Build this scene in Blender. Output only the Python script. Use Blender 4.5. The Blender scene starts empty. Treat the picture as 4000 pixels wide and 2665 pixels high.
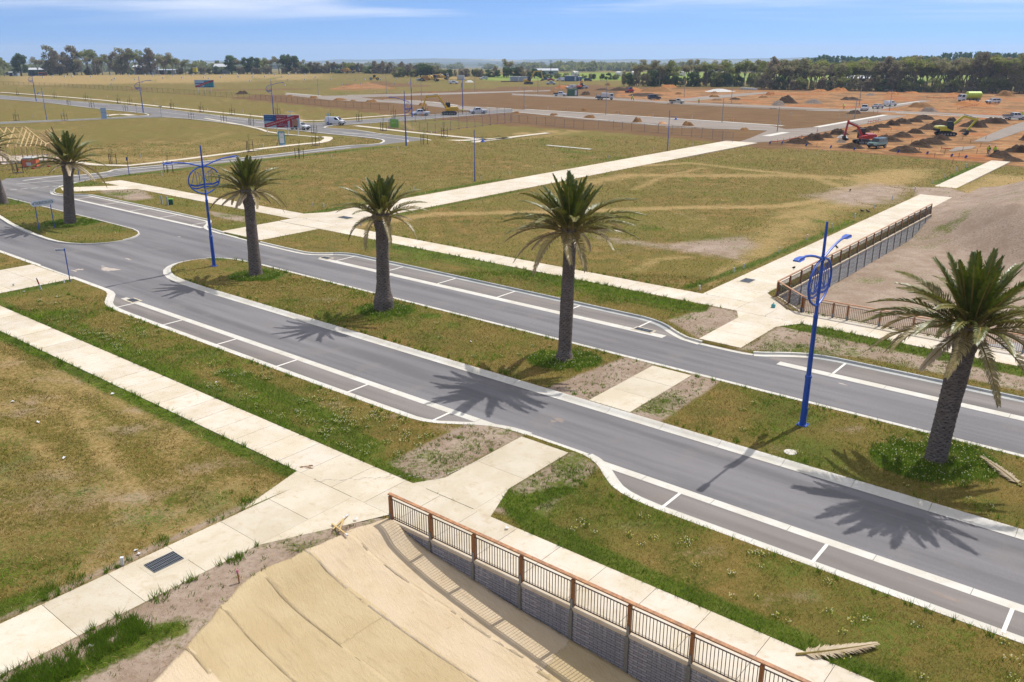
import bpy, bmesh, math, random
import numpy as np
from mathutils import Vector, Matrix, Euler
random.seed(7); np.random.seed(7)
SC = bpy.context.scene
COL = SC.collection
R = math.radians

# ------------------------------------------------------------------ camera, light, exposure
CAM_H = 18.0; FPX = 3320.0; HORIZON = 190.0
PITCH = math.atan((1332.5 - HORIZON) / FPX)
cam_d = bpy.data.cameras.new('camera'); cam = bpy.data.objects.new('camera', cam_d); COL.objects.link(cam)
cam.location = (0, 0, CAM_H); cam.rotation_euler = (math.pi/2 - PITCH, 0, 0)
cam_d.sensor_width = 36.0; cam_d.lens = FPX / 4000.0 * 36.0
cam_d.clip_start = 0.5; cam_d.clip_end = 30000.0
SC.camera = cam
CLX, CLY = 6.1, 2.2; SUN_EL = 57.5; SUN_AZ = 48.5          # azimuth clockwise from +Y
world = bpy.data.worlds.new('World'); SC.world = world; world.use_nodes = True
wn = world.node_tree.nodes; wl = world.node_tree.links; wn.clear()
def wnode(t, **k):
    n = wn.new(t)
    for a, b in k.items(): setattr(n, a, b)
    return n
wout = wnode('ShaderNodeOutputWorld'); wbg = wnode('ShaderNodeBackground'); wbg.inputs['Strength'].default_value = 0.115
sky = wnode('ShaderNodeTexSky', sky_type='NISHITA', sun_disc=False)
sky.sun_elevation = R(SUN_EL); sky.sun_rotation = R(SUN_AZ); sky.altitude = 50
sky.air_density = 1.0; sky.dust_density = 0.0; sky.ozone_density = 3.0
wtc = wnode('ShaderNodeTexCoord')
wadd = wnode('ShaderNodeVectorMath', operation='ADD'); wadd.inputs[1].default_value = (0, 0, 0.13)   # the plain falls away to the sea, so the sky starts a degree lower
wl.new(wtc.outputs['Generated'], wadd.inputs[0]); wl.new(wadd.outputs[0], sky.inputs['Vector'])
# thin high cloud: plane noise; unseen overhead cover added to fill the shadows
wadd2 = wnode('ShaderNodeVectorMath', operation='ADD'); wadd2.inputs[1].default_value = (0, 0, 0.034); wl.new(wtc.outputs['Generated'], wadd2.inputs[0])
wsep = wnode('ShaderNodeSeparateXYZ'); wl.new(wadd2.outputs[0], wsep.inputs[0])
wz = wnode('ShaderNodeMath', operation='MAXIMUM'); wl.new(wsep.outputs[2], wz.inputs[0]); wz.inputs[1].default_value = 0.012
wz2 = wnode('ShaderNodeMath', operation='ADD'); wl.new(wz.outputs[0], wz2.inputs[0]); wz2.inputs[1].default_value = 0.03
wdx = wnode('ShaderNodeMath', operation='DIVIDE'); wl.new(wsep.outputs[0], wdx.inputs[0]); wl.new(wz2.outputs[0], wdx.inputs[1])
wdy = wnode('ShaderNodeMath', operation='DIVIDE'); wl.new(wsep.outputs[1], wdy.inputs[0]); wl.new(wz2.outputs[0], wdy.inputs[1])
wcmb = wnode('ShaderNodeCombineXYZ'); wl.new(wdx.outputs[0], wcmb.inputs[0]); wl.new(wdy.outputs[0], wcmb.inputs[1])
wmap = wnode('ShaderNodeMapping'); wmap.inputs['Scale'].default_value = (0.13, 0.30, 1); wmap.inputs['Location'].default_value = (CLX, CLY, 0)
wl.new(wcmb.outputs[0], wmap.inputs[0])
wno = wnode('ShaderNodeTexNoise'); wno.inputs['Scale'].default_value = 1.0; wno.inputs['Detail'].default_value = 8; wno.inputs['Roughness'].default_value = 0.55; wno.inputs['Distortion'].default_value = 0.5
wl.new(wmap.outputs[0], wno.inputs['Vector'])
wramp = wnode('ShaderNodeMapRange'); wramp.interpolation_type = 'SMOOTHSTEP'; wramp.inputs['From Min'].default_value = 0.46; wramp.inputs['From Max'].default_value = 0.68
wl.new(wno.outputs['Fac'], wramp.inputs['Value'])
wfade = wnode('ShaderNodeMapRange'); wfade.interpolation_type = 'SMOOTHSTEP'; wfade.inputs['From Min'].default_value = 0.052; wfade.inputs['From Max'].default_value = 0.10
wl.new(wsep.outputs[2], wfade.inputs['Value'])
wcl = wnode('ShaderNodeMath', operation='MULTIPLY'); wl.new(wramp.outputs[0], wcl.inputs[0]); wl.new(wfade.outputs[0], wcl.inputs[1])
wmix = wnode('ShaderNodeMixRGB'); wmix.inputs['Color2'].default_value = (8.6, 8.5, 8.6, 1)
wtint = wnode('ShaderNodeMixRGB', blend_type='MULTIPLY'); wtint.inputs[0].default_value = 1.0; wtint.inputs[2].default_value = (0.68, 0.77, 0.97, 1); wl.new(sky.outputs[0], wtint.inputs[1])
wl.new(wtint.outputs[0], wmix.inputs['Color1']); wl.new(wcl.outputs[0], wmix.inputs['Fac'])
wl.new(wmix.outputs[0], wbg.inputs['Color']); wl.new(wbg.outputs[0], wout.inputs['Surface'])
sun_d = bpy.data.lights.new('sun', 'SUN'); sun_d.energy = 3.8; sun_d.angle = R(0.53); sun_d.color = (1.0, 0.972, 0.925)
sun = bpy.data.objects.new('sun', sun_d); COL.objects.link(sun)
sdir = Vector((math.sin(R(SUN_AZ))*math.cos(R(SUN_EL)), math.cos(R(SUN_AZ))*math.cos(R(SUN_EL)), math.sin(R(SUN_EL))))
sun.rotation_euler = sdir.to_track_quat('Z', 'Y').to_euler(); sun.location = sdir * 200
SC.view_settings.view_transform = 'Standard'; SC.view_settings.look = 'None'; SC.view_settings.gamma = 1.0
SC.view_settings.use_curve_mapping = False; SC.view_settings.exposure = 0.30
SC.render.engine = 'CYCLES'
SC.cycles.use_denoising = True
SC.cycles.use_adaptive_sampling = True; SC.cycles.adaptive_threshold = 0.012; SC.cycles.adaptive_min_samples = 24
SC.cycles.max_bounces = 6; SC.cycles.diffuse_bounces = 2; SC.cycles.glossy_bounces = 2; SC.cycles.transparent_max_bounces = 12
SC.cycles.transmission_bounces = 3; SC.cycles.volume_bounces = 0

# ------------------------------------------------------------------ frames of reference
_c, _s = math.cos(PITCH), math.sin(PITCH)
CA, SA = math.cos(R(39.0)), math.sin(R(39.0))
def G(px, py, z=0.0):
    """point of the photograph (4000 px wide) that lies at height z -> ground position"""
    x = (px - 2000.0) / FPX; y = (1332.5 - py) / FPX
    d = (x, _c + _s*y, -_s + _c*y); t = (z - CAM_H) / d[2]
    return Vector((d[0]*t, d[1]*t, z))
def W(u, v, z=0.0):                  # street frame: u along the avenue, v across it
    return Vector((u*CA + v*SA, -u*SA + v*CA, z))
def UV(x, y): return x*CA - y*SA, x*SA + y*CA
def GUV(px, py, z=0.0):
    g = G(px, py, z); return UV(g.x, g.y)
ROT_U = -R(39.0)                     # rotation that turns +X along the avenue
ROT_V = R(51.0)

# ------------------------------------------------------------------ builders
class MB:
    def __init__(s): s.v = []; s.f = []; s.m = []; s.cur = 0
    def add(s, vs, fs):
        b = len(s.v); s.v += [tuple(p) for p in vs]
        for f in fs: s.f.append(tuple(i + b for i in f)); s.m.append(s.cur)
        return s
    def box(s, c, d, rz=0.0, M=None, taper=1.0):
        x, y, z = d[0]/2, d[1]/2, d[2]/2
        vs = [(-x,-y,-z),(x,-y,-z),(x,y,-z),(-x,y,-z),(-x*taper,-y*taper,z),(x*taper,-y*taper,z),(x*taper,y*taper,z),(-x*taper,y*taper,z)]
        if M is None: M = Matrix.Translation(c) @ Matrix.Rotation(rz, 4, 'Z')
        else: M = Matrix.Translation(c) @ M
        return s.add([M @ Vector(v) for v in vs], [(3,2,1,0),(4,5,6,7),(0,1,5,4),(1,2,6,5),(2,3,7,6),(3,0,4,7)])
    def bar(s, a, b, w, h=None, up=(0,0,1)):
        a, b = Vector(a), Vector(b); h = h or w; d = (b-a)
        if d.length < 1e-6: return s
        d.normalize(); u = Vector(up)
        if abs(d.dot(u)) > 0.98: u = Vector((1,0,0))
        x = d.cross(u).normalized(); y = x.cross(d).normalized()
        vs = []
        for p in (a, b):
            for sx, sy in ((-1,-1),(1,-1),(1,1),(-1,1)): vs.append(p + x*(sx*w/2) + y*(sy*h/2))
        return s.add(vs, [(0,1,2,3),(7,6,5,4),(0,4,5,1),(1,5,6,2),(2,6,7,3),(3,7,4,0)])
    def tube(s, pts, r, n=8, caps=True, closed=False):
        pts = [Vector(p) for p in pts]; k = len(pts)
        rs = r if isinstance(r, (list, tuple)) else [r]*k
        vs = []; ref = None
        for i, p in enumerate(pts):
            if closed: d = pts[(i+1)%k] - pts[i-1]
            else: d = pts[min(i+1,k-1)] - pts[max(i-1,0)]
            if d.length < 1e-9: d = Vector((0,0,1))
            d.normalize()
            if ref is None:
                ref = Vector((0,0,1)) if abs(d.z) < 0.9 else Vector((1,0,0))
            x = d.cross(ref)
            if x.length < 1e-6: x = d.orthogonal()
            x.normalize(); y = x.cross(d).normalized(); ref = y
            # keep ref perpendicular-ish
            for j in range(n):
                a = 2*math.pi*j/n; vs.append(p + (x*math.cos(a) + y*math.sin(a))*rs[i])
        fs = []
        for i in range(k if closed else k-1):
            i2 = (i+1) % k
            for j in range(n):
                j2 = (j+1) % n; fs.append((i*n+j, i*n+j2, i2*n+j2, i2*n+j))
        if caps and not closed: fs += [tuple(range(n-1,-1,-1)), tuple((k-1)*n+j for j in range(n))]
        return s.add(vs, fs)
    def lathe(s, prof, n=16, c=(0,0,0), M=None):
        vs = []; k = len(prof); c = Vector(c)
        for r, z in prof:
            for j in range(n):
                a = 2*math.pi*j/n; p = Vector((r*math.cos(a), r*math.sin(a), z))
                vs.append((M @ p if M else p) + c)
        fs = [(i*n+j, i*n+(j+1)%n, (i+1)*n+(j+1)%n, (i+1)*n+j) for i in range(k-1) for j in range(n)]
        fs += [tuple(range(n-1,-1,-1)), tuple((k-1)*n+j for j in range(n))]
        return s.add(vs, fs)
    def prism(s, poly, z0, z1):
        n = len(poly); vs = [(p[0],p[1],z0) for p in poly] + [(p[0],p[1],z1) for p in poly]
        return s.add(vs, [tuple(range(n-1,-1,-1)), tuple(range(n,2*n))] + [(i,(i+1)%n,(i+1)%n+n,i+n) for i in range(n)])
    def profile(s, poly, y0, y1, M=None, inset=None):
        """side outline (x,z) extruded across y; inset moves the y of chosen points inwards"""
        n = len(poly); ins = inset or [0]*n
        vs = [Vector((p[0], y0+ins[i], p[1])) for i,p in enumerate(poly)] + [Vector((p[0], y1-ins[i], p[1])) for i,p in enumerate(poly)]
        if M is not None: vs = [M @ v for v in vs]
        return s.add(vs, [tuple(range(n)), tuple(range(2*n-1,n-1,-1))] + [(i,i+n,(i+1)%n+n,(i+1)%n) for i in range(n)])
    def quad(s, a, b, c, d): return s.add([a,b,c,d], [(0,1,2,3)])
    def mesh(s, name, mats, smooth=False):
        me = bpy.data.meshes.new(name); me.from_pydata([tuple(v) for v in s.v], [], s.f)
        for m in (mats if isinstance(mats,(list,tuple)) else [mats]): me.materials.append(m)
        if any(s.m): me.polygons.foreach_set('material_index', s.m)
        if smooth:
            me.polygons.foreach_set('use_smooth', [True]*len(me.polygons))
            try: me.set_sharp_from_angle(angle=R(35))
            except Exception: pass
        me.update(); return me
    def build(s, name, mats, parent=None, smooth=False, loc=None, bevel=0.0):
        o = bpy.data.objects.new(name, s.mesh(name, mats, smooth)); COL.objects.link(o)
        if parent is not None: o.parent = parent
        if loc is not None: o.location = loc
        if bevel:
            b = o.modifiers.new('bevel', 'BEVEL'); b.width = bevel; b.segments = 2; b.limit_method = 'ANGLE'; b.angle_limit = R(40)
        return o
def mesh_obj(name, me, parent=None, loc=None, rot=None, scale=None):
    o = bpy.data.objects.new(name, me); COL.objects.link(o)
    if parent is not None: o.parent = parent
    if loc is not None: o.location = loc
    if rot is not None: o.rotation_euler = rot
    if scale is not None: o.scale = scale if hasattr(scale,'__len__') else (scale,)*3
    return o
def tag(o, label=None, cat=None, group=None, kind=None):
    if label: o['label'] = label
    if cat: o['category'] = cat
    if group: o['group'] = group
    if kind: o['kind'] = kind
    return o
def thing(name, label, cat, loc=(0,0,0), rz=0.0, group=None, scale=1.0):
    o = bpy.data.objects.new(name, None); COL.objects.link(o); o.empty_display_size = 0.3
    o.location = loc; o.rotation_euler = (0,0,rz); o.scale = (scale,)*3
    return tag(o, label, cat, group)
_kids = None
def copy_tree(o, parent=None):
    c = o.copy(); COL.objects.link(c); c.parent = parent
    for ch in o.children: copy_tree(ch, c)
    return c
def dup(root, loc, rz=0.0, label=None, group=None, scale=None):
    r = copy_tree(root); r.location = loc; r.rotation_euler = (0,0,rz)
    if scale is not None: r.scale = scale if hasattr(scale,'__len__') else (scale,)*3
    if label: r['label'] = label
    if group: r['group'] = group
    return r

# ------------------------------------------------------------------ materials
def lin(r, g, b):
    f = lambda c: (c/255/12.92) if c/255 <= 0.04045 else ((c/255+0.055)/1.055)**2.4
    return (f(r), f(g), f(b), 1.0)
K = 0.66     # the picture is exposed about half a stop up: surface colour = picture colour x K
def pc(r, g, b, k=None):
    c = lin(r,g,b); k = K if k is None else k; return (c[0]*k, c[1]*k, c[2]*k, 1.0)
class NT:
    def __init__(s, name):
        s.mat = bpy.data.materials.new(name); s.mat.use_nodes = True; s.t = s.mat.node_tree; s.n = s.t.nodes; s.l = s.t.links
        s.n.clear(); s.out = s.n.new('ShaderNodeOutputMaterial'); s.bsdf = s.n.new('ShaderNodeBsdfPrincipled')
        s.l.new(s.bsdf.outputs[0], s.out.inputs[0])
    def node(s, t, **k):
        n = s.n.new(t)
        for a, b in k.items(): setattr(n, a, b)
        return n
    def set(s, inp, val):
        i = s.bsdf.inputs[inp]
        if hasattr(val, 'is_linked') or hasattr(val, 'links'): s.l.new(val, i)
        else: i.default_value = val
    def pos(s): return s.node('ShaderNodeNewGeometry').outputs['Position']
    def obj(s): return s.node('ShaderNodeTexCoord').outputs['Object']
    def rand(s): return s.node('ShaderNodeObjectInfo').outputs['Random']
    def attr(s, name, out='Color'): return s.node('ShaderNodeAttribute', attribute_name=name).outputs[out]
    def scale(s, vec, sc, rot=0.0):
        m = s.node('ShaderNodeMapping'); m.inputs['Scale'].default_value = sc; m.inputs['Rotation'].default_value = (0,0,rot); s.l.new(vec, m.inputs[0]); return m.outputs[0]
    def noise(s, vec, scale, detail=4, rough=0.55, dist=0.0):
        n = s.node('ShaderNodeTexNoise'); n.inputs['Scale'].default_value = scale; n.inputs['Detail'].default_value = detail
        n.inputs['Roughness'].default_value = rough; n.inputs['Distortion'].default_value = dist; s.l.new(vec, n.inputs['Vector']); return n.outputs['Fac']
    def vor(s, vec, scale, feature='F1'):
        n = s.node('ShaderNodeTexVoronoi', feature=feature); n.inputs['Scale'].default_value = scale; s.l.new(vec, n.inputs['Vector']); return n.outputs
    def math(s, op, a, b=None, clamp=False):
        n = s.node('ShaderNodeMath', operation=op); n.use_clamp = clamp
        for i, x in enumerate((a, b)):
            if x is None: continue
            if isinstance(x, (int, float)): n.inputs[i].default_value = x
            else: s.l.new(x, n.inputs[i])
        return n.outputs[0]
    def ramp(s, fac, lo, hi, smooth=True):
        n = s.node('ShaderNodeMapRange'); n.interpolation_type = 'SMOOTHSTEP' if smooth else 'LINEAR'
        n.inputs['From Min'].default_value = lo; n.inputs['From Max'].default_value = hi; s.l.new(fac, n.inputs['Value']); return n.outputs['Result']
    def mix(s, fac, a, b, blend='MIX'):
        n = s.node('ShaderNodeMixRGB', blend_type=blend)
        for i, x in zip((0,1,2), (fac, a, b)):
            if isinstance(x, (int, float)): n.inputs[i].default_value = x
            elif isinstance(x, tuple): n.inputs[i].default_value = x
            else: s.l.new(x, n.inputs[i])
        return n.outputs[0]
    def sep(s, col):
        n = s.node('ShaderNodeSeparateColor'); s.l.new(col, n.inputs[0]); return n.outputs
    def bump(s, h, strength=0.4, dist=0.02):
        n = s.node('ShaderNodeBump'); n.inputs['Strength'].default_value = strength; n.inputs['Distance'].default_value = dist
        s.l.new(h, n.inputs['Height']); s.l.new(n.outputs[0], s.bsdf.inputs['Normal'])
    def hsv(s, col, val=None, hue=None, sat=None):
        n = s.node('ShaderNodeHueSaturation'); s.l.new(col, n.inputs['Color'])
        for k, x in (('Value',val),('Hue',hue),('Saturation',sat)):
            if x is None: continue
            if isinstance(x,(int,float)): n.inputs[k].default_value = x
            else: s.l.new(x, n.inputs[k])
        return n.outputs[0]
MATS = {}
def plain(name, col, rough=0.6, var=0.12, scale=3.0, bump=0.0, bscale=20.0, metal=0.0, spec=0.4, vec='obj', rnd=0.0):
    """simple procedural material: base colour with noise variation, optional relief and per-object variation"""
    if name in MATS: return MATS[name]
    t = NT(name); v = t.obj() if vec == 'obj' else t.pos()
    n = t.noise(v, scale, 5, 0.6)
    a = tuple(c*(1-var) for c in col[:3]) + (1,); b = tuple(min(1,c*(1+var)) for c in col[:3]) + (1,)
    c = t.mix(t.ramp(n, 0.3, 0.7), a, b)
    if rnd: c = t.hsv(c, val=t.math('ADD', t.math('MULTIPLY', t.rand(), rnd), 1-rnd/2))
    t.set('Base Color', c); t.set('Roughness', rough); t.set('Metallic', metal); t.set('Specular IOR Level', spec)
    if bump: t.bump(t.noise(v, bscale, 4, 0.6), bump, 0.03)
    MATS[name] = t.mat; return t.mat

# ------------------------------------------------------------------ numpy helpers for the ground
def vnoise(x, y, scale, seed=0):
    x = np.asarray(x, float)*scale + seed*17.13; y = np.asarray(y, float)*scale + seed*9.71
    xi = np.floor(x); yi = np.floor(y); fx = x-xi; fy = y-yi; fx = fx*fx*(3-2*fx); fy = fy*fy*(3-2*fy)
    def h(a, b):
        n = np.sin(a*127.1 + b*311.7 + seed*74.7)*43758.5453; return n - np.floor(n)
    return (h(xi,yi)*(1-fx)+h(xi+1,yi)*fx)*(1-fy) + (h(xi,yi+1)*(1-fx)+h(xi+1,yi+1)*fx)*fy
def fbm(x, y, scale, seed=0, oct=4):
    t = 0; a = 0.5; tot = 0
    for i in range(oct): t = t + a*vnoise(x, y, scale*2**i, seed+i*3); tot += a; a *= 0.5
    return t/tot
def seg_dist(x, y, pts):
    d = np.full(x.shape, 1e9)
    for (x0,y0),(x1,y1) in zip(pts[:-1], pts[1:]):
        dx, dy = x1-x0, y1-y0; L = dx*dx+dy*dy + 1e-12
        t = np.clip(((x-x0)*dx + (y-y0)*dy)/L, 0, 1)
        d = np.minimum(d, np.hypot(x-x0-t*dx, y-y0-t*dy))
    return d
def inside(x, y, poly):
    r = np.zeros(x.shape, bool); n = len(poly)
    for i in range(n):
        x0,y0 = poly[i]; x1,y1 = poly[(i+1)%n]
        if y0 == y1: continue
        c = ((y0 > y) != (y1 > y)) & (x < (x1-x0)*(y-y0)/(y1-y0) + x0)
        r ^= c
    return r
def sdist(x, y, poly):
    """signed distance, negative inside"""
    d = seg_dist(x, y, list(poly)+[poly[0]]); return np.where(inside(x, y, poly), -d, d)
def sstep(a, b, x):
    t = np.clip((x-a)/(b-a), 0, 1); return t*t*(3-2*t)
def smooth_poly(pts, it=2, closed=False):
    for _ in range(it):
        q = []; n = len(pts)
        rng = range(n) if closed else range(n-1)
        if not closed: q.append(pts[0])
        for i in rng:
            a, b = pts[i], pts[(i+1)%n]
            q.append((a[0]*.75+b[0]*.25, a[1]*.75+b[1]*.25)); q.append((a[0]*.25+b[0]*.75, a[1]*.25+b[1]*.75))
        if not closed: q.append(pts[-1])
        pts = q
    return pts
# ================================================================== GROUND
VZ = 0.13          # verges stand a kerb's height above the road
KN = [(-129,30.6),(-90,30.3),(-66,29.95),(-64.2,29.75),(-62.8,28.9),(-61.5,28.1),(-60,27.8),(-57,27.72),(-29.5,27.72),(-28,27.95),(-26.8,28.7),(-25.8,29.4),(-24.6,29.85),(-23.5,29.95),(-20.5,29.95),(-19.6,29.9),(-18.7,29.5),(-17.8,28.7),(-16.9,28.05),(-15.5,27.75),(-13,27.72),(16,27.72)]
KF = [(-127.2,118),(-127,70),(-125.8,60),(-123.6,54.5),(-120.5,50.6),(-117,48.9),(-114.8,48.9),(-113.6,50.2),(-112,51.2),(-110,51.3),(-85.5,51.3),(-84,51.1),(-82.8,50.3),(-81.6,49.1),(-79.5,48.5),(-72,48),(-65,47.9),(-63,48.0),(-61.8,48.8),(-60.7,50.0),(-58.5,50.4),(-30,50.25),(-28.3,50.2),(-26.8,49.7),(-25.4,48.7),(-24,47.95),(-20.4,47.9),(-19.4,48.2),(-18,49.3),(-16.6,50.1),(-14.6,50.35),(16,50.35)]
M1 = [(16,34.9),(-60,34.9),(-64.5,35.1),(-67.3,36.1),(-68.9,37.6),(-69.3,39.2),(-68.8,41),(-66.8,42.2),(-63.5,42.5),(16,42.5)]
M2 = [(-128,39.7),(-112,38.9),(-104,37.6),(-98,36.5),(-91,35.9),(-86.5,35.75),(-84,36.5),(-82.3,38),(-81.9,39.6),(-82.4,41.5),(-84,42.9),(-87,43.5),(-118,43.4),(-128,43)]
def densify(pts, step, closed=False):
    out = []; P = list(pts) + ([pts[0]] if closed else [])
    for a, b in zip(P[:-1], P[1:]):
        n = max(1, int(math.hypot(b[0]-a[0], b[1]-a[1])/step))
        for i in range(n): out.append((a[0]+(b[0]-a[0])*i/n, a[1]+(b[1]-a[1])*i/n))
    if not closed: out.append(P[-1])
    return out
KN = smooth_poly(KN, 1); KF = smooth_poly(KF, 1)
M1 = M1[:1] + smooth_poly(M1[1:-1], 1) + M1[-1:]; M2 = M2[:1] + smooth_poly(M2[1:-1], 1) + M2[-1:]
PR = KN + KF[::-1] + [(-129,118)]
def sd_verge(u, v):
    sh = 0.21*(1-sstep(40.5,41.5,v))          # behind the roll-over kerbs the turf starts further back
    return np.maximum(np.maximum(sdist(u,v,PR), -sdist(u,v,M1)-sh), -sdist(u,v,M2)-sh)
PATHS = [(-95,-20.3,20.4,22.85),(-20.3,15,20.36,22.85),(-27.75,-25.15,2,20.38),(-23.3,-20.5,22.87,29.52),(-23.3,-20.75,35.32,42.1),(-23.5,-20.6,48.35,55.68),(-78,15,55.7,58.25),(-121,-78.1,57.4,60.1),(-28.3,-24.5,58.28,119),(-77.9,-71.1,48.5,134),(-78.2,-70.5,22.9,29.9)]
CREST_V = [2,5,9.6,10.5,12,12.8,14.5,16.5,18,20.15]; CREST_U = [-18,-19.2,-21.2,-21.6,-22.4,-22.9,-23.5,-23.2,-23.2,-22.4]
_c1 = smooth_poly(list(zip(CREST_V, CREST_U)), 3); CREST_V = [p[0] for p in _c1]; CREST_U = [p[1] for p in _c1]
FENCE1_V = 20.17; WALLR_U = -23.6; FENCE2_V = 58.35
BAS_C = [(-23.6,61.4),(-20.55,58.35)]
def h_basin1(u, v):
    du = u - np.interp(v, CREST_V, CREST_U)
    dd = np.clip(du, 0, None); d = -(0.56*(1-np.exp(-dd/1.9)) + .09*dd)*sstep(-.4,1.2,du)
    d = d - 0.018*np.clip(20.15-v,0,8)*sstep(0,4,du)
    return d
def h_basin2(u, v):
    vt = 96 - 0.8*(u+23.6); k = sstep(0, 13, v-vt)
    fl = -1.6 + 0.12*(fbm(u,v,0.25,5)-0.5) - 0.12*np.exp(-(((u+8)/4)**2+((v-62)/3)**2))
    return fl*(1-k) + (0.2+2.8*sstep(-24,-13,u)+0.7*(fbm(u,v,0.35,8)-0.5))*k
P_BAS1 = lambda u, v: (v < 20.2) & (u > np.interp(v, CREST_V, CREST_U)-0.6)
POLY_BAS2 = [(-20.5,58.42),(40,58.42),(40,131),(-23.52,131),(-23.52,61.4)]
def h_block(u, v):
    z = VZ + 0.03*(fbm(u,v,0.12,2)-0.5) + 0.015*(fbm(u,v,1.2,3)-0.5)
    for a, b, c, d in PATHS: z = np.where(np.minimum(np.minimum(u-a,b-u),np.minimum(v-c,d-v)) > 0.12, VZ-0.1, z)
    z = np.where((v > 20.2) & (v < 20.5) & (u > -22.8), VZ-0.1, z)
    b1 = P_BAS1(u, v); z = np.where(b1, VZ + h_basin1(u,v) - 0.06, z)
    b2 = inside(u, v, POLY_BAS2); z = np.where(b2, h_basin2(u,v), z)
    return z
BLK = (-129.0, 15.5, 3.0, 134.0)
def grid_lines(spec, extra):
    g = []
    for a, b, s in spec: g += list(np.arange(a, b-1e-6, s))
    g.append(spec[-1][1]); g = np.array(sorted(g))
    for e in extra: g[np.argmin(abs(g-e))] = e
    return g
gu = grid_lines([(BLK[0],-84,.42),(-84,-34,.30),(-34,BLK[1],.22)], [-23.62,-23.5])
gv = grid_lines([(BLK[2],52,.22),(52,64,.33),(64,BLK[3],.62)], [20.12,20.27,58.32,58.5])
def grid_mesh(name, U, V, Z, keep=None):
    nu, nv = U.shape; X = U*CA + V*SA; Y = -U*SA + V*CA
    co = np.stack([X, Y, Z], -1).reshape(-1, 3).astype(np.float32)
    i = np.arange(nu*nv).reshape(nu, nv)
    q = np.stack([i[:-1,:-1], i[1:,:-1], i[1:,1:], i[:-1,1:]], -1).reshape(-1, 4)
    return np_mesh(name, co, q)
def np_mesh(name, co, q):
    me = bpy.data.meshes.new(name); k = q.shape[1]
    me.vertices.add(len(co)); me.vertices.foreach_set('co', np.ascontiguousarray(co, np.float32).ravel())
    me.loops.add(q.size); me.loops.foreach_set('vertex_index', np.ascontiguousarray(q, np.int32).ravel())
    me.polygons.add(len(q)); me.polygons.foreach_set('loop_start', np.arange(0, q.size, k, dtype=np.int32))
    me.polygons.foreach_set('loop_total', np.full(len(q), k, np.int32))
    me.update(calc_edges=True); return me
def set_attr(me, name, arr):
    a = me.color_attributes.new(name, 'FLOAT_COLOR', 'POINT')
    d = np.ones((len(me.vertices), 4), np.float32); d[:, :arr.shape[1]] = arr; a.data.foreach_set('color', d.ravel())

# ---- what grows or lies where: soft fields of ground cover, in metres
def PXW(pts): return [tuple(G(*p)[:2]) for p in pts]
STROKES = []   # (channel, world points, half width, softness, amount)
def stroke(ch, pts, w, soft, amt, uv=False):
    STROKES.append((ch, [tuple(W(*p)[:2]) for p in pts] if uv else PXW(pts), w/2, soft, amt, False))
def patch(ch, pts, soft, amt, uv=False):
    STROKES.append((ch, [tuple(W(*p)[:2]) for p in pts] if uv else PXW(pts), 0, soft, amt, True))
GREEN, STRAW, SOIL, BROWN, ORANGE, PAD = range(6)
# construction site soils
patch(BROWN, [(900,385),(1300,425),(1520,448),(1750,470),(2000,492),(2400,518),(2860,562),(3000,585),(3060,578),(3300,592),(3640,622),(3900,645),(4400,690),(4400,360),(3400,352),(2700,345),(2250,333),(2000,340),(1400,372),(1000,372)], 2.0, 1)
patch(BROWN, [(1330,325),(1500,318),(1700,335),(1500,345),(1350,342)], 3, .8)
patch(ORANGE, [(3050,575),(3300,590),(3640,618),(3900,640),(4400,690),(4400,372),(3900,362),(3500,360),(3000,355),(2600,345),(2420,352),(2400,378),(2560,398),(2800,402),(3020,415),(3330,436),(3480,446),(3300,500),(3150,530)], 3.0, 1)
patch(ORANGE, [(1250,352),(1330,335),(1440,318),(1560,345),(1400,352)], 3, .7)
stroke(ORANGE, [(700,368),(900,378),(1100,362),(1500,350)], 9, 5, .5)
stroke(BROWN, [(520,347),(900,352),(1250,345),(1500,340)], 9, 5, .8)
patch(BROWN, [(2380,375),(2420,352),(2560,356),(2660,362),(2650,372),(2480,378)], 3, 2.2)
for q in [[(2050,395),(2700,425),(3200,470)],[(2100,415),(2900,455)],[(1700,385),(2300,420)]]: stroke(BROWN, q, 6, 4, .5)
for q in [[(3100,372),(3400,385),(3700,380)],[(3000,395),(3300,410)],[(3450,470),(3700,500)],[(3150,560),(3500,570),(3800,600)],[(3650,420),(4000,430)],[(2900,375),(3100,385)],[(3800,560),(4000,580)]]: stroke(BROWN, q, 5, 5, .9)
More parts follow.
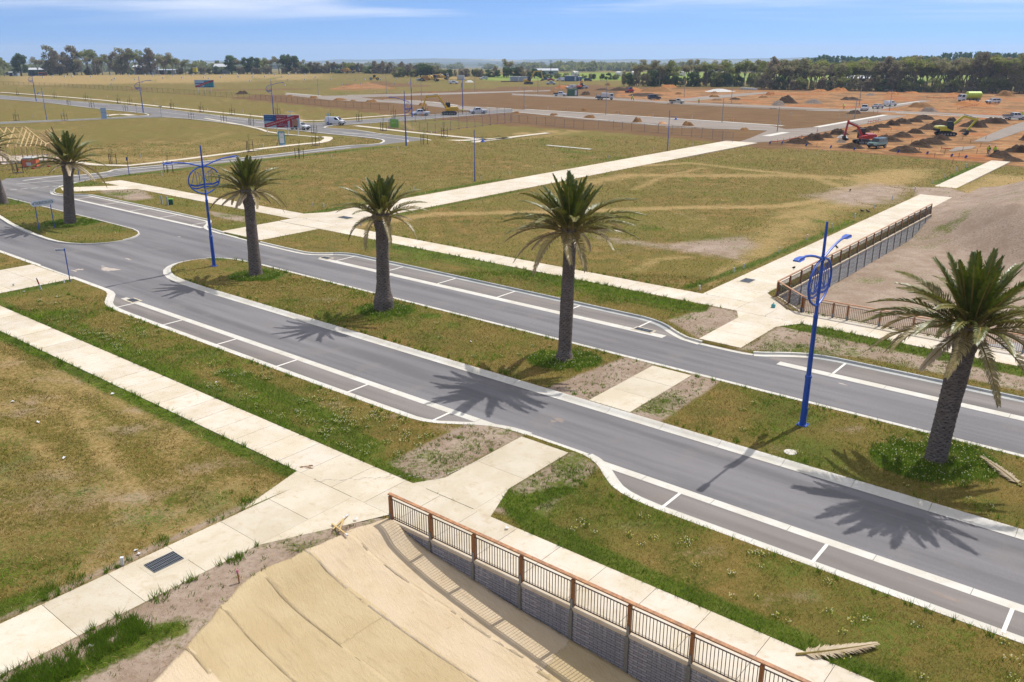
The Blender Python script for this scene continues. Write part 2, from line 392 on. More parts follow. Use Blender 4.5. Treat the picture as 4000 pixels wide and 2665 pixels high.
# straw: wheel tracks and mown or worn stripes over the lots
for q, w, a in [([(1345,895),(1700,842),(2200,832),(2700,815),(3050,812),(3200,790),(3320,745),(3420,700)],2.6,1.0), ([(2430,655),(2700,640),(2900,665),(3150,690),(3290,735)],2.4,.9), ([(2250,725),(2450,690),(2800,690),(3100,690),(3300,700)],4.5,.9),
    ([(2480,745),(2600,690),(2750,660)],1.6,.8), ([(2950,1000),(3030,920),(3200,840),(3380,760)],5,.85), ([(3100,850),(3300,800),(3450,740)],6,.9), ([(2770,1120),(2820,1060),(2900,1030)],1.2,.9), ([(2490,1060),(2560,1020),(2680,1010)],1.5,.8),
    ([(1470,440),(1560,470),(1620,510)],2,0.8), ([(1180,480),(1160,455),(1130,440)],3,.8), ([(0,560),(60,520),(300,500)],6,.7), ([(560,555),(740,560),(900,520)],4,.6), ([(300,590),(560,580),(800,590),(960,560)],14,.55), ([(330,620),(600,625),(800,618)],9,.8),
    ([(60,1560),(300,1620),(420,1800),(560,1960)],1.2,.9), ([(0,1700),(160,1760),(300,1930)],1.2,.8), ([(300,1420),(430,1560),(560,1640)],1.5,.8), ([(0,1400),(130,1480),(420,1690)],1.6,.7), ([(0,2050),(250,2120),(500,2110),(800,2000),(1000,1900)],3,.55), ([(0,1900),(400,1960),(800,1900)],3,.5),
    ([(2000,525),(2200,510),(2380,497)],3,1.0), ([(2050,540),(2180,525),(2300,505)],5,.7)]: stroke(STRAW, q, w, max(1.0, w*.55), a*.85)
patch(STRAW, [(0,335),(400,330),(900,320),(1300,305),(1300,285),(0,285)], 25, .75)
patch(STRAW, [(3300,690),(3450,660),(3650,660),(3620,700),(3450,760),(3330,760)], 4, .9)
patch(STRAW, [(3700,760),(3840,680),(4100,690),(4100,880),(3900,820)], 4, .9)
stroke(GREEN, [(3720,730),(3830,670),(3900,640)], 2, 1.5, .7)
# bare soil
for q, s in [([(2310,925),(2600,962),(2780,940),(2900,928),(2960,960),(2880,1020),(2780,1005),(2650,985),(2400,952)],2.4), ([(3560,735),(3700,738),(3900,790),(4100,850),(4100,1000),(3640,900),(3580,790)],1.0), ([(380,745),(560,745),(600,780),(520,790),(420,770)],1), ([(820,830),(960,850),(960,875),(830,850)],.8), ([(350,690),(560,650),(700,640),(600,670)],4), ([(3150,770),(3400,720),(3560,735),(3480,800),(3330,810)],5)]: patch(SOIL, q, s, .95)
patch(SOIL, [(-26.4,29.4),(-26.4,23.2),(-23.3,22.9),(-23.3,29.8)], .35, 1.0, True); patch(SOIL, [(-20.5,29.8),(-20.5,23.1),(-17.9,23.6),(-18.6,29.2)], .35, 1.0, True)
patch(SOIL, [(-26.2,35),(-25.4,42.4),(-23.2,42.4),(-23.2,35)], .35, 1.0, True); patch(SOIL, [(-20.8,35),(-20.8,42.4),(-19.0,42.4),(-18.9,35)], .35, 1.0, True)
patch(SOIL, [(-27,50.5),(-26.2,55.6),(-23.3,55.6),(-23.3,48.2)], .5, .95, True); patch(SOIL, [(-20.6,48),(-20.6,55.6),(-10,54.9),(6,54.6),(6,51.6),(-14,51.4)], .6, .9, True)
patch(SOIL, [(-24.6,61),(-24.6,58.4),(-21,58.4),(-23.4,61)], .4, .7, True)
patch(SOIL, POLY_BAS2, .3, 1.2, True)
patch(SOIL, [(-28.3,2),(-28.3,19.8),(-27.8,19.8),(-27.8,2)], .25, .8, True)
patch(SOIL, [(-25.2,2),(-25.2,16),(-23.6,20.1),(-22,20.1),(-22.6,16),(-20,5),(-18,2)], .35, 1.0, True)
for c, r in [((560,1690),1.6),((470,1980),2.4),((150,1960),2.0),((330,1500),1.1),((880,1830),1.4),((1150,2140),.7),((650,2030),1.6),((300,1870),1.5),((2160,1560),.9),((3060,1770),1.1),((3300,1690),.8),((1280,1590),.7),((1500,1640),.6),((2480,2065),.6),((3080,2360),.8),((3420,2140),.6),((2730,2180),.7),((760,1400),1.0),((840,1020),.8),((1250,1180),1.0)]:
    g = G(*c); STROKES.append((SOIL, [(g.x-r,g.y),(g.x+r,g.y*1.0+.3*r)], r*.6, r*.9, .45, False))
# lush edges and rings of growth
for q, w, a in [([(-95,20.2),(-29,20.2)],1.3,.9), ([(-95,23.1),(-24,23.1)],1.0,.9), ([(-60,24.2),(-45,23.6),(-34,23.4)],1.6,.6), ([(-42,25.6),(-34,25.2),(-28,24.0)],1.8,.7), ([(-20.6,24.6),(-18,23.6),(-14,23.1),(-4,23.1)],1.3,1.0), ([(-18.6,26.5),(-19.3,24.5)],1.2,1.0), ([(-58,54.9),(-27,54.4)],2.0,1.1), ([(-58,53.3),(-27,52.9)],.9,.7), ([(-20,54.9),(-2,54.6)],1.5,1.1), ([(-30,59),(-29.2,70),(-29,95)],1.1,.8), ([(-29.2,130),(-29.4,160)],1.5,.8),
    ([(-79,60),(-79,95)],1.6,.8), ([(-70.4,59),(-70.4,90)],1.2,.7), ([(-24.8,2),(-23.6,8),(-23.2,11)],1.0,1.0), ([(-28.6,2),(-28.5,9)],1.1,.9), ([(-113,49.8),(-108,53.5)],2,.5), ([(-125,62),(-124.6,85),(-124,115)],2.2,.8), ([(-118,132),(-117,150)],3,.6), ([(-90,21.8),(-74,25)],1.0,.4), ([(-70.3,29),(-69.6,24)],1.6,.8)]: stroke(GREEN, q, w, .7, a, True)
PALMS_UV = [(-97.4,0)]
for c, r in [((2205,1405),1.9),((3650,1800),2.4),((1505,1212),1.8),((1000,1078),1.9),((280,870),2.6),((10,790),2.6),((1680,1235),.6),((860,1010),.8)]:
    g = G(*c, VZ); STROKES.append((GREEN, [(g.x-.4*r,g.y),(g.x+.4*r,g.y)], r*.75, .5, 1.5, False))
for c, r in [((2950,650),14),((2600,760),16),((1500,800),10),((2400,1060),4),((1350,1000),4),((2750,1080),3),((3700,650),5)]:
    g = G(*c); STROKES.append((GREEN, [(g.x-r*.5,g.y),(g.x+r*.5,g.y)], r*.5, r*.9, .45, False))
patch(PAD, [(1880,312),(2400,316),(3000,322),(4400,326),(4400,262),(2900,275),(2200,285),(1900,296)], 12, 1.0)
patch(STRAW, [(1700,305),(2400,318),(2900,330),(2900,322),(2400,312),(1700,300)], 10, .9)
patch(BROWN, [(-24.5,97),(-12,89.5),(8,78),(8,90),(-8,99),(-22,112)], 1.2, .38, True)
def fields(x, y):
    A = np.zeros(x.shape + (6,), np.float32)
    uu = x*CA - y*SA; vv = x*SA + y*CA
    A[..., GREEN] = np.where((vv > 22) & (vv < 57) & (uu > -128), .37, np.where(vv < 22, .22, .17)) + .85*(fbm(x, y, .26, 41)-.5) + .55*(fbm(x, y, .035, 43)-.5)*(vv > 57); A[..., STRAW] = np.where(vv < 20.5, .40, np.where(vv > 57, .16, .06)) + np.where(vv < 20.5, 1.3, .7)*(fbm(uu*.45+vv*.12, vv*1.0-uu*.12, .42, 47)-.5); A[..., SOIL] = np.where(vv < 20.5, .12, .0) + 1.3*(fbm(x, y, .3, 53)-.60)
    for ch, pts, hw, soft, amt, isp in STROKES:
        p = np.array(pts); m = soft*2 + hw + 1
        sel = (x > p[:,0].min()-m) & (x < p[:,0].max()+m) & (y > p[:,1].min()-m) & (y < p[:,1].max()+m)
        if not sel.any(): continue
        xs, ys = x[sel], y[sel]
        d = sdist(xs, ys, pts) if isp else seg_dist(xs, ys, pts) - hw
        A[sel, ch] = np.maximum(A[sel, ch], amt*(1 - sstep(-soft, soft, d)))
    return A
def far_z(x, y):
    d = np.hypot(x, y); return -0.0185*np.clip(d-620, 0, None)**1.0*sstep(620, 900, d) + 2.2*(fbm(x,y,0.004,4)-0.5)*sstep(300,700,d)

def ground_material():
    t = NT('ground_cover'); p = t.pos()
    A = t.sep(t.attr('fieldA')); B = t.sep(t.attr('fieldB'))
    nb = t.noise(p, 0.06, 5, 0.6); nm = t.noise(p, 0.55, 6, 0.62); nf = t.noise(p, 5.0, 5, 0.65); nff = t.noise(p, 26.0, 3, 0.6)
    jit = t.math('ADD', t.math('MULTIPLY', t.math('SUBTRACT', nm, 0.5), 0.9), t.math('MULTIPLY', t.math('SUBTRACT', nf, 0.5), 0.75))
    def m(ch, lo=.32, hi=.68, j=1.0): return t.ramp(t.math('ADD', ch, t.math('MULTIPLY', jit, j)), lo, hi)
    # grass that is olive and brown
    g = t.mix(t.ramp(nm, .34, .66), pc(104,102,44), pc(150,120,68))
    g = t.mix(t.ramp(nb, .35, .65), g, t.mix(t.ramp(nf,.3,.7), pc(106,108,44), pc(142,122,64)))
    g = t.mix(t.math('MULTIPLY', t.ramp(nf, .48, .72), .55), g, pc(162,136,84))
    g = t.mix(t.math('MULTIPLY', t.ramp(nff, .48, .72), .5), g, pc(60,56,26))
    straw = t.mix(t.ramp(nf, .3, .7), pc(170,140,88), pc(196,168,116)); straw = t.mix(t.math('MULTIPLY', t.ramp(nff,.5,.8), .45), straw, pc(116,94,52))
    g = t.mix(t.math('MULTIPLY', m(A[1], .15, .95), .85), g, straw)
    soil = t.mix(t.ramp(nm, .3, .7), pc(162,140,120), pc(188,168,150)); soil = t.mix(t.math('MULTIPLY', t.ramp(nf, .42, .7), .55), soil, pc(140,118,98)); soil = t.mix(t.math('MULTIPLY', t.ramp(nff, .55, .8), .35), soil, pc(110,90,72))
    g = t.mix(m(A[2], .2, .85), g, soil)
    lush = t.mix(t.ramp(nm, .35, .65), pc(80,94,32), pc(108,116,46)); lush = t.mix(t.math('MULTIPLY', t.ramp(nff,.45,.8),.6), lush, pc(46,64,18))
    g = t.mix(m(A[0]), g, lush)
    ps = t.scale(p, (.10,.5,1), R(-39)); streak = t.noise(ps, 1.2, 5, .65)
    brown = t.mix(t.ramp(streak, .35, .65), pc(112,84,52), pc(142,110,72)); brown = t.mix(t.math('MULTIPLY', t.ramp(nf,.4,.7), .5), brown, pc(88,66,42))
    g = t.mix(m(B[0], .35, .65, .5), g, brown)
    orange = t.mix(t.ramp(streak, .3, .62), pc(150,102,60), pc(190,146,98)); orange = t.mix(t.math('MULTIPLY', t.ramp(nm,.44,.66), .75), orange, pc(128,88,54))
    orange = t.mix(t.math('MULTIPLY', t.ramp(t.noise(p, .11, 5, .65, .8), .47, .60), .8), orange, brown); orange = t.mix(t.math('MULTIPLY', t.ramp(t.noise(p, .05, 4, .6), .52, .62), .6), orange, pc(176,104,54))
    g = t.mix(m(B[1], .35, .65, .9), g, orange)
    pad = t.mix(t.ramp(nb, .35, .65), pc(112,140,58), pc(150,158,78)); g = t.mix(t.ramp(B[2], .3, .7), g, pad)
    t.set('Base Color', g); t.set('Roughness', 0.95); t.set('Specular IOR Level', 0.1)
    t.bump(t.math('ADD', t.math('MULTIPLY', nf, .7), t.math('MULTIPLY', nff, .5)), 0.55, 0.12)
    return t.mat
M_GROUND = ground_material()
def ground_obj(name, me):
    n = len(me.vertices); co = np.empty(n*3, np.float32); me.vertices.foreach_get('co', co); co = co.reshape(-1,3)
    F = fields(co[:,0].astype(float), co[:,1].astype(float))
    set_attr(me, 'fieldA', F[:, :3]); set_attr(me, 'fieldB', F[:, 3:6])
    me.materials.append(M_GROUND); me.polygons.foreach_set('use_smooth', np.ones(len(me.polygons), bool))
    o = bpy.data.objects.new(name, me); COL.objects.link(o); o['kind'] = 'structure'; return o
# near block, raised verges and sunken basins
U, V = np.meshgrid(gu, gv, indexing='ij')
sd = sd_verge(U, V); e = 0.02
gx = (sd_verge(U+e, V)-sd)/e; gy = (sd_verge(U, V+e)-sd)/e
cell = np.minimum(np.gradient(gu)[:,None]*0+0.24, 0.5)
cell = np.where(U < -84, .32, np.where(U < -34, .26, .2)); cell = np.where(V > 64, .4, cell)
near = np.abs(sd-0.09) < cell*0.62
gl = np.maximum(np.hypot(gx,gy), .3)
Us = np.where(near, U + (0.09-sd)*gx/gl**2, U); Vs = np.where(near, V + (0.09-sd)*gy/gl**2, V)
edge = sstep(0, 4, np.minimum(np.minimum(U-BLK[0], BLK[3]-V), np.minimum(V-BLK[2]+4, BLK[1]-U+4)))
Z = h_block(U, V); Z = np.where(Z > 0, 0.012 + Z*edge, Z)
Z = np.where(near | (sd > 0.09), Z, -0.2)
Z = np.where((U < -127.5) & (V < 50), -0.2, Z)
ground_obj('verge_ground', grid_mesh('verge_ground', Us, Vs, Z))
# wide ground to the horizon: rings that widen with distance
ang = np.concatenate([np.linspace(-180,-46,40,endpoint=False), np.linspace(-46,46,640,endpoint=False), np.linspace(46,180,41)])
rr = [6.0]
while rr[-1] < 8200: rr.append(rr[-1] + max(0.35, rr[-1]**2/7600.0) if rr[-1] < 2500 else rr[-1]*1.18)
rr = np.array(rr)
TH, RR = np.meshgrid(np.radians(ang), rr, indexing='ij')
X = np.sin(TH)*RR; Y = np.cos(TH)*RR; gU = X*CA - Y*SA; gV = X*SA + Y*CA
inblk = np.minimum(np.minimum(gU-BLK[0], BLK[1]-gU), np.minimum(gV-BLK[2], BLK[3]-gV))
Zg = far_z(X, Y) - 2.9*(inblk > 3.0)
co = np.stack([X,Y,Zg], -1).reshape(-1,3); i = np.arange(X.size).reshape(X.shape)
q = np.stack([i[:-1,:-1], i[:-1,1:], i[1:,1:], i[1:,:-1]], -1).reshape(-1,4)
ground_obj('ground', np_mesh('ground', co, q))

# ================================================================== HARD SURFACES
def asphalt_mat(name, base, tint):
    t = NT(name); p = t.pos(); ps = t.scale(p, (1,1,1), R(39)); pa = t.scale(ps, (.05,.9,1))
    st = t.noise(pa, 1.0, 4, .55); n = t.noise(p, .35, 5, .6); f = t.noise(p, 30, 3, .7)
    c = t.mix(t.ramp(st, .3, .7), pc(*[x*.89 for x in base]), pc(*[min(255,x*1.09) for x in base]))
    c = t.mix(t.math('MULTIPLY', t.ramp(n, .52, .72), .5), c, pc(*tint))
    c = t.mix(t.math('MULTIPLY', t.ramp(f, .35, .75), .35), c, pc(*[x*.72 for x in base]))
    t.set('Base Color', c); t.set('Roughness', .92); t.set('Specular IOR Level', .2); t.bump(f, .35, .01); return t.mat
M_ASPH = asphalt_mat('asphalt', (134,131,132), (148,142,137)); M_ASPH_BAY = asphalt_mat('bay_asphalt', (144,137,132), (158,144,132)); M_ASPH_FAR = asphalt_mat('far_asphalt', (136,132,130), (148,140,132)); M_CRUSH = asphalt_mat('crushed_rock', (158,146,134), (172,152,130))
def concrete_mat(name, a, b, stain, rnd=.12, k=.5):
    t = NT(name); p = t.pos(); n = t.noise(p, .5, 5, .6); m = t.noise(p, 2.6, 5, .65, .6); f = t.noise(p, 22, 3, .6)
    c = t.mix(t.ramp(n, .35, .65), pc(*a), pc(*b)); c = t.mix(t.math('MULTIPLY', t.ramp(m, .5, .74), k), c, pc(*stain))
    c = t.mix(t.math('MULTIPLY', t.ramp(f, .5, .8), .2), c, pc(*[x*.8 for x in a]))
    if rnd: c = t.hsv(c, val=t.math('ADD', t.math('MULTIPLY', t.rand(), rnd), 1-rnd*.6))
    t.set('Base Color', c); t.set('Roughness', .85); t.set('Specular IOR Level', .25); t.bump(f, .15, .006); return t.mat
M_CONC = concrete_mat('footpath_concrete', (220,206,180), (232,220,202), (200,174,136))
M_CONC_GREY = concrete_mat('new_concrete', (214,200,174), (226,214,192), (196,172,134))
M_KERB = concrete_mat('kerb_concrete', (218,212,198), (230,226,216), (196,178,146), .05, .35)
M_KERBG = concrete_mat('kerb_grey', (176,178,176), (198,198,192), (160,156,146), .05, .35)
M_PAINT = plain('road_paint', pc(246,240,228), .7, .05, 2.0, vec='pos')
M_JOINT = plain('joint_filler', pc(120,104,84), .9)
GREYSLAB = []
def sheet(name, poly, z, mat, parent=None, structure=True):
    mb = MB(); mb.add([(p[0],p[1],z) for p in poly], [tuple(range(len(poly)))])
    o = mb.build(name, mat, parent)
    if structure and parent is None: o['kind'] = 'structure'
    # make sure it faces up
    me = o.data
    if me.polygons[0].normal.z < 0: me.flip_normals()
    return o
def uvp(pts): return [tuple(W(*p)[:2]) for p in pts]
HARD = []      # polygons without grass (world)
rd = sheet('road', uvp([(-131,30.4)] + KN[1:] + [(17,27.72),(17,50.35)] + [p for p in KF[::-1] if p[0] > -126.5] + [(-131,60)]), 0.02, M_ASPH); HARD.append(uvp(PR))
# parking bays: a slightly different asphalt laid between strip and kerb
def bay_poly(K, lo, hi, vs):
    P = [p for p in K if lo <= p[0] <= hi and ((p[1] < vs-.1) if vs < 40 else (p[1] > vs+.1))]; return P + [(min(hi,P[-1][0]+1.2), vs), (max(lo,P[0][0]-1.2), vs)]
for K_, lo, hi, vs in ((KN,-63.4,-24.6,29.6),(KN,-19.0,16.2,29.6),(KF,-112.5,-81.2,48.75),(KF,-61.6,-24.6,47.85),(KF,-18.6,16.2,47.85)):
    sheet('bay_surface', uvp(bay_poly(K_, lo, hi, vs)), 0.026, M_ASPH_BAY, rd)
def strip_segs(name, u0, u1, v0, v1, L, z, mat, parent):
    n = max(1, round((u1-u0)/L)); L = (u1-u0)/n; mb = MB(); mb.box((0,0,-.03), (L-.02, v1-v0, .06)); me = mb.mesh(name, mat)
    for k in range(n): mesh_obj(name, me, parent, W(u0+L*(k+.5), (v0+v1)/2, z), (0,0,ROT_U))
for u0, u1, v0, v1 in ((-62.2,-16.6,29.55,30.02),(-16.6,16.4,29.55,30.02),(-110.8,-81.6,48.35,48.8),(-60.9,-25.6,47.25,47.86),(-17.8,16.4,47.25,47.86)):
    strip_segs('concrete_strip', u0, u1, v0, v1, 3.15, 0.034, M_KERB, rd)
for us, a, b in (([-60.2,-53.65,-47.15,-40.85,-34.45,-28.15,-14.7,-8.4,-2.1,4.2],27.98,29.55),([-59,-52.7,-46.5,-40.2,-34.0,-28.0,-14.6,-8.3],47.86,50.0),([-110.3,-103.7,-97,-90.4,-83.9],48.8,50.95)):
    for u in us:
        mb = MB(); mb.box((0,0,0), (.13, b-a, .008)); mb.build('bay_line', M_PAINT, rd, loc=W(u,(a+b)/2,.035)).rotation_euler = (0,0,ROT_U)
for k in range(8):      # give-way dashes where the avenue meets the cross road
    g = G(45+k*38, 654+ (1-k/7)*46 + 30*(k/7)*0, .04) if False else G(10+42*k, 744-3.2*k*1.0-(1 if k>3 else 0), .04)
    mb = MB(); mb.box((0,0,0), (.9,.14,.006)); o = mb.build('dash', M_PAINT, rd, loc=(g.x,g.y,.034)); o.rotation_euler = (0,0,ROT_V)
# kerbs
PROF_UP = [(-.42,.036),(-.06,.026),(-.03,.03),(.015,.150),(.15,.158),(.17,-.1)]
PROF_ROLL = [(-.26,.036),(.0,.03),(.10,.075),(.24,.150),(.36,.158),(.38,-.1)]
PROF_FLAT = [(-.30,.034),(.0,.03),(.10,.05),(.3,.085),(.36,.09),(.38,-.1)]
def offset_pts(pts, s, closed=False):
    out = []; n = len(pts)
    for i, p in enumerate(pts):
        a = pts[i-1] if (i > 0 or closed) else pts[i]; b = pts[(i+1)%n] if (i < n-1 or closed) else pts[i]
        dx, dy = b[0]-a[0], b[1]-a[1]; L = math.hypot(dx,dy) or 1
        out.append((p[0]-dy/L*s, p[1]+dx/L*s))
    return out
def kerb_run(pts, prof_at, parent, mat_at, side=1, seg=3.1, gap=.016):
    """cast kerb in lengths with open joints; side=1 verge lies left of the running direction"""
    P = densify(pts, .35); run = [P[0]]; L = 0
    def emit(run):
        if len(run) < 2: return
        mid = run[len(run)//2]; prof = prof_at(mid)
        r = list(run)
        for k in (0, -1):       # shorten the ends for the joint
            o = r[1] if k == 0 else r[-2]; d = math.hypot(o[0]-r[k][0], o[1]-r[k][1]) or 1
            r[k] = (r[k][0]+(o[0]-r[k][0])/d*gap/2, r[k][1]+(o[1]-r[k][1])/d*gap/2)
        rows = [offset_pts(r, s*side) for s, z in prof]; mb = MB(); n = len(r)
        c0 = W(mid[0], mid[1]); vs = []
        for row, (s, z) in zip(rows, prof): vs += [tuple(W(*p, z) - c0) for p in row]
        fs = []
        for a in range(len(prof)-1):
            for b in range(n-1):
                f = (a*n+b, a*n+b+1, (a+1)*n+b+1, (a+1)*n+b); fs.append(f if side > 0 else f[::-1])
        fs += [tuple(a*n for a in range(len(prof)))[::side], tuple(a*n+n-1 for a in range(len(prof)))[::-side]]
        mb.add(vs, fs); mb.build('kerb_stone', mat_at(mid), parent, loc=c0, smooth=True)
    for p in P[1:]:
        L += math.hypot(p[0]-run[-1][0], p[1]-run[-1][1]); run.append(p)
        if L >= seg: emit(run); run = [p]; L = 0
    emit(run)
kerb = thing('kerb', None, None); kerb['kind'] = 'structure'
drv = lambda u: (-23.6 < u < -20.5) or (-78.4 < u < -70.3)
kerb_run(KN, lambda m: PROF_FLAT if drv(m[0]) else PROF_UP, kerb, lambda m: M_KERB, side=-1)
kerb_run([p for p in KF if p[1] < 66 or p[0] > -120], lambda m: PROF_FLAT if drv(m[0]) else PROF_UP, kerb, lambda m: M_KERBG if abs(m[1]-50.3) < .5 else M_KERB, side=1)
for M_ in (M1, M2):
    kerb_run(M_, lambda m: PROF_ROLL if m[1] < 41 else PROF_UP, kerb, lambda m: M_KERB, side=-1)
# footpaths in slabs
def slabs(name, u0, u1, v0, v1, L, along='u', z=0.155, mat=None, grey=None, th=.2, gap=.018, alt=None):
    root = thing(name, None, None); root['kind'] = 'structure'
    HARD.append(uvp([(u0,v0),(u1,v0),(u1,v1),(u0,v1)]))
    T = (u1-u0) if along == 'u' else (v1-v0); n = max(1, round(T/L)); L = T/n
    mb = MB(); d = (L-gap, v1-v0, th) if along == 'u' else (u1-u0, L-gap, th); mb.box((0,0,-th/2), d)
    me = mb.mesh('slab', mat or M_CONC); me2 = None
    for k in range(n):
        c = ((u0+L*(k+.5), (v0+v1)/2) if along == 'u' else ((u0+u1)/2, v0+L*(k+.5)))
        m = me
        if grey and grey(c):
            if me2 is None: me2 = mb.mesh('slab', M_CONC_GREY)
            m = me2
        mesh_obj('slab', m, root, W(c[0], c[1], z + random.uniform(-.003,.003)), (0,0,ROT_U))
    fu0, fu1, fv0, fv1 = (u0+.02,u1-.02,v0+.02,v1-.02)
    sheet('joint', uvp([(fu0,fv0),(fu1,fv0),(fu1,fv1),(fu0,fv1)]), z-.035, M_JOINT, root)
    return root
fp = slabs('footpath', -95, -28.6, 20.4, 22.85, 1.75)
slabs('footpath', -28.6, -20.3, 20.4, 22.85, 2.1, mat=M_CONC_GREY)
slabs('footpath', -20.3, 15, 20.36, 22.85, 2.1)
slabs('footpath', -27.75, -25.15, 2, 20.38, 2.35, 'v', grey=lambda c: c[1] > 10)
slabs('driveway', -23.3, -20.5, 22.87, 29.52, 3.3, 'v', mat=M_CONC_GREY)
slabs('driveway', -23.3, -20.75, 35.32, 42.1, 2.25, 'v', mat=M_CONC_GREY)
slabs('driveway', -23.5, -20.6, 48.35, 55.68, 2.4, 'v')
slabs('footpath', -78, 15, 55.7, 58.25, 2.3)
slabs('footpath', -121, -78.1, 57.4, 60.1, 3.2)
slabs('footpath', -28.3, -24.5, 58.28, 119, 3.0, 'v')
slabs('footpath', -28.7, -25.9, 127.5, 164, 3.0, 'v')
slabs('lane', -77.9, -71.1, 48.5, 55.6, 3.5, 'v', z=.15); slabs('lane', -77.9, -71.2, 58.3, 166, 5.4, 'v', z=.15)
slabs('driveway', -78.2, -70.5, 22.9, 29.9, 2.4, 'v')
def flare(pts, mat=None):
    o = sheet('flare', uvp(pts), .149, mat or M_CONC); HARD.append(uvp(pts)); o.name = 'footpath_flare'; return o
flare([(-27.9,16.9),(-28.9,20.42),(-27.7,20.42)], M_CONC_GREY); flare([(-25.2,15.6),(-25.2,20.42),(-22.9,20.42),(-23.6,18.9)], M_CONC_GREY)
flare([(-24.5,58.2),(-24.5,61.6),(-22.2,58.9),(-21.6,58.2)]); flare([(-24.3,55.75),(-23.45,54.2),(-23.45,55.75)]); flare([(-20.65,55.75),(-20.65,53.8),(-19.5,55.75)])
flare([(-24.1,22.8),(-23.25,24.2),(-23.25,22.8)], M_CONC_GREY); flare([(-20.55,22.8),(-20.55,25.2),(-19.6,22.8)], M_CONC_GREY)
flare([(-80.5,58.2),(-77.85,62.5),(-77.85,58.2)]); flare([(-71.2,58.2),(-71.2,61.5),(-68.5,58.2)])
flare([(-120.6,51.5),(-116.6,50.1),(-111,58),(-114,60.3)])
# drain grates
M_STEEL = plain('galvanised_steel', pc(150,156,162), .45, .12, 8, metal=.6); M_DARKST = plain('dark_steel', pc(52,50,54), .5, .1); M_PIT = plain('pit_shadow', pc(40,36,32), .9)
def grate(u, v, su, sv, label, rz=ROT_U, z=.16):
    t = thing('drain_grate', label, 'drain grate', W(u,v,z), rz, 'drain grates set in the paving')
    mb = MB(); mb.box((0,0,-.01), (su+.34, sv+.34, .02)); mb.build('surround', M_CONC_GREY, t)
    mb = MB(); mb.box((0,0,.004), (su, sv, .008)); mb.build('pit_shade', M_PIT, t)  # flat dark plate: shade of the hollow below put into its colour
    n = int(sv/.07)
    for k in range(n+1): mb = MB(); mb.box((0,-sv/2+sv*k/n,.018), (su,.018,.02)); mb.build('bar', M_STEEL, t)
    for k in range(5): mb = MB(); mb.box((-su/2+su*k/4,0,.024), (.022,sv,.02)); mb.build('cross_bar', M_STEEL, t)
    return t
grate(-26.85, 12.85, .72, 1.15, 'steel drain grate in the pale path beside the jute covered bank')
g = GUV(2920,1097,.15); grate(g[0], g[1], .8, 1.2, 'steel drain grate in the path near the corner of the timber railing')
for px, lab, sz in (((520,1176),'drain grate by the start of the near parking bays',(.9,.5)),((1275,1010),'drain grate beside the far bays opposite the ringed palm',(.9,.5)),((2515,1292),'drain grate beside the far driveway crossing',(1.2,.45)),((1350,856),'flat drain grate in the concrete lane mouth',(1.6,.9))):
    g = GUV(*px); grate(g[0], g[1], sz[0], sz[1], lab, z=.05 if px[1] != 856 else .16)

# stains: spilt cement, washed clay and tyre scuffs with their own outlines
M_ST1 = plain('cement_spill', pc(196,182,168), .9, .06, 2, vec='pos'); M_ST2 = plain('clay_stain', pc(152,138,128), .9, .1, 2, vec='pos'); M_ST3 = plain('tyre_scuff', pc(186,174,156), .9, .08, 3, vec='pos')
def stain(px, a, b, mat, z, seed, rz=0.0, parent=None):
    g = G(*px, z); rnd = random.Random(seed); ph = [rnd.uniform(0,6.3) for _ in range(5)]; pts = []
    for k in range(44):
        t_ = 2*math.pi*k/44; r_ = 1 + .25*math.sin(2*t_+ph[0]) + .2*math.sin(3*t_+ph[1]) + .12*math.sin(5*t_+ph[2]) + .1*math.sin(9*t_+ph[3]) + rnd.uniform(-.07,.07)
        x, y = a*r_*math.cos(t_), b*r_*math.sin(t_); pts.append((g.x+x*math.cos(rz)-y*math.sin(rz), g.y+x*math.sin(rz)+y*math.cos(rz)))
    return sheet('stain', pts, z, mat, rd)
for px, a, b, m_, sd_ in (((425,1052),.75,.55,M_ST1,1),((310,1053),.3,.25,M_ST1,2),((290,1058),.35,.12,M_ST1,3),((402,1040),.16,.12,M_ST1,4),((2185,1640),.35,.16,M_ST2,5),((2160,1646),.18,.1,M_ST2,6),((3690,2330),.4,.13,M_ST2,7),((3560,2262),.12,.08,M_ST2,8),((500,1012),.5,.1,M_ST1,9),((3290,1500),.25,.06,M_ST1,10),((700,925),.3,.06,M_ST1,11)): stain(px, a, b, m_, .0225 if px[0] < 3400 else .0285, sd_, ROT_U)
for k in range(26):
    sx_ = 1235+k*19+random.uniform(-4,4); stain((sx_, 1878-k*.9+random.uniform(-4,4)), .09, .03, M_ST3, .1585, 30+k, R(20))
for k in range(18): stain((1700+k*13, 1872-k*5.5), .10, .03, M_ST3, .1585, 70+k, R(60))
for px, sd_ in (((1183,1824),1),((1208,1828),2),((1212,1820),3)): stain(px, .14, .07, plain('mud_clod', pc(120,84,52), .95), .16, 90+sd_)
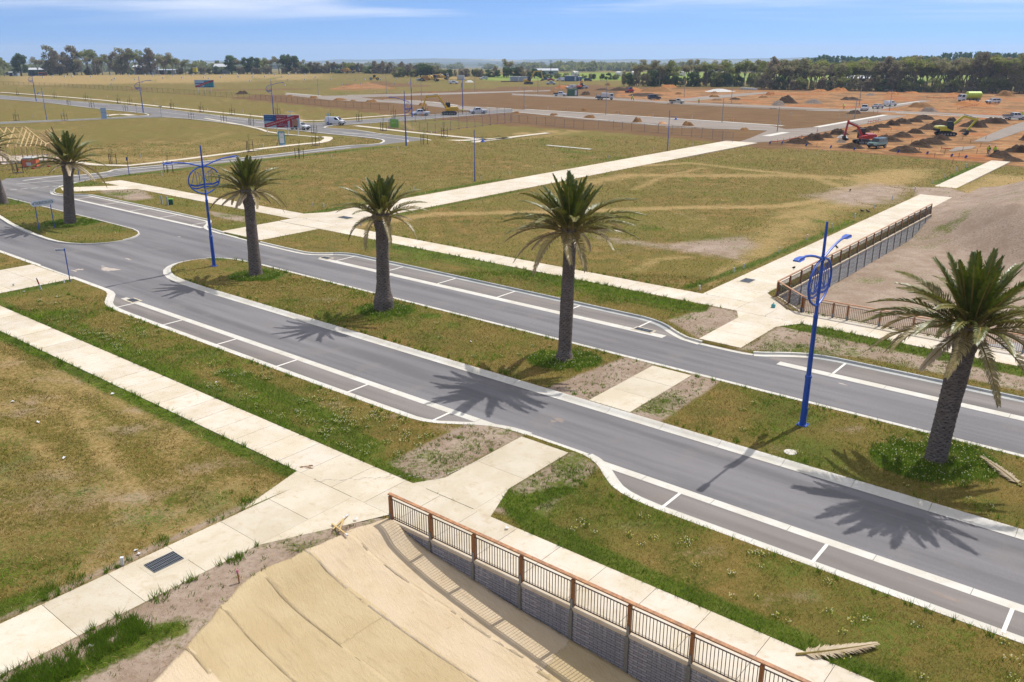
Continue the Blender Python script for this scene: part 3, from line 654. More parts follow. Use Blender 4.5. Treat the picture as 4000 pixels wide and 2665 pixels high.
# ================================================================== JUTE MATS ON THE BANK
def jute_mat(name, c1, c2):
    t = NT(name); p = t.pos(); pa = t.scale(t.scale(p, (1,1,1), R(39)), (.4,3,1))
    n = t.noise(p, .7, 5, .6); s = t.noise(pa, 1.3, 5, .6); f = t.noise(p, 60, 2, .6)
    c = t.mix(t.ramp(n, .3, .7), pc(*c1), pc(*c2)); c = t.mix(t.math('MULTIPLY', t.ramp(s, .55, .75), .5), c, pc(*[x*.84 for x in c1]))
    c = t.mix(t.math('MULTIPLY', t.ramp(t.noise(p, 3.5, 4, .7), .62, .78), .4), c, pc(150,126,86))
    c = t.mix(t.math('MULTIPLY', t.ramp(f, .4, .7), .22), c, pc(*[x*.7 for x in c1]))
    t.set('Base Color', c); t.set('Roughness', .97); t.set('Specular IOR Level', .05); w_ = t.noise(t.scale(t.scale(p,(1,1,1),R(60)),(1.2,4.5,1)), 1.6, 5, .62, 1.2); t.bump(t.math('ADD', t.math('MULTIPLY', f, .4), t.math('ADD', s, t.math('MULTIPLY', w_, 1.3))), .6, .05); return t.mat
M_JUTE_D = jute_mat('jute_weathered', (204,180,138), (214,192,152)); M_JUTE_L = jute_mat('jute_fresh', (222,198,162), (230,208,176))
def jute(v0, v1, ua, ub, mat, lift, label, seed):
    vs = np.linspace(v0, v1, max(6, int((v1-v0)/.13))); us0 = np.linspace(0, 1, max(10, int((ub-ua)/.14)))
    S, V = np.meshgrid(us0, vs, indexing='ij'); cr = np.interp(V, CREST_V, CREST_U) - 0.25 + 0.35*(fbm(V,V*0,0.9,seed)-0.5)
    A = np.maximum(cr, ua) if ua < -24 else np.full_like(V, ua) + .12*(vnoise(V,V*0,1.4,seed)-.5)
    U = A + (ub-A)*S; V = V + .10*(vnoise(U, U*0, .45, seed+1)-.5)*np.where((V==v0)|(V==v1),1,.6)
    rel = (V-v0)/(v1-v0); wr = .02*(fbm(U*.7+V*1.5,V*2.2-U*.3,.8,seed+4)-.5)+.022*(fbm(U*2.2+V*3.6, V*4.4-U*1.6, 1.1, seed+5)-.5)
    edge = np.exp(-(np.minimum(rel,1-rel)*(v1-v0)/.14)**2)
    Z = VZ + h_basin1(U, V) + .0 + lift + wr + .012*edge*vnoise(U,V,1.1,seed+9)
    Z = np.where(V > 19.3, Z + .07*sstep(19.3,20.05,V), Z)
    me = grid_mesh('erosion_mat', U, V, Z); me.materials.append(mat); me.polygons.foreach_set('use_smooth', np.ones(len(me.polygons), bool))
    o = bpy.data.objects.new('erosion_mat', me); COL.objects.link(o); so = o.modifiers.new('thick','SOLIDIFY'); so.thickness = .006
    tag(o, label, 'erosion mat', 'jute mats pegged over the bank')
jute(18.35, 20.06, -30, -13.6, M_JUTE_L, .016, 'pale jute mat strip tucked against the foot of the block wall', 1)
jute(18.2, 20.06, -13.7, 12, M_JUTE_D, .012, 'weathered jute mat strip at the lower foot of the block wall', 2)
jute(16.55, 18.45, -30, -13.2, M_JUTE_L, .016, 'pale jute mat strip second out from the block wall', 3)
jute(16.4, 18.4, -13.3, 12, M_JUTE_D, .012, 'weathered jute mat strip downhill of the pale second strip', 4)
jute(14.6, 16.7, -30, -19.2, M_JUTE_D, .012, 'wrinkled weathered jute mat strip on the crest of the bank', 5)
jute(14.6, 16.65, -19.3, 12, M_JUTE_D, .012, 'weathered jute mat strip below the wrinkled crest piece', 6)
jute(12.6, 14.75, -30, 12, M_JUTE_D, .012, 'long weathered jute mat strip in the middle of the bank', 7)
jute(10.7, 12.75, -30, 12, M_JUTE_D, .012, 'long weathered jute mat strip beside the last pale one', 8)
jute(8.6, 10.85, -30, 12, M_JUTE_L, .016, 'pale jute mat strip farthest from the block wall', 9)
jute(6.4, 8.7, -30, 12, M_JUTE_D, .012, 'outermost weathered jute mat strip at the bank edge', 10)

# ================================================================== RAILINGS AND RETAINING WALLS
def timber_mat(name, c):
    t = NT(name); p = t.scale(t.obj(), (6,6,60)); n = t.noise(p, 1, 4, .6)
    col = t.mix(t.ramp(n,.3,.7), pc(*[x*.82 for x in c]), pc(*[min(255,x*1.12) for x in c])); t.set('Base Color', t.hsv(col, val=t.math('ADD', t.math('MULTIPLY', t.rand(), .2), .9)))
    t.set('Roughness', .6); t.bump(n, .2, .01); return t.mat
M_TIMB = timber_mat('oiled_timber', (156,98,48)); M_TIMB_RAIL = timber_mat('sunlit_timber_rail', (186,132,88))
M_BAR = plain('bronze_steel', pc(70,58,56), .45, .08)
ME_BAR = {}
def railing(label, posts, z0=.14, height=1.14, rail_w=.15, group='timber topped railings round the basins', maxbars=290, spacing=.118, bw=.02):
    c = sum((Vector(p[:3]) if len(p)>2 else Vector((p[0],p[1],0)) for p in posts), Vector())/len(posts); c.z = 0
    t = thing('railing', label, 'railing', c, 0, group); P = [Vector((p[0],p[1],0))-c for p in posts]; nb = 0; rest = MB()
    for i, p in enumerate(P):
        d = (P[min(i+1,len(P)-1)]-P[max(i-1,0)]).normalized(); a = math.atan2(d.y,d.x)
        mb = MB(); mb.box((0,0,(height+.0-.12)/2), (.115,.115,height+.12)); mb.build('post', M_TIMB, t, loc=p+Vector((0,0,z0-.06))).rotation_euler = (0,0,a)
        mb = MB(); mb.box((0,-.075,.12), (.09,.03,.42)); mb.build('bracket', M_STEEL, t, loc=p+Vector((0,0,z0))).rotation_euler = (0,0,a)
    # handrail runs between corners
    s = 0
    for i in range(1, len(P)):
        last = i == len(P)-1
        turn = (not last) and (P[i+1]-P[i]).normalized().dot((P[i]-P[i-1]).normalized()) < .995
        if turn or last:
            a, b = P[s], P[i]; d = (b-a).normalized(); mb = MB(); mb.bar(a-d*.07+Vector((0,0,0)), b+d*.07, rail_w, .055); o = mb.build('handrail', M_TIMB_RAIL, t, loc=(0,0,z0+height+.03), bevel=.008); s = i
    for a, b in zip(P[:-1], P[1:]):
        d = b-a; L = d.length; d.normalize()
        mb = MB()
        for zz, w in ((height-.17,.034),(.1,.034)):
            mb = MB(); mb.bar(a+d*.06+Vector((0,0,z0+zz)), b-d*.06+Vector((0,0,z0+zz)), .03, w); mb.build('steel_rail', M_BAR, t)
        n = max(2, int(L/spacing))
        hb = height-.27
        if 'b' not in ME_BAR:
            mb = MB(); mb.box((0,0,hb/2), (bw,bw,hb)); ME_BAR['b'] = mb.mesh('baluster', M_BAR)
        for k in range(1, n):
            q = a + d*(L*k/n) + Vector((0,0,z0+.1))
            if nb < maxbars: mesh_obj('baluster', ME_BAR['b'], t, q, (0,0,math.atan2(d.y,d.x))); nb += 1
            else: rest.box(q+Vector((0,0,hb/2)), (bw,bw,hb), math.atan2(d.y,d.x))
    if rest.v: o = rest.build('balusters_beyond', M_BAR, t); o['kind'] = 'stuff'
    return t
us1 = [-22.55+2.215*k for k in range(16)]
railing('timber topped railing above the block wall and jute bank', [W(u,FENCE1_V) for u in us1])
vsR = [61.4+2.3*k for k in range(20)]
railing('timber topped railing along the pebbled wall and straight path', [W(WALLR_U,v) for v in vsR])
railing('short angled railing joining the two runs at the basin corner', [W(-23.6,61.25), W(-22.1,59.85), W(-20.6,58.42)])
usF = [-20.45,-18.35,-17.35,-15.2,-13.05,-10.9,-8.75,-6.6,-4.4,-2.2]
railing('timber topped railing between footpath and bare basin floor', [W(u,FENCE2_V) for u in usF])
def wall_mat(name, a, b, row, stone):
    t = NT(name); o = t.obj()
    if stone:
        v = t.vor(o, 7.5); vd = t.vor(o, 7.5, 'DISTANCE_TO_EDGE')
        c = t.mix(v['Color'], pc(*a), pc(*b)); s = t.sep(v['Color'])
        c = t.mix(t.ramp(s[0],.25,.85), pc(*a), pc(*b)); c = t.mix(t.ramp(vd['Distance'], .0, .10), pc(120,118,118), c)
        t.set('Base Color', c); t.set('Roughness', .9); t.bump(t.ramp(vd['Distance'], 0, .22), 1.0, .06)
    else:
        br = t.node('ShaderNodeTexBrick'); br.inputs['Scale'].default_value = 1.0; br.inputs['Brick Width'].default_value = .34; br.inputs['Row Height'].default_value = row
        br.inputs['Mortar Size'].default_value = .008; br.inputs['Color1'].default_value = pc(*a); br.inputs['Color2'].default_value = pc(*b); br.inputs['Mortar'].default_value = pc(64,62,68)
        m = t.node('ShaderNodeMapping'); m.inputs['Rotation'].default_value = (R(90),0,0); t.l.new(o, m.inputs[0]); t.l.new(m.outputs[0], br.inputs['Vector'])
        n = t.noise(o, 9, 5, .6); c = t.mix(t.math('MULTIPLY', t.ramp(n,.4,.7), .5), br.outputs['Color'], pc(*[x*.75 for x in a]))
        st = t.noise(t.scale(t.pos(), (3.2,3.2,.35)), 1.6, 4, .65); z = t.node('ShaderNodeSeparateXYZ'); t.l.new(t.pos(), z.inputs[0])
        k = t.math('MULTIPLY', t.ramp(st, .52, .66), t.ramp(z.outputs[2], -.55, .05)); c = t.mix(t.math('MULTIPLY', k, .75), c, pc(196,196,196))
        t.set('Base Color', c); t.set('Roughness', .9); t.bump(t.math('ADD', t.math('MULTIPLY', br.outputs['Fac'], -.6), n), .8, .04)
    return t.mat
M_BLOCK = wall_mat('split_stone_sleeper', (152,152,160), (180,176,180), .1, False); M_PEBB = wall_mat('pebbled_sleeper', (226,228,230), (255,255,252), .1, True)
M_CAP = concrete_mat('wall_capping', (214,196,168), (226,210,186), (190,160,120), .04)
M_HPOST = plain('dull_steel_post', pc(128,126,120), .6, .15, 6)
wall = thing('retaining_wall', 'dark split stone block wall beneath the railing beside the jute bank', 'retaining wall', W(-4,20.13))
base = W(-4,20.13)
for a, b in zip(us1[:-1], us1[1:]):
    zb = VZ + float(h_basin1(np.array([b]), np.array([20.1]))[0]) - .35; z = .02; k = 0
    while z > zb and z > -3.2:
        mb = MB(); mb.box((0,0,-.1), (b-a-.10,.10,.193)); o = mb.build('sleeper', M_BLOCK, wall, loc=W((a+b)/2, 20.135+random.uniform(-.006,.006), z)-base); o.rotation_euler = (0,0,ROT_U); z -= .2
    mb = MB(); mb.box((0,0,0), (b-a-.012,.28,.12)); o = mb.build('capping', M_CAP, wall, loc=W((a+b)/2, 20.22, .085)-base); o.rotation_euler = (0,0,ROT_U)
for u in us1[1:]:
    zb = VZ + float(h_basin1(np.array([u]), np.array([20.1]))[0]) - .35
    mb = MB(); mb.box((0,0,(zb+.05)/2), (.13,.16,abs(zb)+.05)); o = mb.build('steel_post', M_HPOST, wall, loc=W(u,20.12,.02)-base); o.rotation_euler = (0,0,ROT_U)
wallR = thing('retaining_wall', 'pale pebbled panel wall beneath the long straight railing', 'retaining wall', W(WALLR_U,82)); bR = W(WALLR_U,82)
for a, b in zip(vsR[:-1], vsR[1:]):
    for k in range(5):
        mb = MB(); mb.box((0,0,0), (b-a-.05,.14,.394)); o = mb.build('sleeper', M_PEBB, wallR, loc=W(WALLR_U+.03+random.uniform(-.008,.008),(a+b)/2,-.17-.4*k)-bR); o.rotation_euler = (0,0,ROT_V)
    mb = MB(); mb.box((0,0,0), (b-a-.012,.3,.1)); o = mb.build('capping', M_CAP, wallR, loc=W(WALLR_U-.02,(a+b)/2,.085)-bR); o.rotation_euler = (0,0,ROT_V)
for v in vsR:
    mb = MB(); mb.box((0,0,-1.0), (.1,.06,2.0)); o = mb.build('steel_post', M_HPOST, wallR, loc=W(WALLR_U+.12,v,.02)-bR); o.rotation_euler = (0,0,ROT_V)
wf = thing('retaining_wall', 'low concrete edge wall under the angled and front railings', 'retaining wall', W(-20.6,58.42)); bF = W(-20.6,58.42)
for a, b in [((-23.6,61.3),(-20.6,58.42))] + [((usF[i],58.42),(usF[i+1],58.42)) for i in range(len(usF)-1)] + [((-2.2,58.42),(15,58.42))]:
    A_, B_ = W(*a,-.9)-bF, W(*b,-.9)-bF; d = (B_-A_).normalized()*.006; mb = MB(); mb.bar(A_+d, B_-d, .2, 2.1); mb.build('panel', M_CAP, wf)
# puddle on the basin floor
M_WATER = NT('muddy_water'); M_WATER.set('Base Color', pc(150,140,128)); M_WATER.set('Roughness', .06); M_WATER.set('Specular IOR Level', .6); M_WATER.bump(M_WATER.noise(M_WATER.pos(), 2.5, 2, .5), .05, .02); M_WATER = M_WATER.mat
pg = W(-8.2, 63.2); pts = []
for k in range(40):
    a = 2*math.pi*k/40; rr_ = 1 + .28*math.sin(3*a+1) + .15*math.sin(7*a); pts.append((pg.x + 4.6*rr_*math.cos(a), pg.y + 2.9*rr_*math.sin(a)))
o = sheet('puddle', pts, -1.585, M_WATER); o['kind'] = 'structure'
# ================================================================== PALMS
def leaf_mat(name, c1, c2, dry, dk=.25, trans=.2):
    t = NT(name); o = t.obj(); n = t.noise(o, 3.0, 3, .6); r = t.rand()
    c = t.mix(t.ramp(n,.3,.7), pc(*c1), pc(*c2)); c = t.mix(t.math('MULTIPLY', t.ramp(r,.55,1.0), dk), c, pc(*dry))
    t.set('Base Color', c); t.set('Roughness', .42); t.set('Specular IOR Level', .45)
    tr = t.node('ShaderNodeBsdfTranslucent'); t.l.new(t.hsv(c, val=1.2), tr.inputs[0]); ms = t.node('ShaderNodeMixShader'); ms.inputs[0].default_value = trans
    t.l.new(t.bsdf.outputs[0], ms.inputs[1]); t.l.new(tr.outputs[0], ms.inputs[2]); t.l.new(ms.outputs[0], t.out.inputs[0]); return t.mat
M_FROND = leaf_mat('palm_leaf', (88,96,30), (134,130,50), (156,134,66)); M_FROND_Y = leaf_mat('palm_leaf_young', (74,94,26), (114,124,38), (134,130,48))
M_FROND_O = leaf_mat('palm_leaf_old', (140,128,72), (176,154,106), (196,170,124), .8); M_DEAD = leaf_mat('palm_leaf_dead', (190,166,128), (216,196,162), (170,146,110), .6, .1)
M_STALK = plain('palm_stalk', pc(150,128,62), .5, .2, 4)
def frond_mesh(name, L, sag, mat, seed, npair=44, twist=.25, ll=.46, curl=0.0, vfold=.62):
    rnd = random.Random(seed); mb = MB(); pts = []; N = 14
    def rp(t): return Vector((L*(t-.10*sag*t**3), .10*L*curl*t*t, -sag*L*.5*t**2.1 + .05*L*t))
    for i in range(N): pts.append(rp(i/(N-1)))
    mb.cur = 1; mb.tube(pts, [.045*(1-i/(N-1))**.7+.006 for i in range(N)], 5, caps=False); mb.cur = 0
    for i in range(npair):
        t = .10 + .9*(i+.5)/npair; p = rp(t); d = (rp(min(1,t+.02))-rp(t-.02)).normalized(); side = Vector((0,1,0)); side = (side - d*side.dot(d)).normalized(); up = side.cross(d).normalized()*-1
        if up.z < 0: up = -up
        l = ll*(.25+.95*math.sin(math.pi*min(1,(t*.93+.05)**.75))**.8)*rnd.uniform(.85,1.12)
        for s in (-1,1):
            fw = .68+.5*t + rnd.uniform(-.12,.12); dirv = (d*fw + side*s*(.92-.2*t) + up*(vfold*rnd.uniform(.5,1.3)*(1-.5*t))).normalized()
            w = .031*rnd.uniform(.8,1.2); wv = (d - dirv*d.dot(dirv)).normalized()*w
            m = p + dirv*l*.55; tip = p + dirv*l + Vector((0,0,-.16*l*rnd.uniform(.3,1.6)*(1+twist)))
            b = len(mb.v); mb.add([p-wv*.6, p+wv*.6, m+wv, m-wv, tip], [(0,1,2,3),(3,2,4)])
    me = mb.mesh(name, [mat, M_STALK]); return me
FR = {'young':[frond_mesh('frond',3.0,.22,M_FROND_Y,1,46,vfold=.7),frond_mesh('frond',3.0,.34,M_FROND_Y,2,46,curl=.5)],
      'mid':[frond_mesh('frond',3.6,.78,M_FROND,3,curl=.3),frond_mesh('frond',3.6,.95,M_FROND,4,curl=-.5),frond_mesh('frond',3.5,.86,M_FROND,5)],
      'low':[frond_mesh('frond',3.5,1.1,M_FROND_O,6,curl=.4),frond_mesh('frond',3.5,.95,M_FROND_O,7,curl=-.3)],
      'dead':[frond_mesh('frond',2.9,.75,M_DEAD,8,34,ll=.36,vfold=-.2),frond_mesh('frond',2.6,.55,M_DEAD,9,34,ll=.34,vfold=-.3)]}
def bark_mat():
    t = NT('palm_bark'); o = t.obj(); n = t.noise(t.scale(o,(3,3,9)), 1.6, 5, .65); b = t.noise(o, .9, 3, .5); h = t.attr('relief'); hs = t.sep(h)
    c = t.mix(t.ramp(n,.3,.7), pc(104,94,90), pc(152,140,130)); c = t.mix(t.math('MULTIPLY', t.ramp(b,.5,.7), .5), c, pc(116,98,84))
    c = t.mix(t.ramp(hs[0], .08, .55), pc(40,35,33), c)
    t.set('Base Color', c); t.set('Roughness', .95); t.set('Specular IOR Level', .15); t.bump(n, .6, .05); return t.mat
M_BARK = bark_mat()
def trunk_mesh(h, prof, lean, seed, crown=.42):
    n = 52; rows = int(h/.035); th = np.linspace(0, 2*np.pi, n, endpoint=False); z = np.linspace(-.25, h, rows)
    Z, T = np.meshgrid(z, th, indexing='ij'); r = np.interp(Z, [p[0] for p in prof], [p[1] for p in prof])
    big = sstep(h-.95, h-.7, Z); kz = 8.2*(1-big) + 6.0*big; k = 11
    a = k*T/(2*np.pi) + kz*Z*.5; b = k*T/(2*np.pi) - kz*Z*.5; fa = np.abs((a%1)-.5)*2; fb = np.abs((b%1)-.5)*2
    scale_ = np.clip(1-np.maximum(fa,fb)**3, 0, 1); ring = ((kz*Z + .35*np.sin(3*T+Z) )%1); rel = .55*scale_ + .45*(ring**.8)
    rel = rel*(.75+.5*vnoise(T*6, Z*14, 1.0, seed)); amp = .055 + .05*big
    rr_ = r + amp*(rel-.4) + .02*(vnoise(T*3,Z*2.5,1.,seed+2)-.5)
    lx = lean[0]*(Z/h)**1.3; ly = lean[1]*(Z/h)**1.3
    co = np.stack([lx+rr_*np.cos(T), ly+rr_*np.sin(T), Z], -1).reshape(-1,3); i = np.arange(rows*n).reshape(rows,n); j = np.roll(i,-1,1)
    q = np.stack([i[:-1],j[:-1],j[1:],i[1:]],-1).reshape(-1,4); me = np_mesh('trunk', co, q); set_attr(me, 'relief', np.repeat(np.clip(rel,0,1).reshape(-1,1),3,1)); me.materials.append(M_BARK)
    me.polygons.foreach_set('use_smooth', np.ones(len(me.polygons), bool)); return me
def palm(px, h, prof, label, top_px=None, fs=1.0, n=66, seed=1, upright=0.0, dead=12, wind=(0,0)):
    rnd = random.Random(seed); g = G(*px, VZ); t = thing('palm_tree', label, 'palm tree', g, 0, 'date palms along the median'); lean = (0,0)
    if top_px:   # lean of the trunk, read off the photograph at trunk height, sideways only
        k = (g - Vector((0,0,CAM_H))).length; xw = None
        p = G(top_px[0], top_px[1], VZ+h); lean = (p.x-g.x, 0) if abs(p.y-g.y) > 1.2 else (p.x-g.x, p.y-g.y)
        lean = (max(-.9,min(.9,lean[0])), max(-.5,min(.5,lean[1])))
    prof = [(z*h, r*1.14) for z, r in prof]
    mesh_obj('trunk', trunk_mesh(h, prof, lean, seed), t)
    c = Vector((lean[0], lean[1], h-.12)); rt = prof[-1][1]
    mb = MB(); mb.lathe([(rt*.98,-.35),(rt*1.05,-.1),(rt*.85,.12),(rt*.45,.38),(.05,.5)], 14); mb.build('crown_heart', M_STALK, t, smooth=True, loc=c)
    for i in range(n):
        f = (i+.5)/n; el = 86 - (94-upright*30)*f**(1.2+.4*upright) + rnd.uniform(-7,7); az = i*137.508 + rnd.uniform(-9,9)
        kind = 'young' if f < .42 else ('mid' if f < .80 else 'low')
        if i >= n-dead: kind = 'dead' if rnd.random() < .62 else 'low'; el = rnd.uniform(-20,10)
        me = rnd.choice(FR[kind]); s = fs*rnd.uniform(.88,1.1)*(1.0 if f > .06 else .8)
        rad = rt*(.25+.75*f); a = R(az); rot = Euler((rnd.uniform(-.35,.35), -R(el), a), 'XYZ')
        q = Matrix.Rotation(a,4,'Z') @ Matrix.Rotation(-R(el),4,'Y') @ Matrix.Rotation(rnd.uniform(-.4,.4),4,'X')
        loc = c + Vector((rad*math.cos(a), rad*math.sin(a), .36*(1-f)-.18))
        mesh_obj('frond', me, t, loc, q.to_euler(), s)
    return t
palm((2205,1405), 8.2, [(0,.50),(.03,.44),(.08,.34),(.45,.33),(.62,.30),(.80,.30),(.88,.33),(.95,.46),(1,.50)], 'tall slender palm with wide drooping crown beside the median driveway', (2232,895), 1.02, 60, 11, 0.2, 5)
palm((3655,1795), 6.7, [(0,.43),(.04,.40),(.3,.38),(.6,.40),(.8,.39),(.86,.44),(.93,.56),(1,.58)], 'leaning palm with the widest crown, near the tall blue lamp post', (3795,1265), 1.0, 72, 23, 0.16, 8)
palm((1500,1210), 7.2, [(0,.60),(.10,.62),(.20,.46),(.3,.40),(.6,.37),(.8,.37),(.84,.42),(.93,.54),(1,.55)], 'palm with a bulging ball shaped trunk foot and upright crown', (1490,830), .80, 52, 37, .6, 8)
palm((1000,1075), 7.2, [(0,.50),(.05,.46),(.3,.40),(.6,.37),(.8,.36),(.85,.44),(.93,.52),(1,.52)], 'palm with many hanging tan fronds next to the double armed lamp', (968,735), .84, 60, 41, .5, 12)
palm((275,872), 6.6, [(0,.56),(.05,.52),(.3,.46),(.6,.42),(.8,.42),(.85,.50),(.93,.60),(1,.60)], 'palm standing behind the two post street name sign', (255,640), 1.05, 54, 53, .2, 10)
palm((12,795), 6.4, [(0,.55),(.05,.5),(.3,.45),(.6,.42),(.8,.42),(.85,.5),(.93,.58),(1,.58)], 'palm cut off at the frame edge near the timber house frame', (-20,560), 1.1, 70, 61, .1, 20)
# fallen fronds
M_ = frond_mesh('fallen_frond', 3.0, .05, M_DEAD, 77, 48, ll=.42, vfold=.1, curl=.9)
for p0, p1, lab in (((3110,2556),(3440,2545),'dry palm frond lying on the verge edge by the footpath'),((3990,1900),(3850,1790),'dry palm frond lying on the median near the leaning palm')):
    a, b = G(*p0, VZ+.06), G(*p1, VZ+.06); o = mesh_obj('fallen_frond', M_, None, a, (0,-.02,math.atan2(b.y-a.y,b.x-a.x)), (b-a).length/3.0); tag(o, lab, 'palm frond', 'fallen palm fronds')

# ================================================================== LAMPS
M_BLUE = NT('blue_enamel'); M_BLUE.set('Base Color', M_BLUE.mix(M_BLUE.ramp(M_BLUE.noise(M_BLUE.scale(M_BLUE.obj(),(3,3,.6)), 1.2, 5, .65),.42,.72), pc(24,76,176,.8), pc(52,100,182,.8))); M_BLUE.set('Roughness', .42); M_BLUE.set('Specular IOR Level', .5); M_BLUE = M_BLUE.mat
M_HATCH = plain('hatch_blue', pc(40,88,170), .5, .08, 6)
M_LENS = plain('lamp_lens', pc(210,215,220), .2, .03)
def lamp_head(t, p, ang, mat=None, s=1.0):
    mb = MB(); M = Matrix.Translation(p) @ Matrix.Rotation(ang,4,'Z') @ Matrix.Scale(s,4)
    prof = [(-.1,-.03),(.12,-.07),(.72,-.07),(.86,-.02),(.84,.03),(.62,.08),(.1,.06),(-.1,.03)]
    mb.profile(prof, -.17, .17, M, [.1,.02,0,.05,.06,.04,.05,.1]); h = mb.build('lamp_head', mat or M_BLUE, t, bevel=.012)
    mb = MB(); mb.box((0,0,0), (.45,.24,.02), M=M @ Matrix.Translation((.42,0,-.078))); mb.build('lens', M_LENS, h)
def ornate_lamp(px, label, arms, rings, rz, H=10.3, group='tall blue ornamental lamp posts', z=None):
    g = G(*px, VZ if z is None else z); t = thing('street_lamp', label, 'street lamp', g, rz, group)
    mb = MB(); mb.lathe([(.17,-.1),(.155,.3),(.145,2.6)], 14); mb.build('lower_pole', M_BLUE, t, smooth=True)
    mb = MB(); mb.lathe([(.165,0),(.165,.1),(.13,.14)], 14, (0,0,2.55)); mb.build('collar', M_BLUE, t, smooth=True)
    mb = MB(); mb.box((0,0,.02),(.5,.5,.04)); bp = mb.build('base_plate', M_BLUE, t)
    for bx_, by_ in ((-.19,-.19),(.19,-.19),(.19,.19),(-.19,.19)): mb = MB(); mb.lathe([(.03,.04),(.03,.1),(.01,.11)],6,(bx_,by_,0)); mb.build('bolt', M_STEEL, bp)
    mb = MB(); mb.box((0,-.15,.75),(.12,.03,.4)); mb.build('hatch', M_HATCH, t)
    mb = MB(); mb.lathe([(.122,2.6),(.108,5.6),(.118,5.62),(.118,5.75),(.085,5.8),(.075,8.4),(.06,H-.2),(.045,H)], 12); mb.build('pole', M_BLUE, t, smooth=True)
    J = 8.55
    mb = MB(); mb.lathe([(.11,-.09),(.11,.09)], 10, (0,0,J)); mb.build('hub', M_BLUE, t)
    for s in arms:
        pts = [(s*x, 0, J+dz) for x, dz in ((.05,0),(.55,.15),(1.1,.31),(1.7,.44),(2.25,.52),(2.7,.54))]
        mb = MB(); mb.tube(pts, .058, 8); mb.build('arm', M_BLUE, t, smooth=True); lamp_head(t, Vector((s*2.65,0,J+.54)), 0 if s > 0 else math.pi)
    for s in rings:
        pts = [(s*x, 0, J+dz) for x, dz in ((.03,0),(.5,-.08),(.95,-.28),(1.3,-.62),(1.45,-1.05),(1.36,-1.45),(1.1,-1.8),(.72,-2.05),(.35,-2.2),(.03,-2.3))]
        pts = [Vector(p) for p in pts]; pp = []
        for k in range(len(pts)-1):
            p0, p1, p2, p3 = pts[max(k-1,0)], pts[k], pts[k+1], pts[min(k+2,len(pts)-1)]
            for q in range(3):
                u = q/3; pp.append(.5*((2*p1)+(-p0+p2)*u+(2*p0-5*p1+4*p2-p3)*u*u+(-p0+3*p1-3*p2+p3)*u**3))
        pp.append(pts[-1]); mb = MB(); mb.tube(pp, .058, 8); rg = mb.build('ring', M_BLUE, t, smooth=True)
        w = lambda x, dz: Vector((s*x, 0, J+dz))
        mb = MB()      # sails
        for a, b in ((w(.72,-.32),w(.66,-1.5)),(w(.78,-.32),w(1.22,-1.42)),(w(.66,-1.5),w(1.22,-1.45))): mb.bar(a, b, .035, .03)
        arc = [w(.60-.46*math.sin(math.pi*k/10)*1.0, -.38-1.1*k/10) for k in range(11)]; mb.tube(arc, .02, 5); arc2 = [w(.56-.14*math.sin(math.pi*k/10), -.38-1.1*k/10) for k in range(11)]; mb.tube(arc2, .018, 5)
        mb.build('sail', M_BLUE, t)
        for off, nm in ((-1.52,.085),(-1.74,.07)):
            mb = MB(); n = 14; vs = []
            for k in range(n+1):
                x = .06 + (1.30 if off > -1.6 else 1.1)*k/n; dz = off + .05*math.sin(5.2*x+1) + .06*x
                vs += [w(x,dz-nm)+Vector((0,-.012,0)), w(x,dz+nm*.7)+Vector((0,-.012,0)), w(x,dz+nm*.7)+Vector((0,.012,0)), w(x,dz-nm)+Vector((0,.012,0))]
            fs = [(4*k+a, 4*k+(a+1)%4, 4*k+4+(a+1)%4, 4*k+4+a) for k in range(n) for a in range(4)]; mb.add(vs, fs + [(0,1,2,3),(4*n+3,4*n+2,4*n+1,4*n)]); mb.build('wave', M_BLUE, t)
    return t
ornate_lamp((3135,1660), 'blue double armed lamp post with sailing boat ring, before the leaning palm', (-1,1), (-1,1), ROT_V)
ornate_lamp((837,1040), 'blue double armed lamp post with sailing boat ring at the rounded median end', (-1,1), (-1,1), ROT_V)
ornate_lamp((1587,571), 'single armed blue lamp post at the bend of the cross road', (-1,), (1,), R(-25), z=.05)
ornate_lamp((1610,457), 'single armed blue lamp post near the white pickup and yellow excavator', (-1,), (1,), R(-80), z=.05)
ornate_lamp((1808,432), 'single armed blue lamp post behind the second white pickup', (-1,), (1,), R(-100), z=.05, H=9.6)
ornate_lamp((560,440), 'single armed blue lamp post opposite the plain board sign', (1,), (-1,), R(8), z=.05)
ornate_lamp((1070,458), 'single armed blue lamp post behind the sold out billboard', (1,), (-1,), R(12), z=.05, H=9.3)
ornate_lamp((142,396), 'single armed blue lamp post on the far road towards the green shed', (1,), (-1,), R(10), z=.05)
def pendant_lamp(px, label, rz, H=7.3):
    t = thing('street_lamp', label, 'street lamp', G(*px, .02), rz, 'slim blue lamp posts with a bell shade')
    mb = MB(); mb.lathe([(.09,-.1),(.075,3.0),(.06,3.05),(.05,H)], 10); mb.build('pole', M_BLUE, t, smooth=True)
    mb = MB(); mb.tube([(0,0,H-1.15),(.5,0,H-1.1),(1.1,0,H-1.12),(1.25,0,H-1.12)], .03, 6); mb.tube([(0,0,H-1.6),(.45,0,H-1.13)], .02, 5); mb.build('arm', M_BLUE, t)
    mb = MB(); mb.lathe([(.03,.42),(.04,.25),(.10,.2),(.13,.08),(.30,-.1),(.33,-.16),(.30,-.17),(.02,-.1)], 14, (1.2,0,H-1.5)); mb.build('bell_shade', M_BLUE, t, smooth=True)
pendant_lamp((1855,713), 'slim blue lamp post with bell shade in the lot beyond the concrete lane', R(-5)); pendant_lamp((2607,590), 'slim blue lamp post with bell shade beside the temporary mesh fence', R(-5))
pendant_lamp((183,468), 'slim blue lamp post with bell shade beside the left side road', R(175), 8.2)
M_GALV = plain('galvanised_pole', pc(168,172,180), .5, .08, 2, metal=.3)
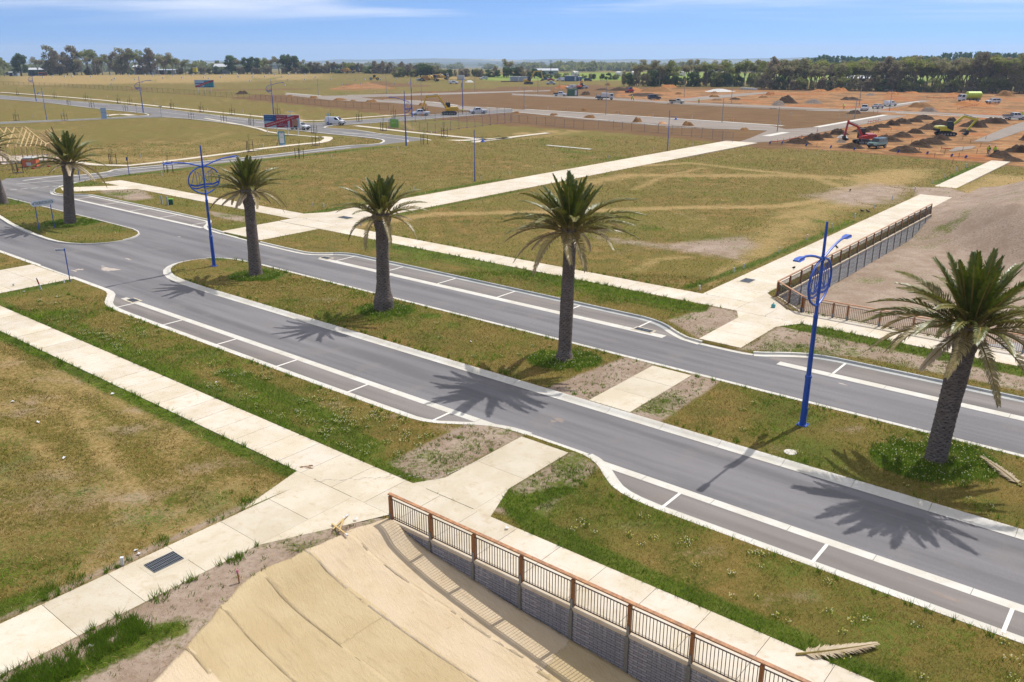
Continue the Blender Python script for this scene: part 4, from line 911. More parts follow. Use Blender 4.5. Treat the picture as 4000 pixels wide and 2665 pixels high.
def grey_lamp(px, top, i):
    H = 0; g = G(*px); d = g.length; H = (px[1]-top)*g.y/FPX
    t = thing('street_lamp', None, 'street lamp', g, R(150), 'galvanised lamp posts on the unfinished streets')
    mb = MB(); mb.lathe([(.11,-.1),(.09,H*.5),(.06,H)], 8); mb.build('pole', M_GALV, t, smooth=True)
    mb = MB(); mb.tube([(0,0,H-.5),(.8,0,H-.38),(1.6,0,H-.33)], .035, 6); mb.build('arm', M_GALV, t); lamp_head(t, Vector((1.5,0,H-.33)), 0, M_GALV, .8)
    t['label'] = 'galvanised grey lamp post standing on the bare construction site'
for i, q in enumerate([(1244,375,311),(1510,367,305),(1647,398,326),(1855,358,307),(2047,428,347),(2101,369,309),(2186,351,297),(2366,449,320),(2672,381,320),(2820,479,388),(2856,407,335),(3036,515,424),(3338,464,390),(3356,413,337),(3474,435,354)]): grey_lamp(q[:2], q[2], i)
# ================================================================== STREETS FURTHER OUT (sheets laid on the plain)
def sheet_px(name, pts, z, mat, parent=None, hard=True):
    P = [tuple(G(*p, z)[:2]) for p in pts]
    if hard: HARD.append(P)
    return sheet(name, P, z, mat, parent)
def band(name, pts, w, z, mat, parent=None, hard=False, th=.0):
    """strip of constant width along a line of ground points"""
    P = [tuple(G(*p, z)[:2]) for p in pts]; P = smooth_poly(P, 1) if len(P) > 2 else P
    a = offset_pts(P, w/2); b = offset_pts(P, -w/2); mb = MB(); n = len(P)
    vs = [(p[0],p[1],z) for p in a] + [(p[0],p[1],z) for p in b]; fs = [(i,i+1,n+i+1,n+i) for i in range(n-1)]
    fs = [f[::-1] for f in fs]
    if th:
        vs += [(p[0],p[1],z-th) for p in a] + [(p[0],p[1],z-th) for p in b]
        fs += [(i+1,i,2*n+i,2*n+i+1) for i in range(n-1)] + [(n+i,n+i+1,3*n+i+1,3*n+i) for i in range(n-1)]
    mb.add(vs, fs); o = mb.build(name, mat, parent)
    if hard: HARD.append(a + b[::-1])
    if parent is None: o['kind'] = 'structure'
    return o
rb = sheet_px('road', [(0,712),(22,698),(235,684),(282,686),(416,671),(446,660),(700,637),(1000,611),(1348,568),(1480,562),(1505,551),(1488,543),(1408,534),(1255,520),(1183,511),(1000,496),(1000,471),(1174,481),(1263,479),(1263,498),(1370,506),(1493,524),(1603,535),(1680,545),(1697,558),(1629,570),(1600,568),(1556,575),(1297,596),(1008,634),(700,671),(505,685),(312,710),(280,715),(227,730),(205,748),(150,760),(0,770),(-120,760),(-120,715)], .035, M_ASPH_FAR)
rc = sheet_px('road', [(-300,345),(0,373),(353,401),(540,415),(616,426),(1000,469),(1000,496.5),(769,466),(637,457),(582,443),(382,424),(170,398),(0,386),(-300,362)], .040, M_ASPH_FAR)
re_ = sheet_px('road', [(-200,482),(0,477),(395,462),(586,449),(600,445),(650,460),(637,457),(510,460),(0,483),(-200,490)], .045, M_ASPH_FAR)
rdd = sheet_px('road', [(1262,479),(1403,469),(1612,454),(1700,447),(1830,440),(2000,427),(2000,438),(1850,449),(1700,462),(1600,470),(1306,489),(1262,500)], .050, M_ASPH_FAR)
sheet_px('site_road', [(1119,364),(1255,375),(1357,373),(1573,369),(1800,362),(2000,358),(2150,352),(2150,356),(1800,368),(1412,381),(1501,392),(1663,396),(1790,413),(2000,426),(3000,488),(3070,505),(3187,497),(3459,449),(3545,452),(3350,490),(3190,520),(3060,552),(2870,560),(2930,540),(3000,510),(2552,490),(2255,464),(2000,437),(1892,439),(1777,426),(1663,413),(1510,401),(1297,392),(1110,371)], .03, M_CRUSH)
sheet_px('site_road', [(2000,367),(2161,373),(2340,381),(2552,394),(3000,413),(3300,428),(3380,420),(3600,392),(3640,394),(3430,431),(3680,441),(4000,456),(4300,470),(4300,490),(4000,468),(3680,447),(3382,436),(3000,421),(2552,400),(2340,388),(2000,372)], .024, M_CRUSH)
sheet_px('site_road', [(3799,553),(3925,500),(4000,475),(4100,455),(4150,480),(4000,510),(3900,545),(3862,554)], .05, M_CRUSH); sheet_px('site_road', [(3705,590),(3735,575),(3812,570),(3800,580),(3720,592)], .05, M_CRUSH)
sheet_px('site_road', [(2600,392),(2800,372),(2950,362),(3000,360),(2990,366),(2830,382),(2700,396)], .018, M_CRUSH)
# kerb lines, edge strips and painted lines
kb = thing('kerb', None, None); kb['kind'] = 'structure'
for pts, w, z in [([(282,688),(416,673),(446,662),(700,638),(1000,612),(1348,569),(1478,563),(1504,551),(1488,542.5),(1408,533.5),(1255,519.5),(1183,510.5),(1000,495.5),(769,465.5),(637,456.5)],.45,.14), ([(227,730),(280,715),(312,710),(505,685),(700,671),(1008,634),(1297,596),(1556,575)],.3,.12), ([(0,372.5),(353,400.5),(540,414.5),(1000,468.5),(1174,480.5),(1263,478.5),(1403,468.5),(1612,453.5),(1700,446.5),(1830,439.5)],.4,.14), ([(0,386.5),(170,398.5),(382,424.5),(560,441),(586,449),(560,452),(395,462),(0,477)],.4,.14), ([(1263,500),(1275,493),(1306,489),(1600,470),(1850,449),(2000,438)],.4,.13), ([(1263,499),(1370,506),(1395,508),(1493,524),(1603,535),(1680,545),(1697,558),(1629,570)],.4,.13), ([(0,483),(510,460.5),(637,457.5)],.3,.12)]: band('kerb_stone', pts, w, z, M_KERB, kb, th=.12)
for pts, w in [([(90,706),(220,688),(300,684)],.4), ([(460,666),(700,647),(1000,621),(1300,583),(1370,576)],.35), ([(1340,520),(1480,527),(1497,524)],.4), ([(1000,478),(1150,490)],.3), ([(700,433),(985,471)],.25)]: band('edge_line', pts, w, .042, M_KERB, rb)
for pts in [[(65,719),(240,704),(300,699)],[(300,698),(420,683)],[(510,674),(700,655)],[(760,650),(900,637)],[(1050,619),(1220,602)],[(1290,590),(1420,579)],[(1470,573),(1560,562),(1600,553),(1585,545),(1430,527)],[(1290,512),(1400,522)],[(300,399),(430,411)],[(800,455),(960,477)],[(620,436),(760,452)]]: band('lane_line', pts, .16, .044, M_PAINT, rb)
# footpaths of the outer streets, in slabs too fine to tell apart here
for pts, w in [([(575,708),(800,680),(1000,654),(1293,620),(1552,591),(1794,563),(2000,535),(2140,519)],1.7), ([(0,640),(180,620),(446,652),(640,632),(1000,585)],1.6), ([(0,360.5),(353,386),(620,415),(1000,454),(1170,471),(1262,471),(1403,459),(1600,446)],1.7), ([(1390,491),(1470,500),(1600,516),(1800,535),(1910,548)],1.8), ([(1700,549),(1850,548),(1990,538)],2.2), ([(800,462),(1000,498),(1060,520),(1255,536)],1.0), ([(1000,583),(1180,562),(1262,556),(1290,537),(1255,534)],1.8), ([(410,452),(470,445),(520,451)],2.4)]: band('footpath', pts, w, .10, M_CONC, None, True, .08)
for pts, w in [([(1119,363.5),(1255,374.5)],1.2), ([(1357,372),(1573,368),(1800,362),(2000,357),(2080,354)],1.2), ([(1500,389),(1663,395),(1790,412)],1.0), ([(1900,420),(2000,425)],1.0), ([(2050,427),(2400,448),(3000,487),(3060,492)],1.3), ([(3187,497),(3459,449)],1.6), ([(2990,532),(3070,517)],1.8), ([(2000,437),(2300,463),(2560,487)],.6), ([(2600,496),(3000,509)],.5), ([(3150,431),(3390,436)],.7), ([(3500,441),(4000,466.5),(4300,487)],1.2), ([(2000,366),(2340,380),(2552,391)],.6), ([(2560,402),(3000,424),(3300,434)],.6), ([(2136,567),(2310,583)],.9), ([(3400,424),(3590,396)],.8)]: band('kerb_strip', pts, w, .09, M_KERB, kb, th=.07)
# ================================================================== SIGNS
M_WHITE = plain('white_board', pc(236,238,242), .5, .02); M_TEAL = plain('teal_print', pc(40,150,172), .5, .04); M_RED = plain('red_print', pc(178,24,52), .5, .03); M_DRED = plain('crimson_print', pc(160,24,60), .5, .03); M_NAVY = plain('blue_print', pc(24,74,150), .5, .03); M_PALEB = plain('pale_print', pc(176,204,230), .5, .05); M_BLACK = plain('black_print', pc(24,28,44), .5, .02); M_CYANT = plain('cyan_print', pc(96,190,230), .5, .02); M_LIME = plain('lime_print', pc(130,200,40), .6, .05); M_SKINP = plain('printed_skin_tone', pc(176,132,112), .5, .12, 3); M_POSTW = plain('painted_post', pc(222,224,228), .5, .05)
def text(s, size, mat, parent, loc, rot=(R(90),0,0), name='lettering', align='LEFT', ext=.002, sx=1.0):
    c = bpy.data.curves.new(name, 'FONT'); c.body = s; c.size = size; c.align_x = align; c.align_y = 'CENTER'; c.extrude = ext; c.resolution_u = 2; c.materials.append(mat)
    tmp = bpy.data.objects.new(name, c); me = bpy.data.meshes.new_from_object(tmp); bpy.data.objects.remove(tmp)
    if not me.materials: me.materials.append(mat)
    o = bpy.data.objects.new(name, me); COL.objects.link(o); o.parent = parent; o.location = loc; o.rotation_euler = rot; o.scale = (sx,1,1); return o
def face_rz(g): return math.atan2(-g.x, g.y)*-1     # local -Y faces the camera station
def panel(name, mat, parent, x0, x1, z0, z1, y=0.0, th=.01): mb = MB(); mb.box(((x0+x1)/2, y, (z0+z1)/2), (x1-x0, th, z1-z0)); return mb.build(name, mat, parent)
def poly_panel(name, mat, parent, pts, y, th=.006):
    mb = MB(); n = len(pts); mb.add([(p[0],y-th,p[1]) for p in pts]+[(p[0],y,p[1]) for p in pts], [tuple(range(n)),tuple(range(2*n-1,n-1,-1))]+[(i,i+n,(i+1)%n+n,(i+1)%n) for i in range(n)]); return mb.build(name, mat, parent)
# large billboard
a, b = G(1048,527), G(1163,529); ctr = (a+b)/2; wd = (b-a).length; ang = math.atan2(b.y-a.y, b.x-a.x); bw_ = wd*140/115; z0_, z1_ = 1.55, 4.35
bb = thing('billboard', 'large billboard with a red diagonal sold out band, on four white posts', 'billboard', ctr, ang)
hw = bw_/2 
for x in (-.435,-.15,.14,.425): mb = MB(); mb.box((x*bw_, .1, (z1_)/2-.1), (.16,.16,z1_)); mb.build('post', M_POSTW, bb)
panel('board', M_WHITE, bb, -hw, hw, z0_, z1_, 0, .08)
sx = lambda f: -hw + bw_*f; sz = lambda f: z0_ + (z1_-z0_)*f
panel('print_panel', M_PALEB, bb, sx(.012), sx(.988), sz(.03), sz(.97), -.046)
panel('print_panel', M_NAVY, bb, sx(.012), sx(.345), sz(.50), sz(.97), -.053); panel('print_panel', M_DRED, bb, sx(.345), sx(.665), sz(.03), sz(.97), -.053)
poly_panel('print_figure', M_SKINP, bb, [(sx(.80),sz(.05)),(sx(.93),sz(.05)),(sx(.95),sz(.5)),(sx(.92),sz(.66)),(sx(.88),sz(.85)),(sx(.84),sz(.85)),(sx(.83),sz(.68)),(sx(.79),sz(.5))], -.05)
poly_panel('print_figure', M_RED, bb, [(sx(.72),sz(.05)),(sx(.79),sz(.05)),(sx(.79),sz(.6)),(sx(.73),sz(.62))], -.052); poly_panel('print_figure', M_BLACK, bb, [(sx(.82),sz(.04)),(sx(.92),sz(.04)),(sx(.91),sz(.16)),(sx(.83),sz(.16))], -.054)
poly_panel('sold_out_band', M_RED, bb, [(sx(.012),sz(.03)),(sx(.10),sz(.03)),(sx(.988),sz(.79)),(sx(.988),sz(.97)),(sx(.86),sz(.97)),(sx(.012),sz(.26))], -.060)
ba = math.atan2((z1_-z0_)*.75, bw_*.88); text('SEACHANGE ESTATE NOW SOLD OUT!', .40, M_WHITE, bb, (sx(.065), -.07, sz(.145)), (R(90), -ba, 0), sx=.97)
text('Welcome to\nSeachange\nEstate!', .40, M_CYANT, bb, (sx(.03), -.062, sz(.72)), sx=1.0)
text('Lots from only', .36, M_PALEB, bb, (sx(.362), -.062, sz(.87))); text('$199 000', .56, M_WHITE, bb, (sx(.365), -.062, sz(.68)))
text('SOLD IN\nONLY 14 MONTHS!', .26, M_PALEB, bb, (sx(.41), -.062, sz(.31))); panel('print_line', M_PALEB, bb, sx(.37), sx(.63), sz(.17), sz(.185), -.057); panel('print_line', M_PALEB, bb, sx(.57), sx(.64), sz(.08), sz(.13), -.057)
# teal framed board
g = G(1103,570); t = thing('sign_board', 'white notice board in a teal frame below the big billboard', 'sign', g, R(8)); H_ = (570-516)*g.y/FPX; W_ = H_*.44
panel('frame', M_TEAL, t, -W_/2, W_/2, 0.05, H_, 0, .06); panel('notice', M_WHITE, t, -W_*.36, W_*.36, H_*.18, H_*.92, -.035); panel('print_line', M_LIME, t, -W_*.24, W_*.24, H_*.58, H_*.61, -.042); poly_panel('print_logo', M_BLACK, t, [(-W_*.14,H_*.84),(-W_*.02,H_*.88),(W_*.14,H_*.87),(W_*.02,H_*.85)], -.042); panel('foot_strip', M_PALEB, t, -W_/2, W_/2, .02, H_*.12, -.034)
mb = MB(); mb.bar((-W_*.3,.05,H_*.6),(-W_*1.0,1.1,0.0),.07); mb.build('brace', M_TIMB, t)
# plain back of a board on the left side road
g = G(408,464); t = thing('sign_board', 'pale blank board propped up beside the left side road', 'sign', g, R(10)); H_ = 40*g.y/FPX; W_ = H_*.5
panel('board', M_PALEB, t, -W_/2, W_/2, .05, H_, 0, .08); mb = MB(); mb.bar((W_*.4,.1,H_*.62),(W_*1.1,.7,0),.1); mb.build('brace', M_POSTW, t); panel('batten', M_STEEL, t, -W_/2, W_/2, H_*.55, H_*.58, -.06); 
# second billboard far off
a, b = G(772,364), G(833,364); ctr = (a+b)/2; wd = (b-a).length; t = thing('billboard', 'smaller estate map billboard with red band beyond the site fence', 'billboard', ctr, math.atan2(b.y-a.y,b.x-a.x)); bw2 = wd*1.24; h2 = bw2*.37; zb = 2.3
for x in (-.36,.0,.3): mb = MB(); mb.box((x*bw2,.1,zb/2+.5),(.2,.2,zb+1)); mb.build('post', M_POSTW, t)
panel('board', M_PALEB, t, -bw2/2, bw2/2, zb, zb+h2, 0, .1); panel('print_panel', M_TEAL, t, -.02*bw2, .46*bw2, zb+.05*h2, zb+.92*h2, -.06); panel('print_panel', M_NAVY, t, -.47*bw2, .46*bw2, zb+.02*h2, zb+.12*h2, -.065); panel('print_panel', M_NAVY, t, -.47*bw2, -.1*bw2, zb+.5*h2, zb+.6*h2, -.065)
for k in range(4): panel('map_line', M_BLACK, t, (.06+.1*k)*bw2, (.07+.1*k)*bw2, zb+.05*h2, zb+.6*h2, -.068)
poly_panel('sold_out_band', M_RED, t, [(-.48*bw2,zb+.03*h2),(-.36*bw2,zb+.03*h2),(.48*bw2,zb+.82*h2),(.48*bw2,zb+.97*h2),(.38*bw2,zb+.97*h2),(-.48*bw2,zb+.22*h2)], -.072)
text('SEACHANGE ESTATE NOW SOLD OUT!', h2*.105, M_WHITE, t, (-.41*bw2,-.085,zb+.145*h2), (R(90),-math.atan2(h2*.76,bw2*.88),0), sx=1.05)
# street name signs
M_SIGNB = plain('sign_black', pc(12,44,60), .5, .02)
p1, p2 = G(154,901,VZ), G(213,891,VZ); t = thing('street_name_sign', 'white double ended street sign on two blue posts on the median', 'sign', (p1+p2)/2, math.atan2(p2.y-p1.y,p2.x-p1.x)); d_ = (p2-p1).length; hs = 2.8
for s in (-1,1): mb = MB(); mb.tube([(s*d_/2,0,-.1),(s*d_/2,0,hs+.12)], .045, 8); mb.build('post', M_BLUE, t)
L_ = d_*.70; zc = hs-.02
M_SIGNW = plain('sign_white', pc(232,242,250), .5, .03)
poly_panel('blade', M_SIGNW, t, [(-L_,zc-.2),(-L_-.16,zc),(-L_,zc+.2),(-L_+.14,zc+.29),(L_-.14,zc+.29),(L_,zc+.2),(L_+.16,zc),(L_,zc-.2),(L_-.14,zc-.29),(-L_+.14,zc-.29)], -.06, .03)
text('THORNTON AV', .44, M_SIGNB, t, (0,-.10,zc), align='CENTER', sx=L_*1.45/3.0, ext=.004)
for s in (-1,1): poly_panel('chevron', M_SIGNB, t, [(s*(L_-.16),zc+.12),(s*(L_-.03),zc),(s*(L_-.16),zc-.12),(s*(L_-.24),zc-.12),(s*(L_-.13),zc),(s*(L_-.24),zc+.12)][::s], -.094, .004)
g = G(274,1101,VZ); t = thing('street_name_sign', 'small white blade sign on one blue post beside the near kerb', 'sign', g, R(6))
mb = MB(); mb.tube([(0,0,-.1),(0,0,2.75)], .042, 8); mb.build('post', M_BLUE, t); mb = MB(); mb.box((-.36,-.0,2.62),(.72,.03,.2)); mb.build('blade', M_WHITE, t); text('EKURA TCE', .15, M_NAVY, t, (-.69,-.02,2.62), sx=.85)
for px, top, lab, two in (((313,711),655,'blue post street sign at the mouth of the avenue',1),((505,685),616,'blue marker post sign beside the cross road',0),((1284,490),447,'give way sign on a blue post by the white van',2),((1136,470),437,'white blade street sign behind the sold out billboard',1),((631,458),417,'slim grey street sign at the left side road corner',1),((535,442),410,'slim grey post near the far blue lamp',0)):
    g = G(*px,.08); H_ = (px[1]-top)*g.y/FPX; t = thing('street_sign', lab, 'sign', g, R(5)); mb = MB(); mb.tube([(0,0,-.1),(0,0,H_)], .05, 6); mb.build('post', M_BLUE if px[0] not in (631,535,1136) else M_GALV, t)
    if two == 1: mb = MB(); mb.box((0 if px[0] in (1136,631) else -.35,0,H_-.1),(1.5 if px[0]==1136 else .9,.04,.25)); mb.build('blade', M_WHITE, t)
    elif two == 2: poly_panel('give_way_plate', M_PALEB, t, [(-.45,H_),(.45,H_),(0,H_-.8)], -.06, .02)
    else: mb = MB(); mb.box((0,-.06,H_-.25),(.25,.04,.5)); mb.build('plate', M_NAVY, t)
# marker posts, pegs and service pillars
M_RW = plain('marker_red', pc(200,40,44), .5, .04); M_PEG = plain('white_pvc', pc(226,228,230), .5, .05); M_PEGG = plain('grey_pvc', pc(176,184,190), .5, .06); M_PILL = plain('green_pillar', pc(38,98,60), .5, .06)
g = G(163,1135,VZ); t = thing('marker_post', 'leaning red and white marker post in the daisies by the apron', 'marker post', g, .2); t.rotation_euler = (R(6),R(-10),.2)
for z, m, nm in ((.0,M_PEG,'base'),(.55,M_RW,'red_band'),(.95,M_PEG,'cap')): mb = MB(); mb.box((0,0,z+ (.275 if z==0 else .2 if z<.9 else .06)),(.09,.05,.55 if z==0 else .4 if z<.9 else .12)); mb.build(nm, m, t)
ME_PEG = MB(); ME_PEG.box((0,0,.3),(.10,.10,.6)); ME_PEG.box((0,0,.62),(.12,.12,.05)); ME_PEG = ME_PEG.mesh('peg', M_PEG)
M_REDTIP = M_RW
def peg(px, h, label, group='white plastic pegs marking the lots', mat=None, z=.0):
    g = G(*px, z); o = mesh_obj('marker_peg', ME_PEG, None, g, (random.uniform(-.06,.06),random.uniform(-.06,.06),random.uniform(0,3)), (1,1,h/.62)); return tag(o, label, 'peg', group)
for p in [(3043,993),(3151,942),(3249,897),(3339,857),(3413,820),(3485,784),(3573,748),(3642,720),(3691,697),(3736,669),(3775,655)]: peg(p, .62, 'white plastic peg in the row along the straight path edge', 'pegs along the straight path')
for p in [(1224,812),(1265,813),(1617,747),(1411,890),(2161,660),(2378,622),(2553,590),(2706,570),(1990,686),(1880,704)]: peg(p, .55, 'short white peg at the grassy edge of the concrete lane', 'pegs along the lane')
for p in [(2733,1140),(2866,1070),(2904,1054)]: peg(p, .5, 'white peg near the drain grate path corner', 'pegs by the path corner')
for p in [(252,1112),(54,1125)]: peg(p, .35, 'stubby white peg beside the near concrete apron', 'pegs by the apron')
for p in [(549,618),(634,690),(128,459),(605,408),(690,416),(812,433),(950,442),(1023,455),(948,437),(1029,470),(1295,620),(1449,490),(1555,588),(1793,566),(1873,527),(1685,525),(246,450),(420,384),(1028,577)]: peg(p, .7, 'small white peg standing in the grassed lots', 'pegs in the grassed lots')
for p in [(1465,365),(1574,363),(1757,361),(1351,371),(1748,401),(1904,415),(2141,428),(2216,433),(2416,447),(2551,456),(2703,466),(2865,476),(2054,424),(3049,488),(3087,454),(3278,464),(3305,463),(1662,395),(2610,510)]: peg(p, .95, 'white pipe marker standing in the bare brown lots', 'pipe markers on the bare lots')
g = G(479,2210,VZ); tag(mesh_obj('marker_peg', ME_PEG, None, g, (0,.05,.3), (1,1,.55)), 'white topped peg beside the pale path and drain grate', 'peg')
for px, h in (((633,798),.95),((656,803),1.0)):
    mb = MB(); mb.box((0,0,h/2),(.16,.16,h)); mb.box((0,0,h+.02),(.18,.18,.06)); o = mb.build('service_pillar', M_PEGG, None, loc=G(*px,VZ)); tag(o, 'grey service pillar beside the green box on the verge', 'service pillar', 'grey service pillars')
t = thing('service_box', 'small green service box with a yellow lid on the verge', 'service box', G(669,800,VZ), R(10)); mb = MB(); mb.box((0,0,.32),(.5,.4,.64),taper=.94); mb.build('body', M_PILL, t); mb = MB(); mb.box((0,0,.68),(.54,.44,.08)); mb.build('lid', M_LIME, t)
t = thing('hydrant_cover', 'teal topped hydrant post in the soil beside the angled railing', 'hydrant', G(3020,1203,VZ)); mb = MB(); mb.lathe([(.15,0),(.16,.2),(.12,.28),(.05,.3)],10); mb.build('base', plain('teal_enamel', pc(96,176,178), .5), t, smooth=True); mb = MB(); mb.lathe([(.05,.28),(.05,.42),(.02,.44)],8); mb.build('cap', M_PEG, t)
mb = MB(); mb.lathe([(.30,0),(.30,.03),(.26,.04)],20); tag(mb.build('access_cover', M_KERB, None, loc=G(3087,1768,VZ)), 'round pale access cover in the median grass', 'access cover')
# timber stakes on the bank
for k, (a, b) in enumerate((((1300,2070),(1360,2012)),((1325,2078),(1345,2020)),((1297,2048),(1358,2093)))):
    A_, B_ = G(*a,VZ+.06), G(*b,VZ+.06+.02*k); d = (B_-A_); t = thing('timber_stake', ('pale timber stake crossing two others at the bank crest','short pale timber stake lying under the crossed pair','pale timber stake with white tip pointing at the railing')[k], 'stake', A_, 0, 'loose timber stakes')
    mb = MB(); mb.bar((0,0,.02),d*.86+Vector((0,0,.02)),.06,.04); mb.build('shaft', plain('raw_pine', pc(214,182,120), .7, .1, 5), t); mb = MB(); mb.bar(d*.862+Vector((0,0,.02)),d+Vector((0,0,.02)),.062,.042); mb.build('tip', M_PEG, t)
t = thing('survey_peg', 'timber survey peg with pink tape on the bank crest', 'peg', G(935,2275,VZ)); mb = MB(); mb.bar((0,0,-.1),(-.03,.02,.42),.035); mb.build('stake', M_TIMB, t); mb = MB(); mb.box((-.03,.02,.44),(.06,.05,.12)); mb.build('tape', plain('pink_tape', pc(240,130,170), .5), t)
# ================================================================== VEHICLES
M_TYRE = plain('tyre_rubber', pc(34,33,34), .85, .1); M_RIM = plain('alloy_rim', pc(176,178,182), .35, .05, metal=.5); M_GLASS = NT('tinted_glass'); M_GLASS.set('Base Color', pc(30,38,46)); M_GLASS.set('Roughness', .08); M_GLASS.set('Specular IOR Level', .6); M_GLASS = M_GLASS.mat
M_TRIM = plain('black_trim', pc(38,38,40), .6, .05); M_LAMPR = plain('red_lens', pc(160,20,24), .3, .02); M_LAMPW = plain('clear_lens', pc(220,226,232), .15, .02)
def paint(name, c, rough=.28):
    if name in MATS: return MATS[name]
    t = NT(name); t.set('Base Color', t.mix(t.ramp(t.noise(t.obj(), .9, 4, .6),.45,.75), pc(*c), pc(*[x*.92 for x in c]))); t.set('Roughness', rough); t.set('Coat Weight', .4); MATS[name] = t.mat; return t.mat
WHITE = paint('white_car_paint', (240,242,246)); SILVER = paint('silver_car_paint', (184,188,196)); DARKB = paint('dark_blue_car_paint', (44,56,78)); REDP = paint('red_paint', (196,44,40)); GREENP = paint('pale_green_car_paint', (128,160,146)); YEL = paint('machine_yellow', (232,186,30), .4); YELG = paint('machine_lime_yellow', (214,206,30), .4); LIMET = paint('tank_lime', (196,218,36), .4); ORNG = paint('machine_orange', (206,84,40), .4); REDM = paint('machine_red', (200,34,34), .4); CREAM = paint('cream_paint', (222,220,206)); BLACKP = paint('black_car_paint', (30,34,42))
def wheel(t, x, y, r=.37, w=.25):
    mb = MB(); mb.lathe([(r*.55,-w/2),(r*.93,-w/2),(r,-w*.3),(r,w*.3),(r*.93,w/2),(r*.55,w/2)], 18, (0,0,0), Matrix.Rotation(R(90),3,'X').to_4x4()); o = mb.build('wheel', M_TYRE, t, smooth=True, loc=(x,y,r))
    mb = MB(); mb.lathe([(.02,-w*.52),(r*.58,-w*.50),(r*.58,w*.50),(.02,w*.52)], 12, (0,0,0), Matrix.Rotation(R(90),3,'X').to_4x4()); mb.build('rim', M_RIM, o)
def glasspanel(mb, pts): mb.add(pts, [tuple(range(len(pts)))])
def car(px, rz, label, body, cabin, pmat, wheels=(-1.55,1.6), w=.92, roof_in=.14, r=.37, group='cars and pickups on the site', rack=None, tray=None, canopy=None, roofmat=None, glass_rows=None, s=1.0, bumper=None):
    """body, cabin: side outlines (x,z). cabin = [rear bottom, rear top, front top, front bottom]"""
    t = thing(label[0], label[1], label[2], G(*px, .06), rz, group, s)
    n = len(body); mb = MB(); top = max(p[1] for p in body); mb.profile(body, -w, w, None, [.05 if p[1] > top-.12 else (.03 if p[1] < .5 else 0) for p in body]); mb.build('body', pmat, t, bevel=.05)
    (x0,z0),(x1,z1),(x2,z2),(x3,z3) = cabin; mb = MB(); mb.profile([(x0,z0),(x1,z1),(x2,z2),(x3,z3)], -w+.04, w-.04, None, [0,roof_in,roof_in,0]); cb = mb.build('cabin', roofmat or pmat, t, bevel=.05)
    def lerp(a, b, k): return a+(b-a)*k
    def side(k, f, sgn):  # point on the cabin side at height fraction k, length fraction f
        xa, xb = lerp(x0,x1,k), lerp(x3,x2,k); z = lerp(z0,z1,k); y = (w-.04-roof_in*k+.008)*sgn; return (lerp(xa,xb,f), y, z)
    for sgn in (-1,1):
        for fa, fb in (glass_rows or ((.06,.46),(.51,.93))):
            mb = MB(); pts = [side(.14,fa,sgn), side(.14,fb,sgn), side(.86,fb,sgn), side(.86,fa,sgn)]; glasspanel(mb, pts if sgn < 0 else pts[::-1]); mb.build('side_window', M_GLASS, cb)
    for (xa,za,xb,zb,nm,d) in ((x3,z3,x2,z2,'windscreen',.012),(x0,z0,x1,z1,'rear_window',-.012)):
        if canopy and nm == 'rear_window': continue
        pts = []
        for k, yy in ((.10,-1),(.10,1),(.88,1),(.88,-1)): pts.append((lerp(xa,xb,k)+d, yy*(w-.12-roof_in*k), lerp(za,zb,k)+.012))
        mb = MB(); glasspanel(mb, pts if d > 0 else pts[::-1]); mb.build(nm, M_GLASS, cb)
    xf = max(p[0] for p in body); xr = min(p[0] for p in body)
    for sgn in (-1,1):
        for x in wheels: wheel(t, x, sgn*(w-.1), r)
        mb = MB(); mb.box((xf-.06,sgn*(w-.25),top-.27),(.14,.36,.16)); mb.build('headlight', M_LAMPW, t); mb = MB(); mb.box((xr+.03,sgn*(w-.1),top-.22),(.08,.14,.3)); mb.build('tail_light', M_LAMPR, t); mb = MB(); mb.box((x3-.12,sgn*(w+.08),z3+.1),(.1,.18,.14)); mb.build('mirror', pmat, t)
    mb = MB(); mb.box((xf+.0,0,.52),(.12,2*w-.1,.22)); mb.box((xf-.02,0,top-.3),(.06,.9,.16)); mb.build('grille', M_TRIM, t); mb = MB(); mb.box(((xf+xr)/2,0,.42),(xf-xr-.3,2*w-.16,.16)); mb.build('underbody', M_TRIM, t)
    if tray:
        ta, tb, tm = tray; mb = MB(); mb.box(((ta+tb)/2,0,.93),(tb-ta,2*w+.04,.1)); mb.build('tray', tm, t)
        for sgn in (-1,1): mb = MB(); mb.box(((ta+tb)/2,sgn*w,1.1),(tb-ta,.04,.24)); mb.build('tray_side', tm, t)
        mb = MB(); mb.box((ta,0,1.1),(.04,2*w,.24)); mb.build('tray_gate', tm, t); mb = MB(); mb.box((tb-.03,0,1.3),(.05,2*w-.2,.6)); mb.build('headboard', M_STEEL, t)
    if canopy: ca_, cb_, ch, cm = canopy; mb = MB(); mb.profile([(ca_,1.0),(ca_+.05,ch),(cb_,ch),(cb_,1.0)], -w+.03, w-.03, None, [0,.1,.1,0]); mb.build('canopy', cm, t, bevel=.04)
    if rack:
        for x in rack[:2]: mb = MB(); mb.bar((x,-w+.2,z1+.12),(x,w-.2,z1+.12),.05); mb.build('roof_bar', M_STEEL, t)
        if len(rack) > 2:
            mb = MB()
            for yy in (-.2,.25): mb.bar((rack[0]-.5,yy,z1+.2),(rack[1]+.6,yy,z1+.2),.07)
            for k in range(8): mb.bar((rack[0]-.4+k*.4,-.2,z1+.2),(rack[0]-.4+k*.4,.25,z1+.2),.04)
            mb.build('ladder', plain('ladder_yellow', pc(206,200,90), .5), t)
    return t
UTE = [(-2.6,.5),(-2.62,1.08),(1.3,1.1),(2.35,1.0),(2.62,.8),(2.62,.42),(-2.5,.42)]; UTEC = [(-.72,1.08),(-.55,1.76),(.72,1.76),(1.42,1.08)]
TRU = [(-2.5,.5),(-2.5,.82),(-.75,.86),(-.72,1.08),(1.3,1.1),(2.35,1.0),(2.6,.8),(2.6,.42),(-2.4,.42)]
